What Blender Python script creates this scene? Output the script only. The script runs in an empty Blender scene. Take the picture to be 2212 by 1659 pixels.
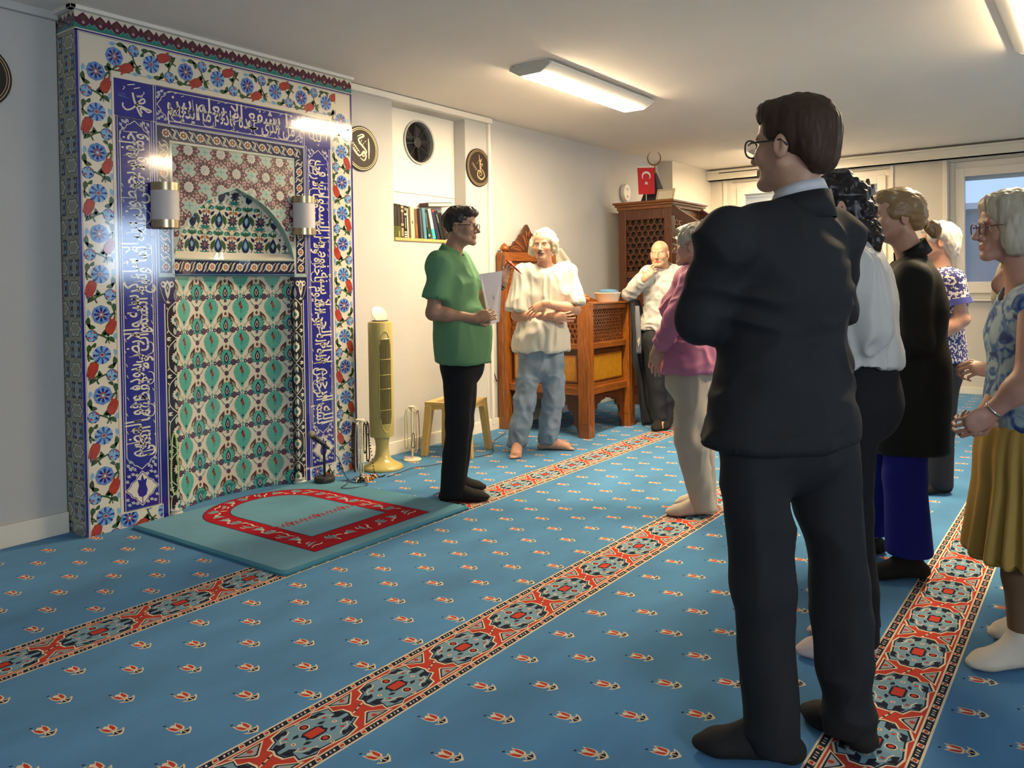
import bpy, bmesh, math, random
import numpy as np
from mathutils import Vector, Matrix

# ---------------------------------------------------------------- camera, world, light, exposure
SC = bpy.context.scene
COL = SC.collection
SC.view_settings.view_transform = 'Standard'
SC.view_settings.look = 'None'
SC.view_settings.gamma = 1.0
SC.view_settings.use_curve_mapping = False
SC.view_settings.exposure = 0.55
FPX, PPY, YAW, PITCH, ROLL = 1741.08, 643.42, 0.9350, 0.0153, -0.0151
CAM = np.array([0.0, 0.0, 1.3])


def _cam_axes():
    cy, sy = math.cos(YAW), math.sin(YAW)
    f = np.array([sy, cy, 0.]); r = np.array([cy, -sy, 0.]); u = np.array([0, 0, 1.])
    cp, sp = math.cos(PITCH), math.sin(PITCH)
    f2 = f * cp - u * sp; u2 = u * cp + f * sp
    cr, sr = math.cos(ROLL), math.sin(ROLL)
    return r * cr + u2 * sr, -r * sr + u2 * cr, f2


CR, CU, CF = _cam_axes()
cam = bpy.data.cameras.new('camera')
cam.sensor_fit = 'HORIZONTAL'; cam.sensor_width = 36.0
cam.lens = FPX / 2212 * 36.0
cam.shift_y = (PPY - 829.5) / 2212
cam.clip_start = 0.05
camo = bpy.data.objects.new('camera', cam)
M = Matrix.Identity(4)
for i in range(3):
    M[i][0], M[i][1], M[i][2], M[i][3] = CR[i], CU[i], -CF[i], CAM[i]
camo.matrix_world = M
COL.objects.link(camo); SC.camera = camo

world = bpy.data.worlds.new('world'); SC.world = world
world.use_nodes = True
world.node_tree.nodes['Background'].inputs[0].default_value = (0.42, 0.62, 1.0, 1)
world.node_tree.nodes['Background'].inputs[1].default_value = 0.9
LAMP_POWER = 125.0             # emission strength of the fluorescent tubes that are switched on
LAMP_COLOR = (1.0, 0.77, 0.48)
DAY_FILL_POWER = 75.0              # power of the daylight lamp and the added near fill, both behind the camera


def area_light(name, loc, target, sx, sy, power, color):
    l = bpy.data.lights.new(name, 'AREA'); l.shape = 'RECTANGLE'; l.size = sx; l.size_y = sy
    l.energy = power; l.color = color
    o = bpy.data.objects.new(name, l); COL.objects.link(o)
    o.location = loc
    o.rotation_euler = (Vector(target) - Vector(loc)).to_track_quat('-Z', 'Y').to_euler()
    return o


area_light('fill_near', (-0.75, -3.6, 1.9), (-0.3, 4.0, 1.0), 2.2, 1.3, DAY_FILL_POWER, (0.80, 0.90, 1.0))  # added fill lamp outside an unseen opening behind the camera
area_light('daylight_far', (6.6, -3.6, 1.95), (6.0, 4.0, 1.0), 1.1, 0.9, DAY_FILL_POWER * 0.4, (0.62, 0.80, 1.0))

# ---------------------------------------------------------------- helpers
def s2l(c):
    return tuple((x / 12.92 if x <= 0.04045 else ((x + 0.055) / 1.055) ** 2.4) for x in c)


def rgb(r, g, b):
    return s2l((r / 255, g / 255, b / 255))


MATS = {}


def mat(name, col, rough=0.6, metal=0.0, bump=0.0, bscale=200.0, var=0.0, vscale=8.0, coat=0.0, spec=0.5, sheen=0.0, stretch=None, sub=0.0):
    """principled material with optional procedural colour variation and bump"""
    if name in MATS:
        return MATS[name]
    m = bpy.data.materials.new(name); m.use_nodes = True
    nt = m.node_tree; p = nt.nodes['Principled BSDF']
    p.inputs['Base Color'].default_value = (*col, 1)
    p.inputs['Roughness'].default_value = rough
    p.inputs['Metallic'].default_value = metal
    p.inputs['Specular IOR Level'].default_value = spec
    if coat: p.inputs['Coat Weight'].default_value = coat; p.inputs['Coat Roughness'].default_value = 0.08
    if sheen:
        p.inputs['Sheen Weight'].default_value = sheen; p.inputs['Sheen Roughness'].default_value = 0.5
    if sub:
        p.inputs['Subsurface Weight'].default_value = sub
        p.inputs['Subsurface Radius'].default_value = (0.012, 0.005, 0.003)
    if bump or var:
        tc = nt.nodes.new('ShaderNodeTexCoord'); src = tc.outputs['Object']
        if stretch:
            mp = nt.nodes.new('ShaderNodeMapping'); mp.inputs['Scale'].default_value = stretch
            nt.links.new(src, mp.inputs['Vector']); src = mp.outputs['Vector']
    if var:
        n = nt.nodes.new('ShaderNodeTexNoise'); n.inputs['Scale'].default_value = vscale; n.inputs['Detail'].default_value = 5
        nt.links.new(src, n.inputs['Vector'])
        mr = nt.nodes.new('ShaderNodeMapRange'); mr.inputs['From Min'].default_value = 0.3; mr.inputs['From Max'].default_value = 0.7
        mr.inputs['To Min'].default_value = 1 - var; mr.inputs['To Max'].default_value = 1 + var
        nt.links.new(n.outputs['Fac'], mr.inputs['Value'])
        mx = nt.nodes.new('ShaderNodeVectorMath'); mx.operation = 'SCALE'
        mx.inputs[0].default_value = col
        nt.links.new(mr.outputs['Result'], mx.inputs['Scale'])
        nt.links.new(mx.outputs['Vector'], p.inputs['Base Color'])
    if bump:
        n2 = nt.nodes.new('ShaderNodeTexNoise'); n2.inputs['Scale'].default_value = bscale; n2.inputs['Detail'].default_value = 3
        nt.links.new(src, n2.inputs['Vector'])
        b = nt.nodes.new('ShaderNodeBump'); b.inputs['Strength'].default_value = bump; b.inputs['Distance'].default_value = 0.004
        nt.links.new(n2.outputs['Fac'], b.inputs['Height']); nt.links.new(b.outputs['Normal'], p.inputs['Normal'])
    MATS[name] = m
    return m


def emit_mat(name, col, strength):
    if name in MATS: return MATS[name]
    m = bpy.data.materials.new(name); m.use_nodes = True
    p = m.node_tree.nodes['Principled BSDF']
    p.inputs['Base Color'].default_value = (0.8, 0.8, 0.8, 1)
    p.inputs['Emission Color'].default_value = (*col, 1); p.inputs['Emission Strength'].default_value = strength
    MATS[name] = m
    return m


def wood_mat(name, c1, c2, rough=0.35, axis='Z', scale=14.0):
    if name in MATS: return MATS[name]
    m = bpy.data.materials.new(name); m.use_nodes = True
    nt = m.node_tree; p = nt.nodes['Principled BSDF']; p.inputs['Roughness'].default_value = rough
    p.inputs['Coat Weight'].default_value = 0.25; p.inputs['Coat Roughness'].default_value = 0.2
    tc = nt.nodes.new('ShaderNodeTexCoord'); mp = nt.nodes.new('ShaderNodeMapping')
    sc = {'X': (0.6, 6, 6), 'Y': (6, 0.6, 6), 'Z': (6, 6, 0.6)}[axis]
    mp.inputs['Scale'].default_value = sc
    nt.links.new(tc.outputs['Object'], mp.inputs['Vector'])
    n = nt.nodes.new('ShaderNodeTexNoise'); n.inputs['Scale'].default_value = scale; n.inputs['Detail'].default_value = 6; n.inputs['Distortion'].default_value = 0.6
    nt.links.new(mp.outputs['Vector'], n.inputs['Vector'])
    cr = nt.nodes.new('ShaderNodeValToRGB')
    cr.color_ramp.elements[0].position = 0.32; cr.color_ramp.elements[0].color = (*c1, 1)
    cr.color_ramp.elements[1].position = 0.7; cr.color_ramp.elements[1].color = (*c2, 1)
    nt.links.new(n.outputs['Fac'], cr.inputs['Fac']); nt.links.new(cr.outputs['Color'], p.inputs['Base Color'])
    b = nt.nodes.new('ShaderNodeBump'); b.inputs['Strength'].default_value = 0.15; b.inputs['Distance'].default_value = 0.002
    nt.links.new(n.outputs['Fac'], b.inputs['Height']); nt.links.new(b.outputs['Normal'], p.inputs['Normal'])
    MATS[name] = m
    return m


def wmat(o):
    if o.parent is None: return o.matrix_basis.copy()
    return wmat(o.parent) @ o.matrix_parent_inverse @ o.matrix_basis


def link(name, me, parent=None, smooth=False, world=False):
    """world=True: the mesh is given in room coordinates and stays there"""
    o = bpy.data.objects.new(name, me); COL.objects.link(o)
    if parent is not None:
        o.parent = parent
        o.matrix_parent_inverse = wmat(parent).inverted() if world else Matrix.Identity(4)
    if smooth:
        me.polygons.foreach_set('use_smooth', [True] * len(me.polygons))
    return o


def tag(o, label, cat, group=None, kind=None):
    if label: o['label'] = label
    if cat: o['category'] = cat
    if group: o['group'] = group
    if kind: o['kind'] = kind
    return o


def thing(name, label, cat, loc=(0, 0, 0), rotz=0.0, group=None):
    o = bpy.data.objects.new(name, None); COL.objects.link(o)
    o.location = loc; o.rotation_euler = (0, 0, rotz); o.empty_display_size = 0.1
    return tag(o, label, cat, group)


def part_label(o, label):
    o['label'] = label
    return o


class MB:
    """collects shapes into one mesh with several materials"""

    def __init__(self):
        self.v = []; self.f = []; self.mi = []; self.ms = []

    def m(self, material):
        if material not in self.ms: self.ms.append(material)
        return self.ms.index(material)

    def raw(self, vs, fs, material):
        b = len(self.v); k = self.m(material)
        self.v.extend([tuple(p) for p in vs])
        for f in fs:
            self.f.append([b + i for i in f]); self.mi.append(k)
        return self

    def box(self, lo, hi, material, rot=None, piv=None):
        x0, y0, z0 = lo; x1, y1, z1 = hi
        vs = [(x0, y0, z0), (x1, y0, z0), (x1, y1, z0), (x0, y1, z0), (x0, y0, z1), (x1, y0, z1), (x1, y1, z1), (x0, y1, z1)]
        if rot is not None:
            R = Matrix.Rotation(rot[1], 4, rot[0]); pv = Vector(piv or ((x0 + x1) / 2, (y0 + y1) / 2, (z0 + z1) / 2))
            vs = [tuple(R @ (Vector(p) - pv) + pv) for p in vs]
        return self.raw(vs, [(0, 3, 2, 1), (4, 5, 6, 7), (0, 1, 5, 4), (1, 2, 6, 5), (2, 3, 7, 6), (3, 0, 4, 7)], material)

    def bar(self, a, b, w, h, material, up=(0, 0, 1)):
        a = Vector(a); b = Vector(b); d = (b - a).normalized(); u = Vector(up)
        s = d.cross(u)
        if s.length < 1e-4: s = d.cross(Vector((1, 0, 0)))
        s.normalize(); u = s.cross(d).normalized()
        vs = []
        for p in (a, b):
            for q in ((-1, -1), (1, -1), (1, 1), (-1, 1)):
                vs.append(tuple(p + s * q[0] * w / 2 + u * q[1] * h / 2))
        return self.raw(vs, [(3, 2, 1, 0), (4, 5, 6, 7), (0, 1, 5, 4), (1, 2, 6, 5), (2, 3, 7, 6), (3, 0, 4, 7)], material)

    def tube(self, pts, r, material, n=8, caps=True):
        pts = [Vector(p) for p in pts]; rs = r if isinstance(r, (list, tuple)) else [r] * len(pts)
        vs = []; prev = None
        for i, p in enumerate(pts):
            d = (pts[min(i + 1, len(pts) - 1)] - pts[max(i - 1, 0)])
            if d.length < 1e-9: d = Vector((0, 0, 1))
            d.normalize()
            if prev is None:
                s = d.cross(Vector((0, 0, 1)))
                if s.length < 1e-3: s = d.cross(Vector((1, 0, 0)))
            else:
                s = prev - d * prev.dot(d)
                if s.length < 1e-4: s = d.cross(Vector((1, 0, 0)))
            s.normalize(); prev = s; t = d.cross(s)
            for k in range(n):
                a = 2 * math.pi * k / n
                vs.append(tuple(p + (s * math.cos(a) + t * math.sin(a)) * rs[i]))
        fs = []
        for i in range(len(pts) - 1):
            for k in range(n):
                k2 = (k + 1) % n
                fs.append((i * n + k, i * n + k2, (i + 1) * n + k2, (i + 1) * n + k))
        if caps:
            fs.append(tuple(range(n - 1, -1, -1))); fs.append(tuple((len(pts) - 1) * n + k for k in range(n)))
        return self.raw(vs, fs, material)

    def lathe(self, prof, material, c=(0, 0, 0), n=24, sx=1.0, sy=1.0, rot=0.0):
        vs = []
        for r, z in prof:
            for k in range(n):
                a = 2 * math.pi * k / n
                x, y = r * math.cos(a) * sx, r * math.sin(a) * sy
                vs.append((c[0] + x * math.cos(rot) - y * math.sin(rot), c[1] + x * math.sin(rot) + y * math.cos(rot), c[2] + z))
        fs = []
        for i in range(len(prof) - 1):
            for k in range(n):
                k2 = (k + 1) % n
                fs.append((i * n + k, i * n + k2, (i + 1) * n + k2, (i + 1) * n + k))
        fs.append(tuple(range(n - 1, -1, -1))); fs.append(tuple((len(prof) - 1) * n + k for k in range(n)))
        return self.raw(vs, fs, material)

    def ball(self, c, r, material, n=10, m=6, s=(1, 1, 1)):
        prof = [(math.sin(math.pi * i / m), -math.cos(math.pi * i / m)) for i in range(m + 1)]
        vs = []
        for q, z in prof[1:-1]:
            for k in range(n):
                a = 2 * math.pi * k / n
                vs.append((c[0] + r * s[0] * q * math.cos(a), c[1] + r * s[1] * q * math.sin(a), c[2] + r * s[2] * z))
        fs = []
        for i in range(m - 2):
            for k in range(n):
                k2 = (k + 1) % n
                fs.append((i * n + k, i * n + k2, (i + 1) * n + k2, (i + 1) * n + k))
        b = len(vs); vs.append((c[0], c[1], c[2] - r * s[2])); vs.append((c[0], c[1], c[2] + r * s[2]))
        for k in range(n):
            fs.append((b, (k + 1) % n, k)); fs.append((b + 1, (m - 2) * n + k, (m - 2) * n + (k + 1) % n))
        return self.raw(vs, fs, material)

    def prism(self, poly, O, U, V, N, t, material):
        """outline poly (u,v) extruded from O along N by t"""
        O, U, V, N = Vector(O), Vector(U), Vector(V), Vector(N); n = len(poly)
        vs = [tuple(O + U * a + V * b) for a, b in poly] + [tuple(O + U * a + V * b + N * t) for a, b in poly]
        fs = [tuple(range(n)), tuple(range(2 * n - 1, n - 1, -1))] + [(i, n + i, n + (i + 1) % n, (i + 1) % n) for i in range(n)]
        return self.raw(vs, fs, material)

    def build(self, name, parent=None, smooth=False, bevel=0.0, recalc=True, sharp=None, world=False):
        me = bpy.data.meshes.new(name)
        me.from_pydata(self.v, [], self.f)
        for k in self.ms: me.materials.append(k)
        me.polygons.foreach_set('material_index', self.mi)
        me.update()
        if recalc:
            bm = bmesh.new(); bm.from_mesh(me)
            bmesh.ops.recalc_face_normals(bm, faces=bm.faces); bm.to_mesh(me); bm.free()
        o = link(name, me, parent, smooth, world)
        if smooth and sharp:
            me.set_sharp_from_angle(angle=math.radians(sharp))
        if bevel:
            b = o.modifiers.new('bevel', 'BEVEL'); b.width = bevel; b.segments = 2; b.limit_method = 'ANGLE'; b.angle_limit = math.radians(40)
        return o


# ---- flat decoration printed / woven / glazed on a surface
EPS = 0.00025


def clip_poly(pts, r):
    for ax, val, sg in ((0, r[0], 1), (0, r[2], -1), (1, r[1], 1), (1, r[3], -1)):
        out = []
        for i in range(len(pts)):
            a, b = pts[i - 1], pts[i]
            ia, ib = (a[ax] - val) * sg >= 0, (b[ax] - val) * sg >= 0
            if ia != ib:
                t = (val - a[ax]) / (b[ax] - a[ax])
                out.append((a[0] + (b[0] - a[0]) * t, a[1] + (b[1] - a[1]) * t))
            if ib: out.append(b)
        pts = out
        if len(pts) < 3: return []
    return pts


class Paint(MB):
    def __init__(self, O, U, V, N):
        super().__init__()
        self.O, self.U, self.V, self.N = [np.array(q, float) for q in (O, U, V, N)]
        self.clip = None; self.T = None; self.warp = None

    def P(self, u, v, l):
        return tuple(self.O + self.U * u + self.V * v + self.N * (l * EPS))

    def poly(self, pts, material, l=1):
        if self.T is not None: pts = [self.T(p) for p in pts]
        if self.clip: pts = clip_poly(list(pts), self.clip)
        if len(pts) < 3: return
        if self.warp:
            self.raw([self.warp(u, v, l) for u, v in pts], [tuple(range(len(pts)))], material)
        else:
            self.raw([self.P(u, v, l) for u, v in pts], [tuple(range(len(pts)))], material)

    def rect(self, u0, v0, u1, v1, material, l=1):
        self.poly([(u0, v0), (u1, v0), (u1, v1), (u0, v1)], material, l)

    def frame(self, u0, v0, u1, v1, w, material, l=1):
        self.rect(u0, v0, u1, v0 + w, material, l); self.rect(u0, v1 - w, u1, v1, material, l)
        self.rect(u0, v0 + w, u0 + w, v1 - w, material, l); self.rect(u1 - w, v0 + w, u1, v1 - w, material, l)

    def disc(self, u, v, r, material, l=1, n=12, ry=None, rot=0.0):
        ry = ry or r; c, s = math.cos(rot), math.sin(rot)
        self.poly([(u + r * math.cos(t) * c - ry * math.sin(t) * s, v + r * math.cos(t) * s + ry * math.sin(t) * c) for t in [2 * math.pi * k / n for k in range(n)]], material, l)

    def stroke(self, pts, w, material, l=1, taper=None):
        n = len(pts); ws = [w] * n
        if taper == 'both': ws = [w * (0.25 + 0.75 * math.sin(math.pi * i / (n - 1))) for i in range(n)]
        elif taper == 'end': ws = [w * (1 - 0.8 * i / (n - 1)) for i in range(n)]
        L = []; R = []
        for i in range(n):
            a, b = pts[max(i - 1, 0)], pts[min(i + 1, n - 1)]
            dx, dy = b[0] - a[0], b[1] - a[1]; d = math.hypot(dx, dy) or 1e-9
            nx, ny = -dy / d * ws[i] / 2, dx / d * ws[i] / 2
            L.append((pts[i][0] + nx, pts[i][1] + ny)); R.append((pts[i][0] - nx, pts[i][1] - ny))
        for i in range(n - 1):
            self.poly([L[i], L[i + 1], R[i + 1], R[i]], material, l)

    def leaf(self, p0, p1, w, material, l=1, bend=0.0, n=6):
        (x0, y0), (x1, y1) = p0, p1
        dx, dy = x1 - x0, y1 - y0; nx, ny = -dy, dx
        d = math.hypot(dx, dy) or 1e-9; nx /= d; ny /= d
        A = []; B = []
        for i in range(n + 1):
            t = i / n; h = math.sin(math.pi * min(1, t ** 0.8)) * w / 2; c = math.sin(math.pi * t) * bend
            x, y = x0 + dx * t + nx * c, y0 + dy * t + ny * c
            A.append((x + nx * h, y + ny * h)); B.append((x - nx * h, y - ny * h))
        self.poly(A + B[-2:0:-1], material, l)

    def place(self, u, v, rot=0.0, sc=1.0, fx=1.0):
        c, s = math.cos(rot) * sc, math.sin(rot) * sc
        self.T = lambda p: (u + p[0] * fx * c - p[1] * s, v + p[0] * fx * s + p[1] * c)
        return self

    def done(self):
        self.T = None; return self


def spline(pts, n=6, closed=False):
    """Catmull-Rom through 2D or 3D points"""
    out = []; N = len(pts); P = [np.array(p, float) for p in pts]
    rng = range(N if closed else N - 1)
    for i in rng:
        p0, p1, p2, p3 = (P[(i - 1) % N], P[i], P[(i + 1) % N], P[(i + 2) % N]) if closed else (P[max(i - 1, 0)], P[i], P[i + 1], P[min(i + 2, N - 1)])
        for k in range(n):
            t = k / n
            out.append(tuple(0.5 * ((2 * p1) + (-p0 + p2) * t + (2 * p0 - 5 * p1 + 4 * p2 - p3) * t * t + (-p0 + 3 * p1 - 3 * p2 + p3) * t ** 3)))
    if not closed: out.append(tuple(P[-1]))
    return out


# ---- Arabic lettering
_AR = {}
for ch, base, n in [('ء', 0xFE80, 1), ('آ', 0xFE81, 2), ('أ', 0xFE83, 2), ('ؤ', 0xFE85, 2), ('إ', 0xFE87, 2), ('ئ', 0xFE89, 4), ('ا', 0xFE8D, 2), ('ب', 0xFE8F, 4), ('ة', 0xFE93, 2), ('ت', 0xFE95, 4), ('ث', 0xFE99, 4), ('ج', 0xFE9D, 4), ('ح', 0xFEA1, 4), ('خ', 0xFEA5, 4), ('د', 0xFEA9, 2), ('ذ', 0xFEAB, 2), ('ر', 0xFEAD, 2), ('ز', 0xFEAF, 2), ('س', 0xFEB1, 4), ('ش', 0xFEB5, 4), ('ص', 0xFEB9, 4), ('ض', 0xFEBD, 4), ('ط', 0xFEC1, 4), ('ظ', 0xFEC5, 4), ('ع', 0xFEC9, 4), ('غ', 0xFECD, 4), ('ف', 0xFED1, 4), ('ق', 0xFED5, 4), ('ك', 0xFED9, 4), ('ل', 0xFEDD, 4), ('م', 0xFEE1, 4), ('ن', 0xFEE5, 4), ('ه', 0xFEE9, 4), ('و', 0xFEED, 2), ('ى', 0xFEEF, 2), ('ي', 0xFEF1, 4), ('ﻻ', 0xFEFB, 2)]:
    _AR[ch] = (base, n)


def shape_arabic(word):
    word = word.replace('لا', 'ﻻ'); out = []
    for i, c in enumerate(word):
        if c not in _AR: out.append(c); continue
        base, n = _AR[c]
        pj = i > 0 and word[i - 1] in _AR and _AR[word[i - 1]][1] == 4
        nj = i < len(word) - 1 and word[i + 1] in _AR and n == 4 and _AR[word[i + 1]][1] >= 2
        if n == 1: out.append(chr(base))
        elif pj and nj: out.append(chr(base + 3))
        elif nj: out.append(chr(base + 2))
        elif pj: out.append(chr(base + 1))
        else: out.append(chr(base))
    return ''.join(reversed(out))


def text_mesh(s, res=2):
    c = bpy.data.curves.new('t', 'FONT'); c.body = s; c.resolution_u = res; c.offset = 0.012
    o = bpy.data.objects.new('t', c); COL.objects.link(o)
    dg = bpy.context.evaluated_depsgraph_get(); dg.update()
    me = bpy.data.meshes.new_from_object(o.evaluated_get(dg))
    vs = [(v.co.x, v.co.y) for v in me.vertices]; fs = [tuple(p.vertices) for p in me.polygons]
    bpy.data.objects.remove(o); bpy.data.curves.remove(c); bpy.data.meshes.remove(me)
    return vs, fs

# ---------------------------------------------------------------- the room
XW, ZC, YB = 10.35, 2.80, 4.47          # window wall, ceiling height, wall beside the prayer niche
YL = 4.54                               # wall left of the prayer niche
m_wall = mat('wall_paint', (0.54, 0.53, 0.505), 0.85, bump=0.35, bscale=90, var=0.03, vscale=2)
m_wallw = mat('window_wall_paint', (0.66, 0.60, 0.50), 0.85, bump=0.15, bscale=60, var=0.02, vscale=2)
m_ceil = mat('ceiling_paint', (0.86, 0.80, 0.73), 0.9, bump=0.2, bscale=120, var=0.02, vscale=1.5)
m_white = mat('white_plastic', (0.80, 0.77, 0.70), 0.45)
m_trim = mat('trim_paint', (0.80, 0.74, 0.62), 0.5)
m_frame = mat('window_frame_white', (0.80, 0.74, 0.64), 0.35)


def struct(mb, name, **k):
    return tag(mb.build(name, **k), None, None, kind='structure')


w = MB()
w.box((-2.2, YL, 0), (2.06, YL + 0.3, ZC), m_wall)
w.box((3.99, YB, 0), (4.52, YB + 0.3, ZC), m_wall)
w.box((4.52, YB, 0), (5.405, YB + 0.3, 1.665), m_wall)
w.box((4.52, YB, 2.745), (5.405, YB + 0.3, ZC), m_wall)
w.box((5.405, YB, 0), (9.17, YB + 0.3, ZC), m_wall)
w.box((9.17, 4.29, 0), (XW + 0.3, YB + 0.3, ZC), m_wallw)
w.box((4.52, YB + 0.195, 1.665), (5.405, YB + 0.3, 2.745), m_white)
w.box((2.06, 4.63, 0), (3.99, 4.84, ZC), m_wall)
struct(w, 'wall_back')

# window wall with two openings
WIN = [(-0.45, 1.44), (2.06, 4.0)]; WZ0, WZ1 = 1.075, 2.625
w = MB()
w.box((XW, -3.5, 0), (XW + 0.3, 4.3, WZ0), m_wallw); w.box((XW, -3.5, WZ1), (XW + 0.3, 4.3, ZC), m_wallw)
w.box((XW, -3.5, WZ0), (XW + 0.3, WIN[0][0], WZ1), m_wallw); w.box((XW, WIN[0][1], WZ0), (XW + 0.3, WIN[1][0], WZ1), m_wallw)
w.box((XW, WIN[1][1], WZ0), (XW + 0.3, 4.3, WZ1), m_wallw)
struct(w, 'wall_right')
w = MB().box((-2.5, -3.5, 0), (-2.2, YL + 0.3, ZC), m_wall); struct(w, 'wall_left')
# wall behind the camera: far daylight window, near opening added for fill
w = MB()
w.box((-2.5, -3.5, 0), (XW + 0.3, -3.2, 1.15), m_wall); w.box((-2.5, -3.5, 2.55), (XW + 0.3, -3.2, ZC), m_wall)
for a, b in ((-2.5, -1.9), (0.4, 6.0), (7.15, XW + 0.3)): w.box((a, -3.5, 1.15), (b, -3.2, 2.55), m_wall)
w.box((6.0, -3.5, 1.15), (7.15, -3.2, 1.5), m_wall)
struct(w, 'wall_front')
struct(MB().box((-2.5, -3.5, ZC), (XW + 0.6, YL + 0.4, ZC + 0.2), m_ceil), 'ceiling')

m_glass = bpy.data.materials.new('window_glass'); m_glass.use_nodes = True
_nt = m_glass.node_tree; _p = _nt.nodes['Principled BSDF']; _p.inputs['Roughness'].default_value = 0.02
_p.inputs['Base Color'].default_value = (0.75, 0.85, 0.95, 1); _p.inputs['Alpha'].default_value = 0.12
m_shut = mat('shutter_grey', (0.42, 0.48, 0.52), 0.6)
m_ext = mat('outside_concrete', (0.34, 0.40, 0.48), 0.9, var=0.25, vscale=1.2)
m_handle = mat('window_handle_metal', (0.7, 0.7, 0.7), 0.3, 0.8)


def window(n, y0, y1, shutter):
    f = MB()
    xo, xi = XW + 0.07, XW + 0.15     # frame sits back in the opening
    z0, z1 = WZ0, WZ1
    for a, b, c, d in ((y0, y0 + 0.055, z0, z1), (y1 - 0.055, y1, z0, z1), (y0 + 0.055, y1 - 0.055, z1 - 0.075, z1), (y0 + 0.055, y1 - 0.055, z0, z0 + 0.06)):
        f.box((xo, a, c), (xi, b, d), m_frame)
    fr = struct(f, 'window_%d' % n, bevel=0.004)
    ym = (y0 + y1) / 2
    for a, b in ((y0 + 0.055, ym), (ym, y1 - 0.055)):
        s = MB(); zz0, zz1 = z0 + 0.06, z1 - 0.075; t = 0.095
        s.box((xo - 0.02, a, zz0), (xi - 0.02, a + t, zz1), m_frame); s.box((xo - 0.02, b - t, zz0), (xi - 0.02, b, zz1), m_frame)
        s.box((xo - 0.02, a + t, zz0), (xi - 0.02, b - t, zz0 + t * 1.35), m_frame); s.box((xo - 0.02, a + t, zz1 - t), (xi - 0.02, b - t, zz1), m_frame)
        so = s.build('sash', fr, bevel=0.004)
        MB().box((xo + 0.005, a + t - 0.01, zz0 + t * 1.35 - 0.01), (xo + 0.015, b - t + 0.01, zz1 - t + 0.01), m_glass).build('pane', so)
    h = MB(); h.box((xo - 0.045, ym - 0.012, 1.75), (xo - 0.02, ym + 0.012, 1.81), m_handle); h.bar((xo - 0.05, ym, 1.79), (xo - 0.05, ym, 1.68), 0.018, 0.012, m_handle)
    h.build('handle', fr, bevel=0.002)
    si = MB().box((XW - 0.05, y0 - 0.04, z0 - 0.028), (XW + 0.07, y1 + 0.04, z0), m_frame); si.build('sill', fr, bevel=0.004)
    if shutter:
        sh = MB()
        for k in range(38):
            zz = z0 + 0.05 + k * 0.04
            sh.box((xi + 0.10, y0, zz), (xi + 0.112, y1, zz + 0.036), m_shut)
        sh.build('roller_shutter', fr)
    else:
        MB().box((xi + 0.04, y0, z1 - 0.20), (xi + 0.12, y1, z1 - 0.02), m_shut).build('shutter_box', fr, bevel=0.004)
    return fr


window(1, *WIN[0], False); window(2, *WIN[1], True)
# light shaft outside the windows
ex = MB(); ex.box((12.3, -4, -0.5), (12.4, 6, 2.3), m_ext); ex.box((XW + 0.3, -4, 0.55), (12.3, 6, 0.6), m_ext)
ex.box((12.2, -4, 2.22), (12.3, 6, 2.30), mat('light_streak', (0.75, 0.78, 0.8), 0.5))  # pale bar stands in for a light streak reflected in the window
tag(ex.build('exterior_wall'), None, None, kind='structure')

# trims
m_slot = mat('dark_slot', (0.05, 0.04, 0.03), 0.6)
t = MB(); t.box((XW - 0.13, -3.2, 2.655), (XW, 4.29, 2.765), m_trim); t.box((XW - 0.15, -3.2, 2.75), (XW, 4.29, 2.775), m_trim); t.box((XW - 0.14, -3.2, 2.655), (XW, 4.29, 2.668), m_trim)
t.box((XW - 0.132, 2.7, 2.735), (XW - 0.128, 4.12, 2.747), m_slot)
struct(t, 'trim_1', bevel=0.003)
t = MB(); t.box((3.985, YB - 0.05, 2.748), (5.735, YB, 2.795), m_white); t.box((5.702, YB - 0.028, 0.05), (5.734, YB, 2.75), m_white); struct(t, 'trim_2', bevel=0.003)
t = MB(); t.box((-2.2, YL - 0.03, 2.755), (2.06, YL, 2.80), m_wall); t.box((2.03, 4.31, 2.778), (3.985, 4.36, 2.80), m_white); t.box((2.03, 4.31, 2.778), (2.06, YL, 2.80), m_white); struct(t, 'trim_3', bevel=0.003)
t = MB()
for y0, y1 in ((-0.5, -0.47), (1.455, 1.50), (2.02, 2.05), (4.06, 4.11)):
    t.box((XW - 0.012, y0, 0.4), (XW, y1, 2.655), m_frame)
struct(t, 'trim_4', bevel=0.002)
b = MB().box((-2.2, YL - 0.022, 0), (2.06, YL, 0.115), m_trim); struct(b, 'baseboard_left', bevel=0.003)
b = MB().box((3.99, YB - 0.022, 0), (5.80, YB, 0.10), m_trim); b.box((5.80, YB - 0.022, 0), (9.17, YB, 0.10), m_trim); struct(b, 'baseboard_back', bevel=0.003)
b = MB().box((XW - 0.02, -3.2, 0), (XW, 4.29, 0.075), m_trim); struct(b, 'baseboard_right', bevel=0.003)

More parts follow.
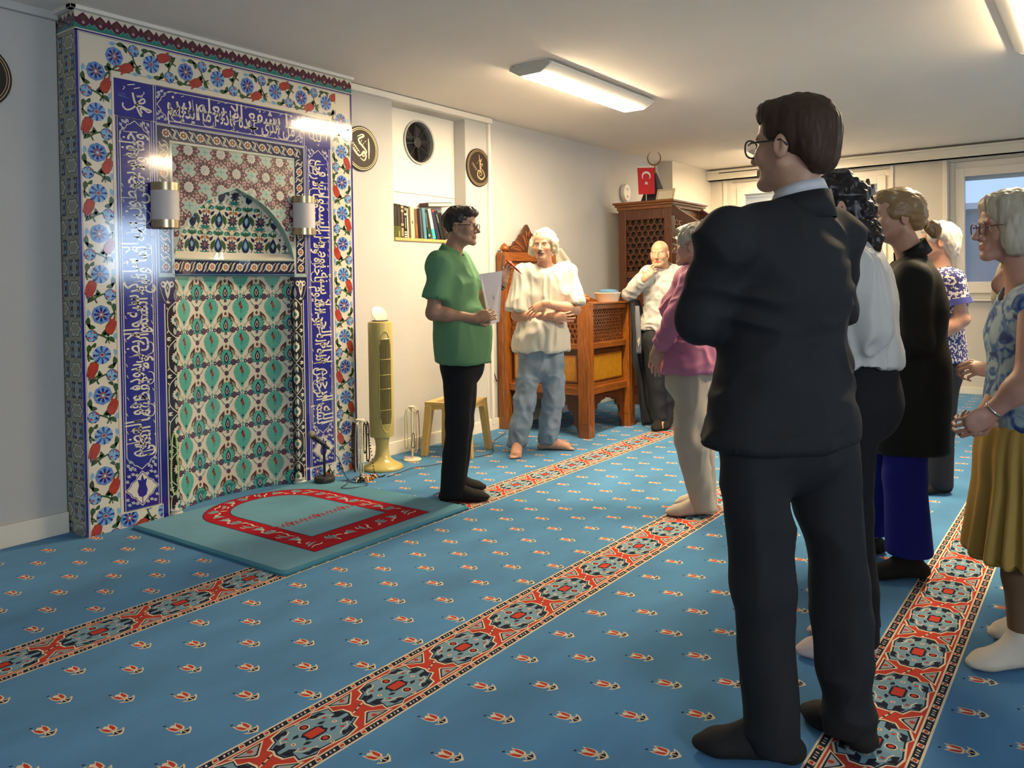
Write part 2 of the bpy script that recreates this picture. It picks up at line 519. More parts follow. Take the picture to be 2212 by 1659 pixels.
# ---------------------------------------------------------------- carpet
m_blue = mat('carpet_blue', (0.075, 0.235, 0.44), 0.95, bump=0.6, bscale=420, var=0.18, vscale=2.6, sheen=0.10, spec=0.1, stretch=(0.6, 1.4, 1))
m_cream = mat('carpet_cream', (0.78, 0.66, 0.46), 0.95, bump=0.5, bscale=420, spec=0.1)
m_red = mat('carpet_red', (0.52, 0.055, 0.035), 0.95, bump=0.5, bscale=420, var=0.08, vscale=6, spec=0.1)
m_dark = mat('carpet_navy', (0.018, 0.022, 0.040), 0.95, bump=0.5, bscale=420, spec=0.1)
m_pale = mat('carpet_pale_blue', (0.20, 0.34, 0.42), 0.95, bump=0.5, bscale=420, spec=0.1)
m_greyc = mat('carpet_grey', (0.36, 0.37, 0.38), 0.95, bump=0.5, bscale=420, spec=0.1)
fl = Paint((0, 0, 0), (1, 0, 0), (0, 1, 0), (0, 0, 1))
fl.rect(-2.2, -3.2, XW, YL + 0.05, m_blue, 0)

TUL_OUT = [(-0.017, -0.012), (-0.020, 0.010), (-0.016, 0.034), (-0.009, 0.022), (0.0, 0.030), (0.009, 0.022), (0.016, 0.034), (0.020, 0.010), (0.017, -0.012), (0.006, -0.020), (-0.006, -0.020)]
LEAF_OUT = [(-0.004, -0.018), (-0.012, -0.030), (-0.027, -0.024), (-0.020, -0.036), (-0.010, -0.046), (0.002, -0.054), (0.012, -0.046), (0.022, -0.036), (0.029, -0.022), (0.014, -0.028), (0.006, -0.018)]


def tulip(u, v, fx):
    fl.place(u, v, 0.12 * fx, 1.0, fx)
    fl.poly(TUL_OUT, m_cream, 1); fl.poly(LEAF_OUT, m_cream, 1)
    fl.poly([(-0.0135, -0.008), (-0.0165, 0.010), (-0.0145, 0.026), (-0.005, 0.012), (-0.0015, -0.014)], m_red, 2)
    fl.poly([(0.0135, -0.008), (0.0165, 0.010), (0.0145, 0.026), (0.005, 0.012), (0.0015, -0.014)], m_red, 2)
    fl.poly([(-0.002, -0.024), (-0.010, -0.033), (-0.019, -0.029), (-0.009, -0.041), (-0.001, -0.044)], m_dark, 2)
    fl.poly([(0.003, -0.024), (0.012, -0.033), (0.021, -0.029), (0.010, -0.041), (0.001, -0.044)], m_dark, 2)
    fl.disc(-0.010, 0.044, 0.005, m_dark, 1, 6); fl.disc(-0.008, 0.047, 0.002, m_pale, 2, 5)
    fl.done()


def tulip_rows(ys, ref_x, ref_row):
    for j, y in enumerate(ys):
        x = ref_x + (0.5 if (j - ref_row) % 2 else 0.0) * 0.2375
        k0 = math.floor((-1.9 - x) / 0.2375)
        for k in range(k0, k0 + 54):
            xx = x + k * 0.2375
            if -1.9 < xx < XW - 0.1: tulip(xx, y, 1)


tulip_rows([2.064 + 0.1602 * k for k in range(6)], 1.427, 0)
tulip_rows([0.835 + 0.1604 * k for k in range(6)], 2.0214, 5)
tulip_rows([3.345 + 0.1602 * k for k in range(7)], 1.854, 0)
tulip_rows([0.336 - 0.1602 * k for k in range(6)], 2.970, 0)
tulip_rows([-0.86 - 0.1602 * k for k in range(6)], 2.970, 0)


def med(u, v, W, Hh, mir):
    """one woven medallion of the striped border, centred at (u,v)"""
    fl.place(u, v, 0, 1, mir)
    def hexa(a, b, n): return [(-a, 0), (-a * 0.93, b * 0.22), (-a * 0.97, b * 0.42), (-a * 0.72, b * 0.60), (-a * 0.66, b * 0.86), (-a * 0.34, b * 0.98), (a * 0.34, b * 0.86), (a * 0.50, b), (a * 0.86, b * 0.80), (a * 0.80, b * 0.5), (a * 0.98, b * 0.35), (a, 0), (a * 0.93, -b * 0.22), (a * 0.97, -b * 0.42), (a * 0.72, -b * 0.60), (a * 0.66, -b * 0.86), (a * 0.34, -b * 0.98), (-a * 0.34, -b * 0.86), (-a * 0.50, -b), (-a * 0.86, -b * 0.80), (-a * 0.80, -b * 0.5), (-a * 0.98, -b * 0.35)]
    a, b = W * 0.40, Hh
    fl.poly(hexa(a + 0.007, b + 0.006, 0), m_cream, 3); fl.poly(hexa(a, b, 0), m_dark, 4)
    fl.poly(hexa(a - 0.006, b - 0.005, 0), m_pale, 5)
    # dark scrolls at the four quarters
    for sx in (1, -1):
        for sy in (1, -1):
            q = lambda p: (p[0] * sx * a, p[1] * sy * b)
            fl.poly([q(p) for p in ((0.95, 0.08), (0.72, 0.10), (0.60, 0.32), (0.74, 0.30), (0.78, 0.46), (0.92, 0.34))], m_dark, 6)
            fl.poly([q(p) for p in ((0.30, 0.88), (0.62, 0.84), (0.66, 0.58), (0.50, 0.70), (0.40, 0.62), (0.34, 0.74))], m_dark, 6)
            fl.stroke([q(p) for p in ((0.58, 0.30), (0.70, 0.36), (0.62, 0.55), (0.45, 0.58), (0.30, 0.70))], 0.004, m_cream, 7)
            fl.disc(0.52 * a * sx, 0.44 * b * sy, 0.006, m_red, 7, 6)
            fl.poly([q(p) for p in ((0.32, 0.20), (0.46, 0.26), (0.36, 0.36), (0.25, 0.34))], m_dark, 6)
    for s in (1, -1):
        fl.disc(0, s * b * 0.52, 0.018, m_cream, 6, 8); fl.disc(0, s * b * 0.52, 0.0145, m_dark, 7, 8); fl.disc(0, s * b * 0.52, 0.009, m_red, 8, 6)
        fl.disc(s * a * 0.56, 0, 0.008, m_cream, 6, 6); fl.disc(s * a * 0.56, 0, 0.004, m_red, 7, 5)
        fl.disc(0, s * b * 0.86, 0.007, m_cream, 6, 6); fl.disc(0, s * b * 0.86, 0.004, m_red, 7, 5)
    fl.poly([(-0.040, -0.012), (-0.024, -0.024), (0.024, -0.024), (0.040, -0.012), (0.034, 0), (0.040, 0.012), (0.024, 0.024), (-0.024, 0.024), (-0.040, 0.012), (-0.034, 0)], m_dark, 6)
    fl.rect(-0.027, -0.017, 0.027, 0.017, m_red, 7)
    fl.done()


def stripe(yc, hw, x0, per, mir=1):
    xa, xb = -2.2, XW - 0.02
    fl.rect(xa, yc - hw, xb, yc + hw, m_cream, 1)
    g0, g1 = hw - 0.007, hw - 0.029
    for s in (1, -1):
        lo, hi = sorted((yc + s * g0, yc + s * g1))
        fl.rect(xa, lo, xb, hi, m_dark, 2)
        gm = (lo + hi) / 2; n = int((xb - xa) / 0.0843)
        for k in range(n):
            u = xa + 0.02 + k * 0.0843
            fl.poly([(u - 0.013, gm - 0.008), (u + 0.006, gm - 0.010), (u + 0.013, gm + 0.008), (u - 0.006, gm + 0.010)], m_cream, 3)
            fl.poly([(u - 0.008, gm - 0.005), (u + 0.005, gm - 0.006), (u + 0.008, gm + 0.005), (u - 0.005, gm + 0.006)], m_red, 4)
            for d in (0.028, 0.042, 0.056):
                fl.poly([(u + d - 0.005, gm - 0.004), (u + d, gm - 0.006), (u + d + 0.005, gm + 0.004), (u + d, gm + 0.006)], m_cream if d != 0.042 else m_greyc, 3)
    fw = hw - 0.035
    fl.rect(xa, yc - fw, xb, yc + fw, m_red, 2)
    n = int((xb - xa) / per) + 2; k0 = int((xa - x0) / per) - 1
    for k in range(k0, k0 + n + 1):
        u = x0 + k * per
        if u < xa + per / 2 or u > xb - per / 2: continue
        med(u, yc, per, fw * 0.93, mir)
        um = u + per / 2
        # corner triangles between the medallions and the crossing point
        for s in (1, -1):
            for q, l, mm in ((0.0, 3, m_cream), (0.005, 4, m_dark), (0.010, 5, m_greyc)):
                fl.poly([(um - 0.060 + q * 2.2, yc + s * (fw - 0.006 - q)), (um + 0.060 - q * 2.2, yc + s * (fw - 0.006 - q)), (um + 0.004, yc + s * (fw * 0.36 + q * 1.4)), (um - 0.004, yc + s * (fw * 0.36 + q * 1.4))], mm, l)
            fl.disc(um, yc + s * fw * 0.74, 0.009, m_red, 6, 6)
        fl.stroke([(um - 0.030, yc - 0.012 * mir), (um, yc), (um + 0.030, yc + 0.012 * mir)], 0.005, m_cream, 4)
        fl.disc(um - 0.012, yc - 0.005 * mir, 0.005, m_dark, 5, 6); fl.disc(um + 0.012, yc + 0.005 * mir, 0.005, m_dark, 5, 6)


stripe(1.868, 0.133, 1.8682 - 0.0035, 0.3385)
stripe(3.105, 0.128, 1.513, 0.3385)
stripe(0.533, 0.130, 2.404, 0.3360, -1)
stripe(-0.70, 0.130, 2.404, 0.3360, -1)
fo = fl.build('floor', recalc=False); tag(fo, None, None, kind='structure')

# ---------------------------------------------------------------- ceiling lamps
m_lamp_on = emit_mat('fluorescent_tube', LAMP_COLOR, LAMP_POWER)
m_lampw = mat('lamp_white_enamel', (0.82, 0.80, 0.74), 0.4)
m_lampcap = mat('lamp_end_cap_grey', (0.55, 0.55, 0.50), 0.5)


def ceiling_lamp(x0, x1, yc, label):
    t = thing('ceiling_lamp', label, 'ceiling lamp', ((x0 + x1) / 2, yc, ZC), 0, 'fluorescent ceiling lamps')
    L = (x1 - x0) / 2
    prof = [(-0.175, -0.028), (-0.165, -0.034), (-0.085, -0.074), (0.085, -0.074), (0.165, -0.034), (0.175, -0.028), (0.175, -0.018), (0.13, -0.012), (0.13, 0), (-0.13, 0), (-0.13, -0.012), (-0.175, -0.018)]
    MB().prism(prof, (-L, 0, 0), (0, 1, 0), (0, 0, 1), (1, 0, 0), 2 * L, m_lampw).build('housing', t, bevel=0.003)
    for s in (1, -1):
        MB().prism([(-0.165, -0.034), (-0.085, -0.080), (0.085, -0.080), (0.165, -0.034), (0.165, -0.012), (-0.165, -0.012)], (s * (L - 0.004) if s > 0 else -L - 0.008, 0, 0), (0, 1, 0), (0, 0, 1), (1, 0, 0), 0.012, m_lampcap).build('end_cap', t, bevel=0.002)
        MB().box((-L + 0.03, s * 0.043 - 0.039, -0.082), (L - 0.03, s * 0.043 + 0.039, -0.074), m_lamp_on).build('light_diffuser', t)
    return t


ceiling_lamp(4.47, 5.97, 3.12, 'lit white fluorescent lamp on the ceiling above the man in the green polo shirt')
ceiling_lamp(4.72, 6.20, 0.30, 'lit fluorescent lamp cut off by the upper right corner of the picture')
ceiling_lamp(9.00, 10.0, 3.10, 'small far fluorescent lamp beside the glasses of the man in the dark suit')

# ---------------------------------------------------------------- tiled prayer niche (mihrab)
def glaze(name, c, **k): return mat(name, c, 0.12, coat=0.6, spec=0.5, **k)


g_cream = glaze('tile_cream', (0.72, 0.66, 0.53)); g_cob = glaze('tile_cobalt', (0.018, 0.018, 0.23)); g_navy = glaze('tile_navy', (0.012, 0.014, 0.06))
g_mid = glaze('tile_mid_blue', (0.10, 0.22, 0.55)); g_pale = glaze('tile_pale_blue', (0.22, 0.42, 0.62)); g_red = glaze('tile_red', (0.42, 0.05, 0.03))
g_green = glaze('tile_green', (0.04, 0.09, 0.03)); g_teal = glaze('tile_teal', (0.10, 0.42, 0.33)); g_teal2 = glaze('tile_teal_dark', (0.03, 0.20, 0.18))
g_brown = glaze('tile_brown', (0.10, 0.045, 0.03)); g_purp = glaze('tile_purple', (0.10, 0.06, 0.12)); g_black = glaze('tile_black', (0.012, 0.012, 0.015))
g_mint = glaze('tile_mint', (0.30, 0.44, 0.36)); g_olive = glaze('tile_olive', (0.30, 0.29, 0.20)); g_maroon = glaze('tile_maroon', (0.10, 0.012, 0.035))
g_grey = glaze('tile_grey_white', (0.52, 0.52, 0.44)); g_rust = glaze('tile_rust', (0.38, 0.12, 0.04)); g_pink = glaze('tile_pink', (0.62, 0.48, 0.44))
g_grout = mat('tile_grout', (0.55, 0.50, 0.42), 0.8)

MX, MY = 2.065, 4.343
mih = thing('prayer_niche', 'tall prayer niche covered in blue, red and cream floral tiles with white lettering', 'prayer niche', (MX + 0.96, MY + 0.1, 0))


def P_front(): return Paint((MX, MY, 0), (1, 0, 0), (0, 0, 1), (0, -1, 0))


ARCH = [(0.535, 1.481), (0.545, 1.535), (0.568, 1.60), (0.605, 1.672), (0.665, 1.752), (0.745, 1.825), (0.835, 1.877), (0.925, 1.912), (0.9625, 1.930),
        (1.0, 1.912), (1.09, 1.877), (1.18, 1.825), (1.26, 1.752), (1.32, 1.672), (1.357, 1.60), (1.38, 1.535), (1.39, 1.481)]
ARCH = spline(ARCH[:9], 3)[:-1] + spline(ARCH[8:], 3)

# solid body behind the tiles
b = MB(); yb = MY + 0.001
b.box((MX + 0.001, yb, 0), (MX + 0.53, 4.60, 2.69), g_grout); b.box((MX + 1.395, yb, 0), (MX + 1.919, 4.60, 2.69), g_grout)
b.box((MX + 0.53, yb + 0.19, 0), (MX + 1.395, 4.60, 2.69), g_grout); b.box((MX + 0.53, yb, 1.95), (MX + 1.395, 4.60, 2.69), g_grout)
b.build('masonry_core', mih, world=True)

# --- flower border
fb = P_front()
for r in ((0, 0, 0.20, 2.695), (1.72, 0, 1.92, 2.695), (0.20, 2.47, 1.72, 2.695), (0.20, 0, 0.435, 0.085), (1.49, 0, 1.72, 0.085)):
    fb.rect(*r, g_cream, 0)
for q, l, m_, ww in ((0.0, 1, g_cob, 0.014), (0.018, 1, g_navy, 0.002), (0.186, 1, g_navy, 0.002)):
    fb.rect(q, 0, q + ww, 2.69 - q, m_, l); fb.rect(1.92 - q - ww, 0, 1.92 - q, 2.69 - q, m_, l); fb.rect(q, 2.69 - q - ww, 1.92 - q, 2.69 - q, m_, l)


def rosette_a(p, x, y, r):
    p.disc(x, y, r, g_navy, 3, 16)
    for k in range(8):
        a = k * math.pi / 4
        p.poly([(x + math.cos(a + d) * r * q, y + math.sin(a + d) * r * q) for d, q in ((-0.36, 0.70), (-0.30, 0.98), (0, 1.06), (0.30, 0.98), (0.36, 0.70), (0.2, 0.45), (-0.2, 0.45))], g_mid, 4)
        p.poly([(x + math.cos(a + d) * r * q, y + math.sin(a + d) * r * q) for d, q in ((-0.25, 0.66), (0, 0.84), (0.25, 0.66), (0.13, 0.42), (-0.13, 0.42))], g_cob, 5)
        a2 = a + math.pi / 8
        p.stroke([(x + math.cos(a2) * r * 0.3, y + math.sin(a2) * r * 0.3), (x + math.cos(a2) * r * 0.98, y + math.sin(a2) * r * 0.98)], r * 0.10, g_pale, 6)
    p.disc(x, y, r * 0.36, g_red, 7, 10); p.disc(x, y, r * 0.24, g_mid, 8, 10); p.disc(x, y, r * 0.12, g_cream, 9, 8)


def rosette_b(p, x, y, r):
    p.disc(x, y, r * 0.98, g_mid, 3, 16)
    for k in range(8):
        a = k * math.pi / 4 + 0.2
        p.poly([(x + math.cos(a + d) * r * q, y + math.sin(a + d) * r * q) for d, q in ((0.0, 0.3), (0.10, 0.62), (0.02, 0.98), (0.24, 1.05), (0.45, 0.98), (0.36, 0.66))], g_pale, 4)
        p.poly([(x + math.cos(a + d) * r * q, y + math.sin(a + d) * r * q) for d, q in ((0.45, 0.32), (0.62, 0.60), (0.55, 1.0), (0.72, 0.98), (0.80, 0.6))], g_cob, 5)
    p.disc(x, y, r * 0.34, g_navy, 6, 10); p.disc(x, y, r * 0.30, g_pale, 7, 8); p.disc(x, y, r * 0.20, g_red, 8, 8)


def red_tulip(p, x, y, a, s=1.0):
    c, n = math.cos(a), math.sin(a)
    q = lambda u, v: (x + (u * c - v * n) * s, y + (u * n + v * c) * s)
    for o, m_, l in ((1.12, g_brown, 3), (1.0, g_red, 4)):
        p.poly([q(u * o, v * o) for u, v in ((-0.030, 0), (-0.022, 0.016), (0.0, 0.020), (0.022, 0.016), (0.044, 0.024), (0.030, 0.008), (0.048, 0.0), (0.030, -0.008), (0.044, -0.024), (0.022, -0.016), (0.0, -0.020), (-0.022, -0.016))], m_, l)
    p.stroke([q(0.004, 0.010), q(0.03, 0.006)], 0.002, g_maroon, 5); p.stroke([q(0.004, -0.008), q(0.03, -0.004)], 0.002, g_maroon, 5)
    p.stroke([q(-0.028, 0), q(-0.05, -0.008), q(-0.066, -0.022)], 0.005, g_green, 3)


def carnation(p, x, y):
    p.disc(x, y, 0.033, g_navy, 2, 10)
    for k in range(7):
        a = k * 2 * math.pi / 7
        p.disc(x + 0.019 * math.cos(a), y + 0.019 * math.sin(a), 0.0125, g_pale if k % 2 else g_mid, 3 + k % 2, 7)
    p.disc(x, y, 0.010, g_pale, 5, 7); p.disc(x + 0.016, y + 0.018, 0.008, g_red, 6, 6); p.disc(x - 0.014, y - 0.012, 0.008, g_red, 6, 6)
    for d in (0.0, 2.1, 4.0): p.disc(x + 0.021 * math.cos(d), y + 0.021 * math.sin(d), 0.003, g_cream, 7, 5)


def border_run(T, n, start=0):
    for k in range(start, n):
        y = -0.217 * k; s = 1 if k % 2 == 0 else -1
        fb.T = lambda p, T=T: T(p)
        (rosette_a if k % 2 == 0 else rosette_b)(fb, 0.0, y, 0.049)
        red_tulip(fb, 0.050 * s, y - 0.072, 1.15 if s > 0 else 4.35, 1.25)
        carnation(fb, -0.052 * s, y - 0.112)
        # stems and leaves
        fb.stroke(spline([(0.02 * s, y - 0.155), (0.028 * s, y - 0.128), (-0.02 * s, y - 0.105), (-0.035 * s, y - 0.11)], 4), 0.009, g_green, 2)
        fb.stroke(spline([(0.060 * s, y + 0.045), (0.075 * s, y + 0.0), (0.068 * s, y - 0.03)], 4), 0.009, g_green, 2)
        fb.leaf((0.03 * s, y - 0.125), (0.072 * s, y - 0.155), 0.026, g_green, 3, 0.006 * s); fb.leaf((0.0, y - 0.118), (0.018 * s, y - 0.080), 0.024, g_green, 3, -0.006 * s)
        fb.leaf((-0.030 * s, y - 0.07), (-0.075 * s, y - 0.045), 0.026, g_green, 3, 0.008 * s); fb.leaf((-0.068 * s, y - 0.01), (-0.060 * s, y - 0.07), 0.026, g_green, 3, -0.006 * s)
        fb.leaf((0.066 * s, y + 0.06), (0.076 * s, y + 0.015), 0.028, g_green, 3, 0.004); fb.leaf((-0.066 * s, y + 0.03), (-0.074 * s, y - 0.012), 0.022, g_pale, 3, 0.004)
        fb.leaf((0.076 * s, y - 0.100), (0.066 * s, y - 0.145), 0.022, g_pale, 3, 0.004)
        fb.leaf((0.045 * s, y - 0.022), (0.078 * s, y + 0.012), 0.016, g_green, 2, 0.004); fb.leaf((-0.030 * s, y - 0.150), (-0.060 * s, y - 0.172), 0.020, g_green, 2, 0.006); fb.leaf((0.006 * s, y - 0.100), (0.045 * s, y - 0.118), 0.016, g_green, 3, 0.004)
        fb.T = None


fb.clip = (0.020, 0.0, 0.186, 2.675)
border_run(lambda p: (0.104 + p[0], 2.479 + p[1]), 12)
fb.clip = (1.734, 0.0, 1.900, 2.675)
border_run(lambda p: (1.816 - p[0], 2.479 + p[1]), 12)
fb.clip = (0.150, 2.485, 1.770, 2.672)
border_run(lambda p: (0.207 - p[1] * 0.9722, 2.580 - p[0]), 8)
fb.clip = (0.16, 0.0, 0.43, 0.078)
border_run(lambda p: (0.235 - p[1], 0.050 - p[0]), 2)
fb.clip = (1.50, 0.0, 1.76, 0.078)
border_run(lambda p: (1.55 - p[1], 0.050 - p[0]), 2)
fb.clip = None
for k in range(12):   # tile joints
    for a in (0.018, 1.734): fb.rect(a, 0.085 + 0.217 * k, a + 0.168, 0.0862 + 0.217 * k, g_grout, 12)
for k in range(8): fb.rect(0.205 + 0.217 * k, 2.485, 0.2062 + 0.217 * k, 2.675, g_grout, 12)
fb.build('flower_border', mih, recalc=False, world=True)

# --- lettering panels
W_RIGHT = 'بسم الله الرحمن الرحيم الله لا اله الا هو الحى القيوم لا تاخذه سنة ولا نوم له ما فى السموات وما فى الارض'.split()
W_TOP = 'من ذا الذى يشفع عنده الا باذنه يعلم ما بين ايديهم'.split()
W_LEFT = 'وما خلفهم ولا يحيطون بشىء من علمه الا بما شاء وسع كرسيه السموات والارض ولا يوده حفظهما وهو العلى العظيم'.split()


def lettering(p, words, T, L, Hh, m_, l):
    """two interleaved rows of lettering filling a strip of length L and height Hh; T maps strip coordinates to (u,v)"""
    rnd = random.Random(len(words))
    for row in (0, 1):
        ws = [shape_arabic(x) for x in words[row::2]]
        vs, fs = text_mesh(' '.join(reversed(ws)))
        x0 = min(a for a, _ in vs); x1 = max(a for a, _ in vs)
        sx = L * 0.985 / (x1 - x0); sy = Hh * 0.74 / 1.05
        y0 = Hh * (0.27 if row == 0 else 0.55)
        vv = [T(((a - x0) * sx + L * 0.008, y0 + b * sy - 0.06 * Hh + (a - x0) * 0.0)) for a, b in vs]
        p.raw([p.P(u, v, l) for u, v in vv], fs, m_)
    n = int(L / 0.045)
    p.T = T
    for k in range(n):   # vowel marks and long risers
        x = (k + 0.5) * L / n + rnd.uniform(-0.012, 0.012); y = Hh * rnd.choice((0.06, 0.48, 0.90, 0.93)) + rnd.uniform(-0.004, 0.004)
        p.stroke([(x - 0.009, y - 0.003), (x + 0.009, y + 0.005)], 0.0035, m_, l)
        if k % 3 == 0:
            h = Hh * rnd.uniform(0.40, 0.52); yb_ = Hh * rnd.choice((0.12, 0.42)); x += 0.012
            p.stroke([(x, yb_), (x - 0.003, yb_ + h * 0.5), (x - 0.007, yb_ + h)], 0.0070, m_, l, 'end')
        if k % 4 == 1:
            x += 0.01; yb_ = Hh * rnd.choice((0.10, 0.45)); q = Hh * 0.16
            p.stroke(spline([(x + q * 1.2, yb_ + q * 0.9), (x + q, yb_), (x, yb_ - q * 0.35), (x - q, yb_), (x - q * 1.3, yb_ + q * 0.9)], 4), 0.0068, m_, l, 'both')
    p.T = None


def cart(p, T, L, Hh):
    """white line with ogee ends and small flowers outside it"""
    p.T = T
    e = Hh * 0.42
    top = [(0.0, Hh / 2), (e * 0.30, Hh * 0.66), (e * 0.36, Hh * 0.74), (e * 0.62, Hh * 0.80), (e * 0.72, Hh * 0.90), (e, Hh * 0.97), (L - e, Hh * 0.97), (L - e * 0.72, Hh * 0.90), (L - e * 0.62, Hh * 0.80), (L - e * 0.36, Hh * 0.74), (L - e * 0.30, Hh * 0.66), (L, Hh / 2)]
    bot = [(x, Hh - y) for x, y in top]
    p.stroke(top, 0.0045, g_cream, 3); p.stroke(bot, 0.0045, g_cream, 3)
    for x0 in (0.0, L):
        s = 1 if x0 == 0 else -1
        for yy in (0.90, 0.10, 0.76, 0.24):
            for k in range(3):
                x = x0 + s * (0.010 + k * 0.020) * (1 if yy in (0.9, 0.1) else 0.45); y = Hh * yy + (0.006 if k % 2 else -0.006)
                if yy in (0.76, 0.24) and k > 1: continue
                p.disc(x, y, 0.0085, g_cream, 3, 7); p.disc(x, y, 0.005, g_pale, 4, 6); p.stroke([(x - 0.012, y - 0.008), (x, y), (x + 0.010, y + 0.010)], 0.003, g_cream, 3)
    p.T = None


def letter_panel(u0, v0, u1, v1, orient, words, name, tulip_end):
    p = P_front(); p.rect(u0, v0, u1, v1, g_cob, 0); p.frame(u0, v0, u1, v1, 0.004, g_cream, 1); p.frame(u0 + 0.014, v0 + 0.0, u1 - 0.014, v1, 0.0028, g_cream, 1)
    iu0, iu1, iv0, iv1 = u0 + 0.022, u1 - 0.022, v0 + 0.016, v1 - 0.016
    if orient == 'h':
        L, Hh = iu1 - iu0, iv1 - iv0
        T = lambda q: (iu0 + q[0], iv0 + q[1])
    else:
        Hh = iu1 - iu0
        if tulip_end:   # square tulip tile closes the lower end
            c = ((iu0 + iu1) / 2, iv0 + 0.098)
            out = [(0, 0.096), (0.030, 0.066), (0.036, 0.050), (0.064, 0.036), (0.070, 0.020), (0.096, 0), (0.070, -0.022), (0.060, -0.040), (0.036, -0.052), (0.028, -0.070), (0, -0.096)]
            o2 = out + [(-x, y) for x, y in out[-2:0:-1]]
            for sc_, m_, l in ((1.04, g_cream, 2), (0.98, g_cob, 3), (0.92, g_cream, 4)): p.poly([(c[0] + x * sc_, c[1] + y * sc_) for x, y in o2], m_, l)
            p.poly([(c[0] + x, c[1] + y) for x, y in ((0, 0.078), (0.010, 0.045), (0.028, 0.052), (0.020, 0.020), (0.030, -0.014), (0.022, -0.040), (0.0, -0.052), (-0.022, -0.040), (-0.030, -0.014), (-0.020, 0.020), (-0.028, 0.052), (-0.010, 0.045))], g_cob, 5)
            p.stroke([(c[0], c[1] - 0.05), (c[0], c[1] - 0.085)], 0.005, g_cob, 5)
            for sx in (1, -1):
                for yy in (-0.080, 0.078, -0.05, 0.05):
                    for k in range(3 if abs(yy) > 0.06 else 1):
                        x, y = c[0] + sx * (0.075 - k * 0.022 + (0.01 if abs(yy) < 0.06 else 0)), c[1] + yy + (k % 2) * 0.008
                        p.disc(x, y, 0.0085, g_cream, 3, 7); p.disc(x, y, 0.005, g_pale, 4, 6); p.stroke([(x - 0.012, y + 0.006), (x + 0.010, y - 0.008)], 0.003, g_cream, 3)
            iv0 += 0.205
        L = iv1 - iv0
        if orient == 'left': T = lambda q: (iu1 - q[1], iv0 + q[0])
        else: T = lambda q: (iu0 + q[1], iv1 - q[0])
    cart(p, T, L, Hh)
    e = Hh * 0.30
    lettering(p, words, lambda q: T((q[0] + e, q[1])), L - 2 * e, Hh, g_cream, 5)
    n = int((v1 - v0) / 0.217) if orient != 'h' else 0
    for k in range(1, n + 1): p.rect(u0, v0 + 0.217 * k, u1, v0 + 0.217 * k + 0.001, g_navy, 8)
    return p.build(name, mih, recalc=False, world=True)


letter_panel(0.200, 0.085, 0.425, 2.262, 'left', W_LEFT, 'calligraphy_panel', True)
letter_panel(1.495, 0.085, 1.720, 2.262, 'right', W_RIGHT, 'calligraphy_panel', True)
letter_panel(0.425, 2.256, 1.495, 2.470, 'h', W_TOP, 'calligraphy_panel', False)


def corner_tile(u0, which):
    p = P_front(); u1, v0, v1 = u0 + 0.225, 2.262, 2.470
    p.rect(u0, v0, u1, v1, g_cob, 0); p.rect(u0, v1 - 0.004, u1, v1, g_cream, 1); p.rect(u0 if which else u1 - 0.004, v0, (u0 if which else u1 - 0.004) + 0.004, v1, g_cob, 1)
    q = lambda pts: [(u0 + x * 0.225, v1 - y * 0.208) for x, y in pts]
    if which == 0:      # the word in the left square
        for pts, w_ in (([(0.47, 0.33), (0.50, 0.50), (0.56, 0.68), (0.63, 0.84), (0.69, 0.93)], 0.011), ([(0.22, 0.64), (0.22, 0.74), (0.32, 0.81), (0.47, 0.74), (0.59, 0.59), (0.68, 0.49), (0.75, 0.45), (0.78, 0.52), (0.70, 0.58), (0.56, 0.59)], 0.009),
                        ([(0.56, 0.68), (0.68, 0.66), (0.80, 0.70), (0.94, 0.74), (0.86, 0.79), (0.76, 0.73), (0.66, 0.72), (0.70, 0.85)], 0.009), ([(0.34, 0.15), (0.53, 0.10)], 0.005), ([(0.50, 0.22), (0.66, 0.16)], 0.005),
                        ([(0.57, 0.38), (0.60, 0.43), (0.63, 0.37), (0.66, 0.43), (0.69, 0.35)], 0.004), ([(0.74, 0.26), (0.77, 0.29), (0.73, 0.34), (0.70, 0.42)], 0.004), ([(0.24, 0.20), (0.27, 0.23), (0.22, 0.30)], 0.004)):
            p.stroke(spline(q(pts), 4), w_, g_cream, 3)
        for k in range(4): p.stroke(q([(0.12 + 0.05 * k, 0.50), (0.13 + 0.05 * k, 0.38)]), 0.002, g_mid, 3)
        p.stroke(q([(0.10, 0.46), (0.36, 0.50)]), 0.002, g_mid, 3)
    else:               # the word in the right square
        for pts, w_ in (([(0.78, 0.30), (0.84, 0.36), (0.86, 0.50), (0.83, 0.72)], 0.008), ([(0.58, 0.36), (0.60, 0.55), (0.60, 0.74), (0.52, 0.78), (0.46, 0.70)], 0.009), ([(0.42, 0.36), (0.45, 0.55), (0.46, 0.74), (0.38, 0.78), (0.32, 0.72)], 0.009),
                        ([(0.30, 0.42), (0.20, 0.52), (0.18, 0.68), (0.30, 0.74), (0.33, 0.60), (0.27, 0.50)], 0.008), ([(0.50, 0.26), (0.53, 0.31), (0.56, 0.26)], 0.004), ([(0.48, 0.88), (0.52, 0.93), (0.56, 0.86)], 0.003)):
            p.stroke(spline(q(pts), 4), w_, g_cream, 3)
    return p.build('corner_tile', mih, recalc=False, world=True)


corner_tile(0.200, 0); corner_tile(1.495, 1)

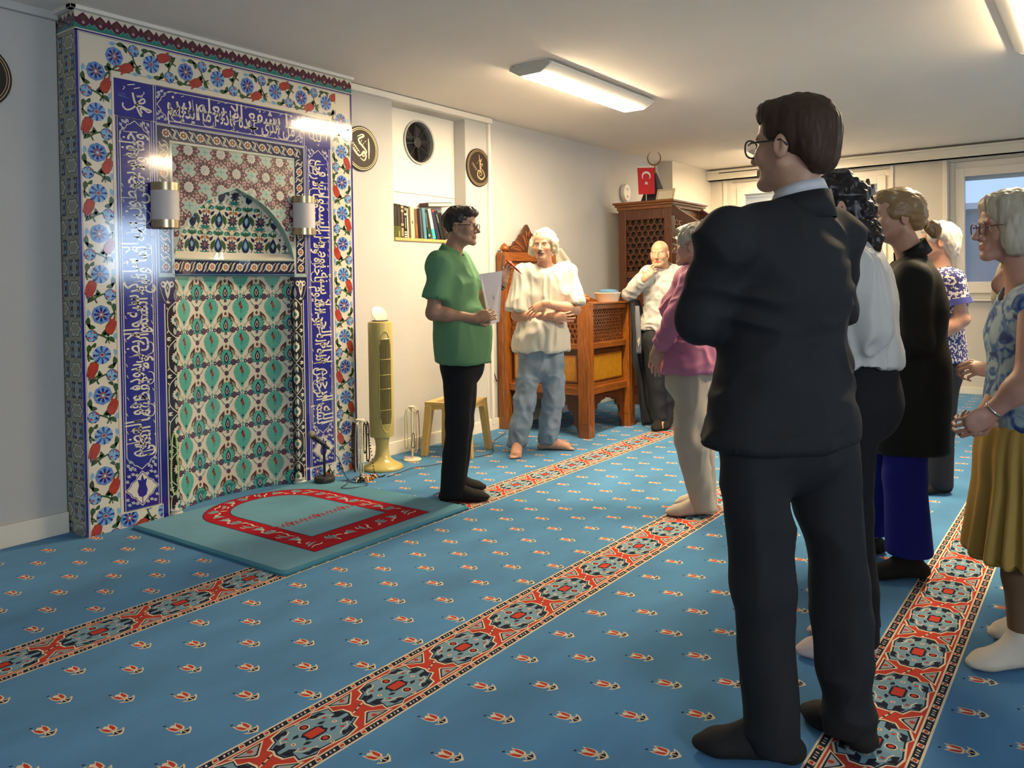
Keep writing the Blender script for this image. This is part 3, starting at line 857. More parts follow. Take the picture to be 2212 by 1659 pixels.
# --- border of small flowers and leaves around the arch
ib = P_front()
for r in ((0.435, 1.390, 0.535, 2.256), (1.390, 1.390, 1.490, 2.256), (0.535, 2.150, 1.390, 2.256)): ib.rect(*r, g_cream, 0)
for r in ((0.425, 0.085, 0.435, 2.256), (1.490, 0.085, 1.495, 2.256)): ib.rect(*r, g_cob, 0)
ib.frame(0.436, 1.392, 1.489, 2.252, 0.004, g_mid, 1)
for r in ((0.443, 1.400, 0.520, 2.245), (1.405, 1.400, 1.482, 2.245), (0.520, 2.166, 1.405, 2.245)): ib.rect(*r, g_navy, 1)
for r in ((0.524, 1.39, 0.531, 2.158), (1.394, 1.39, 1.401, 2.158), (0.524, 2.154, 1.401, 2.161)): ib.rect(*r, g_mint, 1)


def small_flower(p, x, y, r=0.027):
    p.disc(x, y, r * 0.55, g_cream, 3, 8)
    for k in range(8):
        a = k * math.pi / 4
        p.disc(x + r * 0.62 * math.cos(a), y + r * 0.62 * math.sin(a), r * 0.36, g_cream, 3, 6)
    for k in range(6):
        a = k * math.pi / 3
        p.leaf((x, y), (x + r * 0.72 * math.cos(a), y + r * 0.72 * math.sin(a)), r * 0.36, g_rust, 4, n=4)
    p.disc(x, y, r * 0.2, g_cream, 5, 6)


def small_leaf(p, x, y, s):
    p.stroke(spline([(x - 0.020 * s, y + 0.030), (x + 0.004, y + 0.012), (x - 0.004, y - 0.012), (x + 0.020 * s, y - 0.030)], 4), 0.013, g_cream, 2, 'both')
    p.stroke(spline([(x - 0.017 * s, y + 0.024), (x + 0.002, y + 0.010), (x - 0.002, y - 0.010), (x + 0.017 * s, y - 0.024)], 4), 0.006, g_olive, 3, 'both')
    p.stroke(spline([(x - 0.030 * s, y + 0.010), (x - 0.022 * s, y - 0.012), (x - 0.004 * s, y - 0.030)], 3), 0.007, g_grey, 2, 'both')
    p.stroke(spline([(x + 0.030 * s, y - 0.010), (x + 0.022 * s, y + 0.012), (x + 0.004 * s, y + 0.030)], 3), 0.007, g_grey, 2, 'both')


def chain(p, T, L, ph=0.0):
    n = int(round(L / 0.1083))
    for k in range(n):
        p.T = T; x = (k + 0.5) * L / n
        small_flower(p, x - 0.027, 0); small_leaf(p, x + 0.027, 0, 1); p.T = None


chain(ib, lambda q: (0.4815, 1.410 + q[0]) if False else (0.4815 + q[1], 1.410 + q[0]), 0.75)
chain(ib, lambda q: (1.4435 - q[1], 1.410 + q[0]), 0.75)
chain(ib, lambda q: (0.470 + q[0], 2.205 + q[1]), 0.985)
ib.build('inner_flower_border', mih, recalc=False, world=True)

# --- star tiles in the spandrels, with the arch cut out
_g = (g_mint, g_pink, g_brown, g_maroon, g_teal2, g_red)
g_mint_, g_pink_, g_brown_, g_maroon_, g_teal2_, g_red_ = [mat('matt_' + q.name, tuple(q.node_tree.nodes['Principled BSDF'].inputs['Base Color'].default_value[:3]), 0.42) for q in _g]
sp = P_front()
mid = len(ARCH) // 2
for half in (ARCH[:mid + 1], ARCH[mid:]):
    if half is not ARCH[mid:] and half[0][0] < 0.6:
        poly = [(0.535, 2.152), (0.535, 1.481)] + half[1:] + [(0.9625, 2.152)]
    else:
        poly = [(0.9625, 2.152)] + half + [(1.390, 2.152)]
    sp.poly(poly, g_mint_, 0)


def arch_top(u):
    for a, b_ in zip(ARCH[:-1], ARCH[1:]):
        if a[0] <= u <= b_[0] and b_[0] > a[0]: return a[1] + (b_[1] - a[1]) * (u - a[0]) / (b_[0] - a[0])
    return 1.48


# the star pattern is left out wherever the arch opening is
_raw_poly = sp.poly


def keep(pts, m_, l=1):
    q = [sp.T(p_) for p_ in pts] if sp.T else list(pts)
    if any(v < arch_top(min(max(u, 0.536), 1.389)) for u, v in q): return
    _raw_poly(pts, m_, l)


sp.poly = keep
sp.clip = (0.534, 1.40, 1.391, 2.150)
for j in range(9):
    for i in range(-1, 6):
        x = 0.535 + (i + (0.5 if j % 2 else 0.0)) * 0.217 + 0.10; y = 2.125 - j * 0.1083
        for k in range(12):
            a = k * math.pi / 6
            c, s = math.cos(a), math.sin(a)
            sp.leaf((x + 0.020 * c, y + 0.020 * s), (x + 0.086 * c, y + 0.086 * s), 0.042, g_pink_, 2, n=4)
            sp.leaf((x + 0.030 * c, y + 0.030 * s), (x + 0.081 * c, y + 0.081 * s), 0.031, g_brown_ if k % 2 else g_maroon_, 3, n=4)
            sp.disc(x + 0.056 * c, y + 0.056 * s, 0.005, g_pink_, 4, 5)
        sp.disc(x, y, 0.024, g_pink_, 4, 12); sp.disc(x, y, 0.020, g_mint_, 5, 12)
        for k in range(6): sp.stroke([(x - 0.02 * math.cos(k * math.pi / 6), y - 0.02 * math.sin(k * math.pi / 6)), (x + 0.02 * math.cos(k * math.pi / 6), y + 0.02 * math.sin(k * math.pi / 6))], 0.0018, g_pink_, 6)
        x2 = x + 0.1085
        sp.poly([(x2 + 0.034 * math.cos(k * math.pi / 4 + 0.39), y + 0.034 * math.sin(k * math.pi / 4 + 0.39)) for k in range(8)], g_pink_, 5)
        sp.poly([(x2 + 0.031 * math.cos(k * math.pi / 4 + 0.39), y + 0.031 * math.sin(k * math.pi / 4 + 0.39)) for k in range(8)], g_mint_, 6)
        sp.stroke([(x2 - 0.02, y), (x2 + 0.02, y)], 0.003, g_teal2_, 7); sp.stroke([(x2, y - 0.02), (x2, y + 0.02)], 0.003, g_teal2_, 7)
        for dx, dy in ((0.054, 0.054), (-0.054, 0.054), (0.088, 0.030), (-0.088, 0.030), (0.088, -0.030)):
            sp.poly([(x + dx + (0.012 if k % 2 == 0 else 0.005) * math.cos(k * math.pi / 5), y + dy + (0.012 if k % 2 == 0 else 0.005) * math.sin(k * math.pi / 5)) for k in range(10)], g_red_, 7)
sp.clip = None
sp.poly = _raw_poly
sp.build('star_tile_panel', mih, recalc=False, world=True)

# --- curved wall inside the niche
RN, SAG, REV = 0.9639, 0.100, 0.050


def niche_pt(s, v, l):
    a = s / RN; x = RN * math.sin(a); d = RN * math.cos(a) - (RN - SAG)
    if v < 1.3945: d += REV
    elif v > 1.49: d = max(0.012, 0.115 * math.sqrt(max(0.0, 1 - (x / 0.45) ** 2 - ((v - 1.49) / 0.47) ** 2)))
    return (MX + 0.9625 + x, MY + d - l * EPS, v)


nw = Paint((0, 0, 0), (1, 0, 0), (0, 0, 1), (0, -1, 0)); nw.warp = niche_pt
SH = 0.442
for k in range(24):
    s0 = -SH + k * 2 * SH / 24; s1 = s0 + 2 * SH / 24
    for v0, v1, m_ in ((0, 1.3935, g_cream), (1.3945, 1.490, g_navy), *[(1.490 + 0.046 * q, 1.536 + 0.046 * q, g_cream) for q in range(10)]): nw.rect(s0, v0, s1, v1, m_, 0)
    for v0, v1, m_ in ((1.384, 1.3935, g_mint), (1.482, 1.490, g_mint)): nw.rect(s0, v0, s1, v1, m_, 2)
for k in range(9):
    x = -0.40 + k * 0.1
    small_flower(nw, x - 0.025, 1.4415, 0.028); small_leaf(nw, x + 0.025, 1.4415, -1)
nw.clip = (-SH, 0.0, SH, 1.383)


def niche_cell(x, y):
    og = [(0, 0.090), (0.012, 0.074), (0.034, 0.062), (0.054, 0.034), (0.058, 0.008), (0.045, -0.026), (0.026, -0.050), (0, -0.090)]
    og = og + [(-a, b_) for a, b_ in og[-2:0:-1]]
    nw.poly([(x + a, y + b_) for a, b_ in og], g_teal, 3)
    for s in (1, -1):
        for a, b_ in ((0.045, 0.03), (0.052, 0.006), (0.044, -0.014), (0.030, 0.050)): nw.disc(x + s * a, y + b_, 0.0045, g_mint, 4, 5, 0.007)
        nw.stroke(spline([(x + s * 0.006, y - 0.065), (x + s * 0.03, y - 0.045), (x + s * 0.034, y - 0.025), (x + s * 0.022, y - 0.03)], 3), 0.003, g_mint, 4)
        nw.leaf((x + s * 0.003, y - 0.06), (x + s * 0.016, y + 0.004), 0.010, g_teal2, 4, 0.004 * s, 4)
    nw.leaf((x, y - 0.004), (x, y + 0.060), 0.032, g_maroon, 4, n=4); nw.leaf((x, y + 0.002), (x, y + 0.048), 0.014, g_red, 5, n=4)
    nw.stroke([(x, y + 0.006), (x, y - 0.062)], 0.005, g_teal2, 5); nw.poly([(x - 0.010, y - 0.058), (x + 0.010, y - 0.058), (x, y - 0.072)], g_navy, 5)
    nw.poly([(x, y + 0.112), (x + 0.010, y + 0.098), (x, y + 0.084), (x - 0.010, y + 0.098)], g_teal, 3)
    # brown buds and small stems to the next row
    for s in (1, -1):
        nw.leaf((x + s * 0.046, y - 0.080), (x + s * 0.086, y - 0.014), 0.034, g_brown, 3, -0.004 * s, 5); nw.leaf((x + s * 0.050, y - 0.078), (x + s * 0.072, y - 0.042), 0.017, g_olive, 4, 0, 4)
        nw.stroke(spline([(x + s * 0.046, y - 0.080), (x + s * 0.022, y - 0.106), (x + s * 0.010, y - 0.118)], 3), 0.003, g_green, 2)
        for k in range(5):
            a = k * 2 * math.pi / 5
            nw.disc(x + s * 0.026 + 0.009 * math.cos(a), y - 0.125 + 0.009 * math.sin(a), 0.006, g_navy, 3, 5)
        nw.disc(x + s * 0.026, y - 0.125, 0.005, g_pink, 4, 6); nw.stroke([(x + s * 0.026, y - 0.116), (x + s * 0.018, y - 0.085)], 0.0025, g_olive, 2)
        nw.disc(x + s * 0.058, y + 0.080, 0.021, g_brown, 3, 9); nw.disc(x + s * 0.058, y + 0.080, 0.016, g_purp, 4, 8)
        nw.stroke(spline([(x + s * 0.062, y + 0.062), (x + s * 0.085, y + 0.03), (x + s * 0.098, y + 0.025)], 3), 0.006, g_teal2, 2, 'both')
    x2 = x + 0.1083
    # spiky palmette between the medallions
    y2 = y - 0.104
    nw.poly([(x2 + 0.001 + (0.054 if k % 2 == 0 else 0.042) * math.cos(k * math.pi / 11 - math.pi / 2 + 0.5 * 0) * (1 if True else 0), y2 + 0.010 + (0.057 if k % 2 == 0 else 0.046) * math.sin(k * math.pi / 11 - math.pi / 2)) for k in range(22)], g_teal2, 3)
    nw.poly([(x2 + (0.047 if k % 2 == 0 else 0.034) * math.cos(k * math.pi / 11 - math.pi / 2), y2 + 0.012 + (0.050 if k % 2 == 0 else 0.038) * math.sin(k * math.pi / 11 - math.pi / 2)) for k in range(22)], g_teal, 4)
    nw.leaf((x2, y2 - 0.030), (x2, y2 + 0.046), 0.036, g_navy, 5, n=5); nw.leaf((x2, y2 - 0.018), (x2, y2 + 0.030), 0.022, g_pink, 6, n=4); nw.leaf((x2, y2 - 0.012), (x2, y2 + 0.022), 0.012, g_brown, 7, n=4)
    nw.disc(x2, y2 - 0.046, 0.010, g_navy, 4, 7); nw.disc(x2, y2 - 0.046, 0.004, g_pink, 5, 5)
    nw.disc(x2, y2 + 0.118, 0.016, g_brown, 3, 9); nw.disc(x2, y2 + 0.118, 0.012, g_purp, 4, 8)
    nw.poly([(x2, y2 + 0.094), (x2 + 0.011, y2 + 0.080), (x2, y2 + 0.066), (x2 - 0.011, y2 + 0.080)], g_brown, 3); nw.disc(x2, y2 + 0.080, 0.004, g_rust, 4, 5)


for j in range(-1, 7):
    for i in range(-3, 3): niche_cell(-0.108 + i * 0.2165 + 0.2165, 0.135 + 0.2075 * j)
nw.clip = (-SH, 1.492, SH, 1.95)


def dome_cell(x, y):
    nw.stroke(spline([(x - 0.055, y - 0.05), (x - 0.03, y - 0.01), (x, y - 0.05), (x + 0.03, y - 0.01), (x + 0.055, y - 0.05)], 3), 0.004, g_green, 2)
    for s in (1, -1):
        nw.leaf((x + s * 0.008, y + 0.052), (x + s * 0.052, y + 0.066), 0.018, g_green, 3, 0.008 * s); nw.leaf((x + s * 0.006, y - 0.066), (x + s * 0.045, y - 0.052), 0.016, g_olive, 3, 0.006 * s)
        nw.leaf((x + s * 0.005, y + 0.045), (x + s * 0.032, y + 0.030), 0.017, g_rust, 3, 0.0)
        nw.disc(x + s * 0.035, y - 0.078, 0.016, g_teal2, 3, 8, 0.011); nw.disc(x + s * 0.035, y - 0.078, 0.007, g_teal, 4, 6)
        nw.stroke(spline([(x + s * 0.104, y - 0.06), (x + s * 0.072, y - 0.02), (x + s * 0.078, y + 0.03)], 4), 0.020, g_teal2, 2, 'both'); nw.stroke(spline([(x + s * 0.100, y - 0.056), (x + s * 0.080, y - 0.02), (x + s * 0.084, y + 0.025)], 4), 0.005, g_mint, 3, 'both')
    nw.poly([(x + (0.036 if k % 2 == 0 else 0.020) * math.cos(k * math.pi / 9 + 0.1), y - 0.005 + (0.038 if k % 2 == 0 else 0.022) * math.sin(k * math.pi / 9 + 0.1)) for k in range(18)], g_navy, 4)
    nw.poly([(x + (0.026 if k % 2 == 0 else 0.013) * math.cos(k * math.pi / 9), y - 0.002 + (0.026 if k % 2 == 0 else 0.014) * math.sin(k * math.pi / 9)) for k in range(18)], g_purp, 5)
    nw.leaf((x, y - 0.012), (x, y + 0.012), 0.014, g_rust, 6, n=4); nw.poly([(x - 0.034, y - 0.036), (x + 0.034, y - 0.036), (x + 0.016, y - 0.056), (x - 0.016, y - 0.056)], g_teal2, 3)
    nw.stroke([(x, y + 0.03), (x, y + 0.06)], 0.004, g_green, 3)
    for s in (1, -1):
        nw.leaf((x + s * 0.046, y - 0.030), (x + s * 0.070, y + 0.030), 0.026, g_green, 2, 0.006 * s); nw.leaf((x + s * 0.060, y + 0.058), (x + s * 0.100, y + 0.070), 0.020, g_teal2, 2); nw.leaf((x + s * 0.030, y + 0.02), (x + s * 0.055, y + 0.045), 0.018, g_navy, 2)
    x2 = x + 0.0875
    nw.leaf((x2, y - 0.05), (x2, y + 0.046), 0.046, g_navy, 4, n=5); nw.leaf((x2, y - 0.03), (x2, y + 0.030), 0.028, g_mid, 5, n=4); nw.leaf((x2, y - 0.02), (x2, y + 0.02), 0.014, g_mint, 6, n=4)
    nw.stroke([(x2, y + 0.04), (x2, y + 0.085)], 0.004, g_green, 3); nw.leaf((x2, y + 0.05), (x2 + 0.03, y + 0.075), 0.014, g_green, 3); nw.leaf((x2, y + 0.05), (x2 - 0.03, y + 0.075), 0.014, g_green, 3)
    for s in (1, -1): nw.disc(x2 + s * 0.022, y + 0.066, 0.012, g_teal2, 3, 7)


for j in range(3):
    for i in range(-4, 4):
        nw.place(0.03 + i * 0.196, 1.582 + 0.156 * j, 0, 1.12); dome_cell(0.0, 0.0); nw.done()
nw.clip = None
nw.build('niche_wall', mih, recalc=False, world=True)

# --- corner pilasters (printed on the jamb and its reveal) and the arch soffit
for s, u0, u1 in ((-1, 0.435, 0.535), (1, 1.390, 1.490)):
    p = P_front()
    edge = u1 if s < 0 else u0
    o = lambda d: edge + s * d          # distance from the corner, outwards
    rr = lambda a, b_, v0, v1, m_, l: p.rect(min(o(a), o(b_)), v0, max(o(a), o(b_)), v1, m_, l)
    p.rect(u0, 0, u1, 1.390, g_navy, 0); rr(0.094, 0.100, 0, 1.39, g_cob, 1); rr(0.072, 0.094, 0, 1.23, g_cob, 1)
    rr(0.064, 0.071, 0, 1.225, g_cream, 2); rr(0.0, 0.062, 0, 1.225, g_black, 2)
    p.rect(u0, 1.378, u1, 1.390, g_mint, 2)

    def half_shaft(P_, oo):
        for k in range(6):
            v = 1.13 - 0.2165 * k
            P_.clip = None
            f = lambda pts, m_, l: P_.poly([(oo(a), v + b_) for a, b_ in pts], m_, l)
            f([(0, -0.034)] + [((0.034 if q % 2 else 0.026) * math.sin(q * math.pi / 12), -(0.034 if q % 2 else 0.026) * math.cos(q * math.pi / 12)) for q in range(1, 12)] + [(0, 0.034)], g_cream, 3)
            f([(0, -0.014), (0.010, -0.010), (0.014, 0), (0.010, 0.010), (0, 0.014)], g_teal2, 4)
            for sg in (1, -1):
                P_.stroke(spline([(oo(0.0), v + sg * 0.105), (oo(0.046), v + sg * 0.06), (oo(0.052), v), ], 5), 0.005, g_cream, 3)
                P_.leaf((oo(0.006), v + sg * 0.088), (oo(0.012), v + sg * 0.042), 0.018, g_grey, 3, 0.0)
                P_.leaf((oo(0.060), v + sg * 0.105), (oo(0.030), v + sg * 0.10), 0.012, g_cream, 3); P_.leaf((oo(0.058), v + sg * 0.075), (oo(0.045), v + sg * 0.055), 0.008, g_cream, 3)
        v = 1.30                     # capital
        for pts, m_, l in (([(0.018, 0.055), (0.038, 0.050), (0.048, 0.060), (0.058, 0.050), (0.078, 0.055), (0.090, 0.040), (0.082, 0.022), (0.066, 0.016), (0.060, -0.020), (0.048, -0.050), (0.036, -0.020), (0.030, 0.016), (0.014, 0.022), (0.006, 0.040)], g_cream, 3),
                           ([(0.048, 0.044), (0.058, 0.020), (0.048, -0.016), (0.038, 0.020)], g_navy, 4), ([(0.020, 0.046), (0.030, 0.036), (0.020, 0.028), (0.012, 0.038)], g_navy, 4), ([(0.076, 0.046), (0.086, 0.038), (0.076, 0.028), (0.066, 0.036)], g_navy, 4), ([(0.048, 0.030), (0.052, 0.016), (0.048, 0.004), (0.044, 0.016)], g_cream, 5), ([(0.042, -0.056), (0.054, -0.056), (0.048, -0.068)], g_cream, 3)):
            P_.poly([(oo(a), v + b_) for a, b_ in pts], m_, l)
        P_.stroke(spline([(oo(0.092), v + 0.02), (oo(0.078), v - 0.03), (oo(0.062), v - 0.065)], 4), 0.003, g_grey, 3)
        P_.leaf((oo(0.0), v - 0.06), (oo(0.0), v + 0.01), 0.022, g_grey, 3)

    half_shaft(p, o)
    p.build('corner_pilaster', mih, recalc=False, world=True)
    # reveal
    X = MX + edge
    q = Paint((X, MY, 0), (0, 1, 0), (0, 0, 1), (-s, 0, 0))
    q.rect(0, 0, REV, 1.480, g_cream, 0); q.rect(0, 0, REV, 1.390, g_navy, 1); q.rect(0.0, 1.39, REV, 1.48, g_navy, 1)
    q.rect(0, 0, REV - 0.006, 1.225, g_black, 2); q.rect(0, 1.378, REV, 1.39, g_mint, 2)
    q.clip = (0, 0, REV, 1.5)
    half_shaft(q, lambda d: d)
    q.build('niche_reveal', mih, recalc=False, world=True)
so = MB()
vs = []
for u, v in ARCH: vs += [(MX + u, MY, v), (MX + u, MY + 0.16, v)]
so.raw(vs, [(2 * k, 2 * k + 1, 2 * k + 3, 2 * k + 2) for k in range(len(ARCH) - 1)], g_mint)
so.build('arch_soffit', mih, recalc=False, world=True)
for x in (0.512, 1.408):
    ft = MB(); ft.lathe([(0.040, 0.0), (0.042, 0.012), (0.034, 0.02), (0.037, 0.034)], g_cream, (MX + x, MY + 0.006, 0), 14)
    ft.build('pilaster_foot', mih, world=True)

# --- grey-white lobed tiles on the side faces
for x, n in ((MX, -1), (MX + 1.92, 1)):
    q = Paint((x, MY, 0), (0, 1, 0), (0, 0, 1), (n, 0, 0))
    D = YL - MY if n < 0 else YB - MY
    q.rect(0, 0, D, 2.695, g_olive, 0)
    q.clip = (0.0, 0, D, 2.68)

    def lobed(u, v, a, b_, rot):
        for o_, m_, l in ((1.12, g_black, 2), (1.0, g_grey, 3), (0.76, g_olive, 4), (0.45, g_green, 5)):
            if o_ == 0.45: 
                q.disc(u + (a * 0.55 if not rot else 0), v + (a * 0.55 if rot else 0), b_ * 0.45, g_olive, 5, 6); continue
            pts = []
            for k in range(24):
                t = k * math.pi / 12; r_ = (1 + 0.16 * math.cos(6 * t)) * o_
                px_, py_ = a * r_ * math.cos(t), b_ * r_ * math.sin(t)
                pts.append((u + (py_ if rot else px_), v + (px_ if rot else py_)))
            q.poly(pts, m_, l)

    for j in range(26):
        v = 2.62 - j * 0.1083
        for i in range(-1, 3):
            u = 0.065 + i * 0.13
            if (i + j) % 2 == 0: lobed(u, v, 0.056, 0.038, False)
            else:
                lobed(u, v, 0.046, 0.022, True)
                for s_ in (1, -1):
                    q.poly([(u + s_ * 0.036 + dx, v + dy) for dx, dy in ((-0.022, 0.045), (0.022, 0.045), (0.013, 0), (0.022, -0.045), (-0.022, -0.045), (-0.013, 0))], g_navy, 2)
                    for dy in (0.022, -0.022): q.disc(u + s_ * 0.036, v + dy, 0.012, g_pale, 4, 6); q.disc(u + s_ * 0.036, v + dy, 0.005, g_navy, 5, 5)
    q.clip = None
    q.rect(0, 2.682, D, 2.690, g_cream, 6)
    q.build('side_tiles', mih, recalc=False, world=True)

# --- crest of dark red pointed tiles along the top
for O, U, N, L in (((MX, MY, 2.690), (1, 0, 0), (0, -1, 0), 1.92), ((MX, YL, 2.690), (0, -1, 0), (-1, 0, 0), YL - MY)):
    c = Paint(O, U, (0, 0, 1), N)
    c.rect(0, 0, L, 0.092, g_cream, 0); c.rect(0, 0.028, L, 0.056, g_maroon, 2); c.rect(0, 0, L, 0.012, g_teal2, 2); c.rect(0, -0.006, L, 0.0, g_cream, 3); c.rect(0, 0.008, L, 0.030, g_teal2, 1)
    c.clip = (0, 0, L, 0.10)
    n = int(L / 0.0905) + 1
    for k in range(n):
        u = (k + 0.5) * 0.0905
        c.poly([(u - 0.030, 0.022), (u - 0.036, 0.050), (u - 0.022, 0.068), (u, 0.086), (u + 0.022, 0.068), (u + 0.036, 0.050), (u + 0.030, 0.022), (u, 0.012)], g_maroon, 4)
        c.poly([(u - 0.018, 0.050), (u, 0.074), (u + 0.018, 0.050), (u, 0.044)], g_brown, 5); c.disc(u, 0.034, 0.008, g_pink, 5, 7); c.disc(u, 0.034, 0.004, g_maroon, 6, 6)
        u2 = u + 0.04525
        c.poly([(u2 - 0.022, 0.026), (u2 - 0.016, 0.056), (u2, 0.082), (u2 + 0.016, 0.056), (u2 + 0.022, 0.026)], g_maroon, 3)
        for s_ in (-1, 1): c.stroke([(u2 + s_ * 0.028, 0.014), (u2 + s_ * 0.012, 0.034), (u2 + s_ * 0.002, 0.020)], 0.005, g_teal, 5)
    c.clip = None
    c.build('crest_border', mih, recalc=False, world=True)

# ---------------------------------------------------------------- prayer rug in front of the niche
r_teal = mat('rug_teal', (0.065, 0.27, 0.37), 0.95, bump=0.6, bscale=380, var=0.12, vscale=4, sheen=0.35, spec=0.1)
r_edge = mat('rug_binding', (0.04, 0.20, 0.29), 0.9, bump=0.5, bscale=300)
r_red = mat('rug_red', (0.42, 0.012, 0.025), 0.95, bump=0.5, bscale=380, var=0.06, vscale=5, spec=0.1)
r_cream = mat('rug_cream', (0.74, 0.64, 0.48), 0.95, spec=0.1); r_grey = mat('rug_grey_blue', (0.25, 0.33, 0.36), 0.95, spec=0.1); r_black = mat('rug_black', (0.02, 0.015, 0.025), 0.95, spec=0.1)
RX0, RX1, RY0, RY1, RT = 2.285, 3.615, 2.99, 4.305, 0.020
rug = Paint((0, 0, RT), (1, 0, 0), (0, 1, 0), (0, 0, 1))
c = 0.03
out = []
for cx_, cy_, a0 in ((RX1 - c, RY0 + c, -90), (RX1 - c, RY1 - c, 0), (RX0 + c, RY1 - c, 90), (RX0 + c, RY0 + c, 180)):
    out += [(cx_ + c * math.cos(math.radians(a0 + q * 22.5)), cy_ + c * math.sin(math.radians(a0 + q * 22.5))) for q in range(5)]
inn = [((RX0 + RX1) / 2 + (x - (RX0 + RX1) / 2) * 0.972, (RY0 + RY1) / 2 + (y - (RY0 + RY1) / 2) * 0.972) for x, y in out]
n = len(out)
rug.raw([(x, y, 0.001) for x, y in out] + [(x, y, RT * 0.6) for x, y in out] + [(x, y, RT) for x, y in inn], [(i, (i + 1) % n, n + (i + 1) % n, n + i) for i in range(n)] + [(n + i, n + (i + 1) % n, 2 * n + (i + 1) % n, 2 * n + i) for i in range(n)], r_edge)
rug.raw([(x, y, RT) for x, y in inn], [tuple(range(n))], r_teal)
# red border with a rounded arch towards the niche
CX = 2.970


def arch_rug(hw, yb, yt, shoulder):
    pts = [(CX - hw, yb), (CX + hw, yb), (CX + hw, shoulder)]
    pts += [(CX + hw * math.cos(t), shoulder + (yt - shoulder) * math.sin(t)) for t in [math.pi * k / 18 for k in range(1, 18)]]
    return pts + [(CX - hw, shoulder)]


rug.poly(arch_rug(0.416, 3.098, 4.298, 3.965), r_black, 1); rug.poly(arch_rug(0.411, 3.103, 4.293, 3.965), r_red, 2)
rug.poly(arch_rug(0.268, 3.300, 4.180, 3.945), r_black, 3); rug.poly(arch_rug(0.263, 3.305, 4.175, 3.945), r_teal, 4)


def rug_motif(x, y, a, kind):
    rug.place(x, y, a)
    if kind == 0:
        for s in (1, -1): rug.leaf((-0.01, 0.0), (0.05, s * 0.022), 0.028, r_grey, 5, 0.01 * s)
        rug.leaf((-0.012, 0.0), (0.055, 0.0), 0.022, r_grey, 6); rug.stroke([(0.0, 0.006), (0.042, 0.010)], 0.003, r_black, 7); rug.stroke([(0.0, -0.006), (0.042, -0.010)], 0.003, r_black, 7)
        rug.leaf((-0.015, -0.005), (-0.055, -0.03), 0.014, r_cream, 5, 0.012)
    elif kind == 1:
        rug.poly([(-0.02, -0.01), (-0.02, 0.01), (0.02, 0.028), (0.034, 0.034), (0.030, 0.012), (0.040, 0.0), (0.030, -0.012), (0.034, -0.034), (0.02, -0.028)], r_grey, 5); rug.poly([(-0.03, -0.006), (-0.03, 0.006), (-0.005, 0.012), (-0.005, -0.012)], r_cream, 6)
        rug.leaf((-0.035, 0.004), (-0.075, 0.03), 0.014, r_cream, 5, -0.012)
    else:
        rug.leaf((-0.045, -0.005), (0.045, 0.012), 0.022, r_grey, 5, 0.012); rug.stroke(spline([(-0.05, -0.03), (-0.015, -0.018), (0.02, -0.03), (0.045, -0.022)], 4), 0.010, r_cream, 5, 'both'); rug.leaf((-0.02, 0.03), (0.03, 0.038), 0.010, r_cream, 5, 0.006)
    rug.done()


k = 0
for s in (1, -1):
    for y in (3.33, 3.43, 3.53, 3.63, 3.73, 3.83, 3.93): rug_motif(CX + s * 0.338, y, math.pi / 2, k % 3); k += 1
for q in range(1, 10):
    t = math.pi * q / 10; rug_motif(CX + 0.34 * math.cos(t), 3.955 + 0.285 * math.sin(t), t + (math.pi / 2 if q % 2 else -0.4), k % 3); k += 1
for x in (-0.34, -0.22, -0.11, 0.0, 0.11, 0.22, 0.34): rug_motif(CX + x, 3.20, 0.2 if k % 2 else 1.2, k % 3); k += 1
for q in range(9):   # small red scroll across the middle
    x = CX - 0.245 + q * 0.061
    rug.stroke(spline([(x - 0.030, 3.545), (x - 0.010, 3.605), (x + 0.006, 3.56), (x + 0.030, 3.61)], 4), 0.009, r_red, 5); rug.stroke(spline([(x - 0.03, 3.62), (x, 3.585), (x + 0.03, 3.545)], 4), 0.006, r_grey, 6)
    if q % 3 == 1: rug.stroke([(x, 3.545), (x + 0.008, 3.585), (x, 3.625)], 0.012, r_red, 7)
tag(rug.build('prayer_rug', recalc=False), 'thick teal prayer rug with a red flowered arch border lying before the tiled niche', 'rug')

# ---------------------------------------------------------------- wall lamps on the niche
m_brass = mat('brushed_brass', (0.52, 0.42, 0.27), 0.28, 0.9); m_opal = mat('opal_glass', (0.62, 0.58, 0.56), 0.5)
for x, label in ((MX + 0.470, 'brass banded white wall lamp on the left of the tiled arch'), (MX + 1.455, 'brass banded white wall lamp on the right of the tiled arch')):
    t = thing('wall_lamp', label, 'wall lamp', (x, MY - 0.002, 1.785), 0, 'wall lamps of the prayer niche')
    MB().box((-0.035, -0.012, -0.11), (0.035, -0.0005, 0.11), m_brass).build('backplate', t)
    d = [(0.082 * math.cos(math.pi * q / 14), -0.012 - 0.088 * math.sin(math.pi * q / 14)) for q in range(15)]
    MB().prism([(u * 0.97, v * 0.97) for u, v in d], (0, 0, -0.085), (1, 0, 0), (0, 1, 0), (0, 0, 1), 0.17, m_opal).build('shade', t, smooth=True, sharp=40)
    for z in (-0.128, 0.083): MB().prism(d, (0, 0, z), (1, 0, 0), (0, 1, 0), (0, 0, 1), 0.045, m_brass).build('metal_band', t, smooth=True, sharp=40)

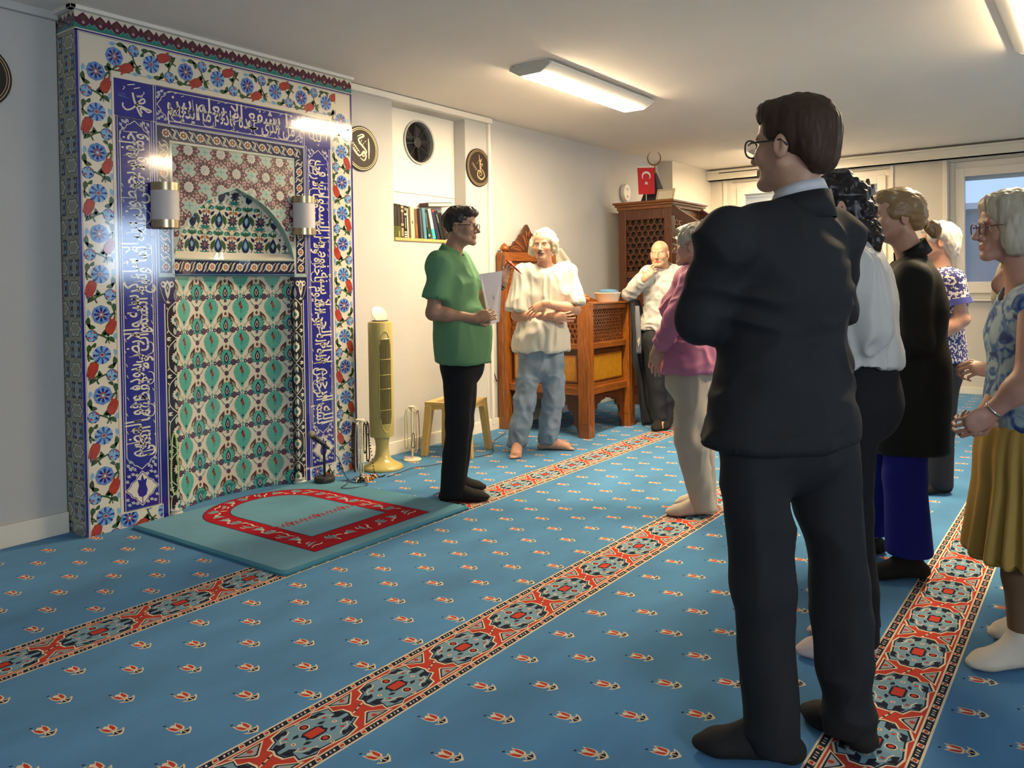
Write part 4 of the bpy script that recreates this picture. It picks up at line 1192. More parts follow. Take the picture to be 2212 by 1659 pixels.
# ---------------------------------------------------------------- round calligraphy plaques
m_disc = mat('plaque_dark_brown', (0.030, 0.018, 0.012), 0.55, spec=0.3); m_gold = mat('plaque_gold', (0.62, 0.47, 0.26), 0.35, 0.3)
SCRIPT = {
    'abu': [[(-0.045, 0.085), (0.0, 0.105), (0.020, 0.095), (-0.035, 0.060), (0.035, -0.005), (0.040, -0.030), (0.0, -0.035)], [(0.065, 0.085), (0.070, 0.02), (0.068, -0.07)], [(0.0, -0.035), (-0.03, -0.055), (-0.075, -0.02), (-0.09, 0.0)], [(0.03, -0.04), (0.015, -0.055), (0.0, -0.04), (0.020, -0.02), (0.04, -0.05), (0.02, -0.085), (-0.02, -0.07)]],
    'ali': [[(0.0, 0.115), (0.012, 0.06), (0.016, -0.02), (0.005, -0.06)], [(0.045, 0.08), (0.020, 0.06), (0.025, 0.03), (0.055, 0.04)], [(0.055, 0.03), (0.025, 0.0), (0.060, -0.03), (0.075, -0.07), (0.03, -0.10), (-0.02, -0.075), (-0.01, -0.03), (0.03, -0.035), (0.035, -0.06), (0.0, -0.075)]],
    'muh': [[(-0.05, 0.06), (0.0, 0.03), (0.05, -0.03)], [(-0.06, -0.02), (0.0, -0.05), (0.06, -0.04), (0.08, 0.0)], [(0.02, 0.09), (0.03, 0.02), (0.05, -0.07)], [(0.05, 0.06), (0.07, 0.04), (0.09, 0.05)]],
}
for x, y, z, key, label in ((4.185, YB, 2.335, 'abu', 'round dark plaque with gold lettering beside the right edge of the tiled niche'), (5.575, YB, 2.345, 'ali', 'round dark plaque with gold lettering by the white pipe right of the vent'), (1.665, YL, 2.395, 'muh', 'round dark plaque cut off by the left edge of the picture')):
    t = thing('calligraphy_plaque', label, 'wall plaque', (x, y, z), 0, 'round calligraphy plaques')
    mb = MB(); mb.prism([(0.168 * math.cos(2 * math.pi * q / 40), 0.168 * math.sin(2 * math.pi * q / 40)) for q in range(40)], (0, -0.001, 0), (1, 0, 0), (0, 0, 1), (0, -1, 0), 0.014, m_disc)
    mb.build('disc', t, bevel=0.003)
    p = Paint((0, -0.0155, 0), (1, 0, 0), (0, 0, 1), (0, -1, 0))
    for r_, w_ in ((0.155, 0.004), (0.143, 0.003)): p.stroke([(r_ * math.cos(2 * math.pi * q / 40), r_ * math.sin(2 * math.pi * q / 40)) for q in range(41)], w_, m_gold, 1)
    for st in SCRIPT[key]: p.stroke(spline(st, 5), 0.013, m_gold, 2, 'both')
    for q in range(5): p.stroke(spline([(-0.10 + q * 0.012, 0.02 - 0.012 * q), (-0.085 + q * 0.012, 0.035 - 0.012 * q), (-0.07 + q * 0.012, 0.015 - 0.012 * q)], 3), 0.003, m_gold, 1)
    for q in range(4): p.stroke([(-0.03 + q * 0.02, 0.03 + (q % 2) * 0.02), (-0.02 + q * 0.02, 0.045 + (q % 2) * 0.02)], 0.003, m_gold, 1)
    p.build('gold_lettering', t, recalc=False)

# ---------------------------------------------------------------- vent in the recessed board, shelf and books
m_black = mat('black_plastic', (0.015, 0.015, 0.016), 0.35); m_rim = mat('vent_rim_grey', (0.42, 0.43, 0.40), 0.4); m_vdark = mat('vent_dark', (0.004, 0.004, 0.005), 0.8)
HX, HZ, HR = 4.955, 2.500, 0.172
YP = YB + 0.125                 # face of the board
bd = MB()
ring = [(HX + HR * math.cos(2 * math.pi * q / 40), HZ + HR * math.sin(2 * math.pi * q / 40)) for q in range(40)]
x0, x1, z0, z1 = 4.521, 5.404, 2.07, 2.744
outer = []
for q in range(40):
    a = 2 * math.pi * q / 40; cx_, sz_ = math.cos(a), math.sin(a)
    t_ = min((x1 - HX) / cx_ if cx_ > 1e-6 else ((x0 - HX) / cx_ if cx_ < -1e-6 else 9), (z1 - HZ) / sz_ if sz_ > 1e-6 else ((z0 - HZ) / sz_ if sz_ < -1e-6 else 9))
    outer.append((HX + cx_ * t_, HZ + sz_ * t_))
for i, (cx_, cz_) in enumerate(((x1, z1), (x0, z1), (x0, z0), (x1, z0))):   # snap nearest ray to each corner
    j = min(range(40), key=lambda q: (outer[q][0] - cx_) ** 2 + (outer[q][1] - cz_) ** 2); outer[j] = (cx_, cz_)
vs = []
for (a, b_), (c_, d_) in zip(ring, outer): vs += [(a, YP, b_), (c_, YP, d_), (a, YP + 0.018, b_), (c_, YP + 0.018, d_)]
fs = []
for q in range(40):
    j = (q + 1) % 40
    fs += [(4 * q, 4 * j, 4 * j + 1, 4 * q + 1), (4 * q, 4 * q + 2, 4 * j + 2, 4 * j), (4 * q + 1, 4 * j + 1, 4 * j + 3, 4 * q + 3)]
bd.raw(vs, fs, m_white)
bd.box((4.521, YP + 0.002, 1.70), (5.404, YP + 0.016, 2.066), m_white)
struct(bd, 'trim_5')
vent = thing('ventilation_fan', 'round black grille fan sunk in the white board above the bookshelf', 'vent', (HX, YP, HZ), 0)
tb = MB(); vs = []
for r_, y in ((HR + 0.012, -0.012), (HR - 0.004, -0.012), (HR - 0.004, 0.068), (HR + 0.012, -0.001)):
    vs += [(r_ * math.cos(2 * math.pi * q / 40), y, r_ * math.sin(2 * math.pi * q / 40)) for q in range(40)]
tb.raw(vs, [(r_ * 40 + q, r_ * 40 + (q + 1) % 40, ((r_ + 1) % 4) * 40 + (q + 1) % 40, ((r_ + 1) % 4) * 40 + q) for r_ in range(3) for q in range(40)], m_rim); tb.build('rim', vent, smooth=True, sharp=35)
MB().prism([(HR * math.cos(2 * math.pi * q / 30), HR * math.sin(2 * math.pi * q / 30)) for q in range(30)], (0, 0.055, 0), (1, 0, 0), (0, 0, 1), (0, 1, 0), 0.012, m_vdark).build('back_disc', vent)
g = MB()
for q in range(12):
    r_ = 0.055 + q * 0.0098
    g.tube([(r_ * math.cos(2 * math.pi * k / 36), 0.022, r_ * math.sin(2 * math.pi * k / 36)) for k in range(37)], 0.0016, m_black, 4, False)
for k in range(8):
    a = k * math.pi / 4 + 0.15; g.bar((0.03 * math.cos(a), 0.02, 0.03 * math.sin(a)), ((HR - 0.004) * math.cos(a), 0.02, (HR - 0.004) * math.sin(a)), 0.006, 0.004, m_black, (0, 1, 0))
g.build('grille', vent)
MB().prism([(0.045 * math.cos(2 * math.pi * q / 24), 0.045 * math.sin(2 * math.pi * q / 24)) for q in range(24)], (0, 0.012, 0), (1, 0, 0), (0, 0, 1), (0, 1, 0), 0.02, m_black).build('hub', vent, bevel=0.003)
bl = MB()
for k in range(5):
    a = k * 2 * math.pi / 5
    bl.raw([(0.03 * math.cos(a), 0.034, 0.03 * math.sin(a)), (0.14 * math.cos(a - 0.2), 0.030, 0.14 * math.sin(a - 0.2)), (0.15 * math.cos(a + 0.35), 0.046, 0.15 * math.sin(a + 0.35)), (0.035 * math.cos(a + 0.6), 0.044, 0.035 * math.sin(a + 0.6))], [(0, 1, 2, 3)], m_black)
bl.build('fan_blades', vent)

m_pine = wood_mat('pine_board', rgb(214, 158, 92), rgb(232, 180, 116), 0.5, 'X')
ZS = 1.690
tag(MB().box((4.525, YB - 0.012, ZS - 0.024), (5.40, YP - 0.003, ZS), m_pine).build('wall_shelf', bevel=0.002), 'thin pine board carrying the row of books in the wall recess', 'shelf')
m_page = mat('book_pages', (0.70, 0.64, 0.50), 0.8)


def book(x, w_, h, d, lean, cols, label, bands=()):
    """cover, page block and spine bands; x = left foot of the spine, lean in degrees (positive leans left)"""
    t = thing('book', label, 'book', (x, YB + 0.006, ZS + 0.001), 0, 'books in the wall recess')
    t.rotation_euler = (0, math.radians(-lean), 0)
    cv = mat('book_cover_%d_%d_%d' % tuple(int(q * 255) for q in cols[0]), cols[0], 0.35)
    c_ = MB(); c_.box((0, 0, 0), (0.003, d, h), cv).box((w_ - 0.003, 0, 0), (w_, d, h), cv).box((0.003, 0, 0), (w_ - 0.003, 0.003, h), cv)
    if len(cols) > 1:   # lower half of the spine in a second colour
        c2 = mat('book_cover_%d_%d_%d' % tuple(int(q * 255) for q in cols[1]), cols[1], 0.35)
        c_.box((-0.0003, -0.0006, 0), (w_ + 0.0003, 0.0, h * 0.34), c2)
    c_.build('cover', t)
    MB().box((0.003, 0.003, 0.004), (w_ - 0.003, d - 0.004, h - 0.005), m_page).build('pages', t)
    if bands:
        b_ = MB()
        for z0, z1, col, a0, a1 in bands: b_.box((w_ * a0, -0.0012, h * z0), (w_ * a1, -0.0005, h * z1), mat('spine_%d_%d_%d' % tuple(int(q * 255) for q in col), col, 0.4))
        b_.build('spine_print', t)
    return t


K = rgb
book(4.530, 0.036, 0.264, 0.10, 0.5, [K(38, 34, 28), K(78, 84, 30)], 'thick dark book with a green foot, first from the left on the shelf', [(0.36, 0.9, K(70, 64, 56), 0.4, 0.6)])
book(4.568, 0.036, 0.262, 0.10, 0.5, [K(40, 36, 30), K(84, 90, 34)], 'thick dark book with a green foot, second from the left on the shelf', [(0.36, 0.9, K(74, 66, 60), 0.35, 0.6), (0.03, 0.2, K(150, 150, 90), 0.3, 0.7)])
book(4.606, 0.034, 0.258, 0.10, 0.6, [K(46, 26, 16)], 'dark brown book with pale gold bands across its spine', [(0.9, 0.98, K(170, 158, 120), 0.1, 0.9), (0.78, 0.86, K(170, 158, 120), 0.1, 0.9), (0.36, 0.44, K(178, 166, 130), 0.1, 0.9), (0.04, 0.30, K(160, 150, 104), 0.15, 0.85), (0.46, 0.76, K(150, 128, 110), 0.4, 0.6)])
book(4.642, 0.034, 0.256, 0.10, 1.0, [K(26, 18, 28)], 'black book with white label boxes at head and foot of its spine', [(0.85, 0.93, K(200, 190, 170), 0.3, 0.7), (0.70, 0.76, K(214, 206, 180), 0.1, 0.9), (0.16, 0.2, K(220, 214, 200), 0.1, 0.9), (0.09, 0.13, K(220, 214, 200), 0.1, 0.9), (0.02, 0.06, K(225, 220, 205), 0.1, 0.9), (0.3, 0.62, K(150, 140, 140), 0.35, 0.65)])
book(4.680, 0.014, 0.236, 0.10, 2.5, [K(232, 218, 170)], 'narrow cream yellow booklet right of the black banded book')
book(4.698, 0.020, 0.252, 0.10, 2.0, [K(96, 86, 64)], 'thin olive grey book beside the cream yellow booklet')
book(4.722, 0.042, 0.250, 0.10, 2.5, [K(206, 190, 160)], 'broad beige book with a small ring mark on its spine', [(0.46, 0.56, K(110, 100, 84), 0.3, 0.7), (0.04, 0.06, K(150, 140, 120), 0.2, 0.8)])
book(4.771, 0.033, 0.238, 0.10, 4.0, [K(120, 80, 56)], 'brown speckled book right of the broad beige book', [(0.1, 0.5, K(140, 96, 50), 0.15, 0.85)])
book(4.808, 0.022, 0.240, 0.10, 4.5, [K(18, 17, 20)], 'thin black book between the brown and the dark grey one')
book(4.833, 0.036, 0.240, 0.10, 5.0, [K(52, 50, 58)], 'dark grey book with a lighter stripe along its spine', [(0.0, 0.95, K(104, 102, 110), 0.25, 0.5)])
book(4.875, 0.033, 0.250, 0.10, 6.0, [K(86, 140, 160)], 'pale blue book leaning left in the middle of the row')
book(4.922, 0.034, 0.240, 0.10, 9.0, [K(40, 46, 40), K(26, 66, 52)], 'dark green book with a pale streak and a white dot at its foot', [(0.4, 0.9, K(210, 200, 180), 0.1, 0.2), (0.08, 0.16, K(230, 226, 210), 0.3, 0.7)])
book(4.981, 0.034, 0.252, 0.10, 14.0, [K(222, 214, 190), K(64, 188, 180)], 'slanting white book with a turquoise lower half')
book(5.032, 0.038, 0.252, 0.10, 17.0, [K(44, 44, 74)], 'slanting navy blue book right of the white and turquoise one', [(0.92, 0.99, K(190, 60, 50), 0.1, 0.9)])
book(5.088, 0.034, 0.244, 0.10, 20.0, [K(30, 36, 32)], 'slanting dark book with pale printed marks right of the navy one', [(0.6, 0.9, K(170, 166, 150), 0.3, 0.5)])
book(5.132, 0.040, 0.230, 0.10, 21.0, [K(36, 30, 28)], 'dark leaning book right of the slanting marked one')
t = thing('book', 'large maroon book lying on top of the slanting books', 'book', (4.935, YB + 0.012, ZS + 0.268), 0, 'books in the wall recess')
t.rotation_euler = (0, math.radians(-4), 0)
cv = mat('book_maroon', rgb(46, 20, 14), 0.35)
MB().box((0, 0, 0), (0.30, 0.10, 0.004), cv).box((0, 0, 0.030), (0.30, 0.10, 0.034), cv).box((0, 0, 0.004), (0.004, 0.10, 0.030), cv).build('cover', t)
MB().box((0.004, 0.004, 0.004), (0.294, 0.096, 0.030), m_page).build('pages', t)
tag(MB().box((5.285, YB + 0.006, ZS + 0.001), (5.395, YB + 0.11, ZS + 0.262), mat('box_file', rgb(60, 52, 44), 0.5)).build('box_file', bevel=0.003), 'dark box file at the right end of the shelf hidden by the man in green', 'box file')

# ---------------------------------------------------------------- tower fan
m_ivory = mat('fan_ivory', rgb(196, 178, 104), 0.35, coat=0.3); m_ivd = mat('fan_panel', rgb(150, 134, 84), 0.4)
TF = (4.085, 4.195)
t = thing('tower_fan', 'ivory yellow tower fan with a barred front grille standing right of the tiled niche', 'fan', (TF[0], TF[1], 0), math.radians(-22))
MB().lathe([(0.150, 0.0), (0.152, 0.012), (0.140, 0.026), (0.10, 0.045), (0.068, 0.068), (0.052, 0.10), (0.046, 0.15), (0.050, 0.20), (0.060, 0.235)], m_ivory, (0, 0, 0), 32).build('base', t, smooth=True)
MB().lathe([(0.060, 0.228), (0.084, 0.232), (0.088, 0.25), (0.088, 1.035), (0.084, 1.052), (0.070, 1.058)], m_ivory, (0, 0, 0), 32).build('body', t, smooth=True, sharp=50)


def cyl(a, z, r_): return (r_ * math.sin(a), -r_ * math.cos(a), z)


ov = [(0.62 * math.cos(q), 0.63 + 0.36 * math.sin(q)) for q in [2 * math.pi * k / 40 for k in range(40)]]
ov = [(max(-0.52, min(0.52, a * 1.15)), z) for a, z in ov]
fr = MB(); fr.tube([cyl(a, z, 0.089) for a, z in ov + ov[:1]], 0.004, m_ivory, 6, False); fr.build('grille_frame', t, smooth=True)
pn = MB(); pn.raw([cyl(a, z, 0.0885) for a, z in ov] , [tuple(range(40))], m_ivd) if False else None
vs = []; fs = []
for k in range(13):
    z = 0.33 + k * 0.05
    for q in range(9): vs.append(cyl(-0.47 + q * 0.1175, z, 0.0883))
for k in range(12):
    for q in range(8): fs.append((k * 9 + q, k * 9 + q + 1, (k + 1) * 9 + q + 1, (k + 1) * 9 + q))
pn.raw(vs, fs, mat('fan_dark_slot', (0.02, 0.017, 0.012), 0.7)); pn.build('dark_slot', t)
gb = MB()
for q in range(11):
    a = -0.47 + q * 0.094; gb.tube([cyl(a, 0.325, 0.092), cyl(a, 0.935, 0.092)], 0.0014, m_ivory, 5)
for z in (0.325, 0.43, 0.58, 0.68, 0.79, 0.935): gb.tube([cyl(-0.49 + q * 0.07, z, 0.0915) for q in range(15)], 0.0022, m_ivory, 5)
gb.build('grille', t)
MB().lathe([(0.058, 1.058), (0.060, 1.062), (0.056, 1.066)], m_black, (0, 0, 0), 24).build('control_ring', t)
mi = MB(); mi.lathe([(0.062, -0.003), (0.064, 0.0), (0.062, 0.003)], mat('hand_mirror_pink', (0.62, 0.42, 0.36), 0.15, 0.4), (0, 0, 0), 28)
mo = mi.build('lid', t, smooth=False); mo.location = (0.0, 0.012, 1.108); mo.rotation_euler = (math.radians(62), 0, math.radians(10))

# ---------------------------------------------------------------- stool
m_stool = mat('stool_plastic', rgb(206, 172, 106), 0.4)
t = thing('plastic_stool', 'cream yellow plastic stool by the wall behind the man in the green shirt', 'stool', (4.795, 4.095, 0), math.radians(16.5))
S = 0.185; Hs = 0.415
mb = MB(); mb.box((-S, -S, Hs - 0.022), (S, S, Hs), m_stool)
for k in range(4): mb.box((-0.13 + k * 0.072, -0.11, Hs - 0.0005), (-0.085 + k * 0.072, 0.11, Hs + 0.001), mat('stool_slot', rgb(120, 92, 50), 0.6))
mb.build('seat', t, bevel=0.010)
for a in range(4):
    ap = MB(); n_ = 12; pts = [(-S + 0.01, Hs - 0.02), (S - 0.01, Hs - 0.02)]
    for k in range(25):
        x = S - 0.01 - (2 * S - 0.02) * k / 24; pts.append((x, Hs - 0.050 - 0.05 * (abs(x) / S) ** 4 - 0.006 * (k % 2)))
    ca, sa = [(1, 0), (0, 1), (-1, 0), (0, -1)][a]
    ap.prism(pts, (sa * -(S - 0.004) * -1, -ca * (S - 0.004), 0), (ca, sa, 0), (0, 0, 1), (-sa * -1 * -1, ca, 0), 0.004, m_stool); ap.build('apron', t)
for sx in (1, -1):
    for sy in (1, -1):
        lg = MB(); x0_, y0_ = sx * (S - 0.03), sy * (S - 0.03); x1_, y1_ = sx * (S + 0.005), sy * (S + 0.005)
        w0, w1 = 0.030, 0.024
        vs = [(x1_ - w1, y1_ - w1, 0), (x1_ + w1, y1_ - w1, 0), (x1_ + w1, y1_ + w1, 0), (x1_ - w1, y1_ + w1, 0), (x0_ - w0, y0_ - w0, Hs - 0.02), (x0_ + w0, y0_ - w0, Hs - 0.02), (x0_ + w0, y0_ + w0, Hs - 0.02), (x0_ - w0, y0_ + w0, Hs - 0.02)]
        lg.raw(vs, [(0, 3, 2, 1), (4, 5, 6, 7), (0, 1, 5, 4), (1, 2, 6, 5), (2, 3, 7, 6), (3, 0, 4, 7)], m_stool); lg.build('leg', t, bevel=0.006)

# ---------------------------------------------------------------- microphone on a table stand
m_mesh = mat('microphone_mesh', (0.30, 0.29, 0.27), 0.4, 0.7, bump=0.8, bscale=900); m_base = mat('microphone_base', (0.035, 0.032, 0.028), 0.5)
t = thing('microphone_stand', 'small black microphone stand with a round base on the rug edge by the niche', 'microphone stand', (3.535, 4.175, 0.021), 0)
MB().lathe([(0.066, 0.0), (0.068, 0.006), (0.068, 0.026), (0.062, 0.034)], m_base, (0, 0, 0), 28).build('base', t, smooth=True, sharp=40)
MB().tube([(0, 0, 0.03), (0, 0, 0.235)], 0.009, m_black, 10).build('pole', t, smooth=True, sharp=40)
MB().tube([(0, 0, 0.22), (0.004, -0.004, 0.252)], [0.010, 0.014], m_black, 10).build('clip', t, smooth=True, sharp=40)
d = Vector((-0.60, 0.60, 0.74)).normalized(); o_ = Vector((0.025, -0.022, 0.215))
t2 = thing('microphone', 'black hand microphone with a grey mesh head held by the small stand', 'microphone', (3.535, 4.175, 0.021), 0)
MB().tube([tuple(o_), tuple(o_ + d * 0.05), tuple(o_ + d * 0.125)], [0.010, 0.013, 0.017], m_black, 14).build('handle', t2, smooth=True, sharp=40)
hd = MB(); hd.ball(tuple(o_ + d * 0.150), 0.026, m_mesh, 16, 10); hd.build('mesh_head', t2, smooth=True)
MB().tube([tuple(o_ + d * 0.125), tuple(o_ + d * 0.134)], [0.024, 0.024], m_black, 14).build('ring', t2, smooth=True, sharp=40)
m_cable = mat('cable_grey', (0.05, 0.055, 0.06), 0.5)
pts = [tuple(Vector((3.535, 4.175, 0.021)) + o_), (3.62, 4.13, 0.16), (3.66, 4.12, 0.05), (3.64, 4.06, 0.027), (3.55, 3.98, 0.025), (3.47, 3.94, 0.025), (3.50, 3.88, 0.025), (3.62, 3.88, 0.016), (3.70, 3.95, 0.006), (3.66, 4.05, 0.006), (3.72, 4.16, 0.006)]
tag(MB().tube(spline(pts, 6), 0.0028, m_cable, 6).build('microphone_cable', smooth=True), 'thin grey microphone cable looping over the rug corner', 'cable')
pts = [(3.90, 3.96, 0.006), (4.05, 3.98, 0.006), (4.20, 4.00, 0.006), (4.35, 3.94, 0.006), (4.62, 3.88, 0.006), (4.80, 3.83, 0.006), (4.92, 3.84, 0.006), (5.10, 3.98, 0.006), (5.30, 4.12, 0.006), (5.55, 4.22, 0.006), (5.70, 4.30, 0.006)]
tag(MB().tube(spline(pts, 6), 0.0028, m_cable, 6).build('floor_cable', smooth=True), 'dark cable running over the carpet behind the man in green', 'cable')
pts = [(5.66, YB - 0.006, 0.73), (5.70, YB - 0.012, 0.62), (5.755, YB - 0.012, 0.50), (5.79, YB - 0.012, 0.43)]
tag(MB().tube(spline(pts, 6), 0.005, m_black, 6).build('wall_cable', smooth=True), 'pair of dark cables hanging on the wall left of the wooden pulpit chair', 'cable')

# ---------------------------------------------------------------- stands with prayer beads
m_chrome = mat('chrome', (0.75, 0.72, 0.66), 0.12, 1.0); m_ivw = mat('ivory_white', rgb(232, 222, 190), 0.35)


def bead_loop(name, label, cx_, cy_, zt, zb, wdt, rad, m_, seed, step=None, dirv=(1, 0), tassel=None, group='prayer beads on the stands'):
    """hanging closed loop of beads from zt down to zb"""
    rnd = random.Random(seed); L = []
    H_ = zt - zb
    prof = [(-0.15, 0), (-0.5, -0.12), (-0.62, -0.5), (-0.7, -0.85), (-0.35, -0.985), (0, -1.0), (0.35, -0.985), (0.7, -0.85), (0.62, -0.5), (0.5, -0.12), (0.15, 0)]
    path = spline([(cx_ + u * wdt * dirv[0] + rnd.uniform(-1, 1) * 0.002, cy_ + u * wdt * dirv[1], zt + v * H_) for u, v in prof], 8)
    mb = MB(); acc = 0.0; st = step or rad * 1.9
    for a, b_ in zip(path[:-1], path[1:]):
        d_ = math.dist(a, b_)
        while acc < d_:
            q = acc / d_ if d_ else 0
            mb.ball(tuple(a[i] + (b_[i] - a[i]) * q for i in range(3)), rad, m_, 6, 4); acc += st
        acc -= d_
    if tassel: mb.tube([(cx_, cy_, zb), (cx_, cy_, zb - 0.02), (cx_, cy_, zb - 0.06)], [0.003, 0.008, 0.006], tassel, 6)
    return tag(mb.build(name, smooth=True), label, 'prayer beads', group)


mb_brown = mat('bead_dark_brown', rgb(52, 26, 18), 0.25); mb_red = mat('bead_red_brown', rgb(96, 34, 24), 0.25); mb_amber = mat('bead_amber', rgb(190, 120, 50), 0.2); mb_wh = mat('bead_white', rgb(220, 214, 198), 0.25); mb_bk = mat('bead_black', rgb(18, 16, 18), 0.2); mb_yel = mat('bead_pale_yellow', rgb(200, 204, 130), 0.3); mb_grn = mat('bead_green', rgb(30, 74, 40), 0.25); mb_cr = mat('bead_cream', rgb(226, 212, 166), 0.3)
BS = (3.775, 4.085)
t = thing('bead_stand', 'chrome stand crowded with dark and white prayer beads left of the tower fan', 'bead stand', (BS[0], BS[1], 0), 0, 'prayer bead stands')
MB().lathe([(0.050, 0.0), (0.052, 0.008), (0.030, 0.014), (0.010, 0.02)], m_chrome, (0, 0, 0), 24).build('base', t, smooth=True, sharp=40)
MB().tube([(0, 0, 0.015), (0, 0, 0.40)], 0.007, m_chrome, 10).build('pole', t, smooth=True, sharp=40)
MB().lathe([(0.030, 0.395), (0.032, 0.40), (0.030, 0.408)], m_ivw, (0, 0, 0), 20).build('top_disc', t, smooth=True, sharp=40)
for k in range(6):
    a = k * math.pi / 3
    MB().tube([(0.02 * math.cos(a), 0.02 * math.sin(a), 0.395), (0.045 * math.cos(a), 0.045 * math.sin(a), 0.388), (0.050 * math.cos(a), 0.050 * math.sin(a), 0.398)], 0.003, m_chrome, 6).build('hook', t, smooth=True)
rv = (CR[0], CR[1]); bk = (-CF[0], -CF[1])
for k, (off, fwd, m_, rad, zb, lab) in enumerate(((-0.046, 0.010, mb_brown, 0.0068, 0.075, 'dark brown bead strand on the far left of the chrome stand'), (-0.032, 0.028, mb_red, 0.0066, 0.06, 'red brown bead strand in front on the left of the chrome stand'),
        (-0.016, 0.040, mb_wh, 0.0058, 0.05, 'white bead strand left of the middle of the chrome stand'), (0.0, 0.046, mb_wh, 0.0040, 0.14, 'short white bead strand in the middle of the chrome stand'),
        (0.014, 0.038, mb_cr, 0.0058, 0.045, 'cream bead strand right of the middle of the chrome stand'), (0.034, 0.022, mb_bk, 0.006, 0.18, 'black bead strand on the right of the chrome stand'), (0.050, 0.0, mb_brown, 0.0068, 0.12, 'brown bead strand on the far right of the chrome stand'))):
    bead_loop('prayer_beads', lab, BS[0] + rv[0] * off + bk[0] * fwd, BS[1] + rv[1] * off + bk[1] * fwd, 0.385, zb, 0.013, rad, m_, k, dirv=rv)
# strand trailing from the stand to the carpet
mbx = MB(); path = spline([(BS[0] + 0.052, BS[1] - 0.02, 0.30), (BS[0] + 0.066, BS[1] - 0.030, 0.2), (BS[0] + 0.072, BS[1] - 0.05, 0.06), (BS[0] + 0.085, BS[1] - 0.065, 0.008), (BS[0] + 0.125, BS[1] - 0.085, 0.006), (BS[0] + 0.155, BS[1] - 0.07, 0.006)], 12)
for p_ in path[::2]: mbx.ball(p_, 0.0055, mb_brown, 6, 4)
tag(mbx.build('prayer_beads', smooth=True), 'dark bead strand trailing from the chrome stand down onto the carpet', 'prayer beads', 'prayer beads on the stands')
for k, (dx, dy, m_, lab) in enumerate(((-0.045, -0.055, mb_bk, 'black bead strand coiled on the carpet left of the chrome stand foot'), (0.0, -0.075, mb_amber, 'amber bead strand coiled in front of the chrome stand foot'), (0.05, -0.055, mb_red, 'red brown bead strand coiled on the carpet right of the chrome stand foot'))):
    mbx = MB()
    for q in range(26):
        a = q * 0.62 + k; r_ = 0.034 - 0.008 * (q // 10)
        mbx.ball((BS[0] + dx * 1.2 + r_ * math.cos(a) * 1.2, BS[1] + dy + r_ * math.sin(a) * 0.6, 0.0075 + 0.008 * (q // 10)), 0.0075, m_ if q % 5 else mb_cr, 7, 5)
    tag(mbx.build('prayer_beads', smooth=True), lab, 'prayer beads', 'prayer beads on the stands')
B2 = (4.40, 4.20)
t = thing('bead_stand', 'cream white stand with a few prayer beads between the tower fan and the stool', 'bead stand', (B2[0], B2[1], 0), 0, 'prayer bead stands')
MB().lathe([(0.066, 0.0), (0.068, 0.008), (0.060, 0.014), (0.012, 0.018)], m_ivw, (0, 0, 0), 28).build('base', t, smooth=True, sharp=40)
MB().tube([(0, 0, 0.015), (0, 0, 0.40)], 0.008, m_ivw, 10).build('pole', t, smooth=True, sharp=40)
MB().lathe([(0.024, 0.398), (0.026, 0.403), (0.024, 0.408)], m_ivw, (0, 0, 0), 20).build('top_disc', t, smooth=True, sharp=40)
for k in range(6):
    a = k * math.pi / 3
    MB().tube([(0.015 * math.cos(a), 0.015 * math.sin(a), 0.395), (0.042 * math.cos(a), 0.042 * math.sin(a), 0.372), (0.050 * math.cos(a), 0.050 * math.sin(a), 0.392)], 0.003, m_ivw, 6).build('hook', t, smooth=True)
for k, (off, fwd, m_, rad, zt, zb, lab) in enumerate(((-0.042, 0.012, mb_yel, 0.0042, 0.372, 0.09, 'pale yellow bead strand on the left of the cream stand'), (0.030, 0.030, mb_cr, 0.0052, 0.372, 0.065, 'long cream bead strand on the right of the cream stand'), (0.044, -0.005, mb_red, 0.0040, 0.372, 0.07, 'red brown bead strand at the right rear of the cream stand'), (0.014, 0.040, mb_bk, 0.0036, 0.21, 0.10, 'short black bead strand low on the cream stand'))):
    bead_loop('prayer_beads', lab, B2[0] + rv[0] * off + bk[0] * fwd, B2[1] + rv[1] * off + bk[1] * fwd, zt, zb, 0.016, rad, m_, 20 + k, dirv=rv)
bead_loop('prayer_beads', 'pale green bead strand hanging on the left pilaster of the tiled niche', MX + 0.50, MY - 0.014, 0.475, 0.125, 0.030, 0.0062, mat('bead_pale_green', rgb(196, 222, 140), 0.3), 40, group=None)

# ---------------------------------------------------------------- carved wooden preaching chair
w_hon = wood_mat('wood_honey', rgb(118, 62, 18), rgb(166, 98, 34), 0.32, 'Z')
w_honx = wood_mat('wood_honey_x', rgb(112, 58, 17), rgb(158, 92, 32), 0.32, 'X')
w_hony = wood_mat('wood_honey_y', rgb(112, 58, 17), rgb(158, 92, 32), 0.32, 'Y')
w_drk = wood_mat('wood_dark_walnut', rgb(62, 28, 10), rgb(90, 46, 16), 0.35, 'Z')
w_amb = mat('amber_veneer', rgb(176, 120, 26), 0.3, coat=0.4, var=0.12, vscale=30)
w_lat = wood_mat('wood_lattice', rgb(96, 52, 22), rgb(134, 78, 36), 0.4, 'Z')


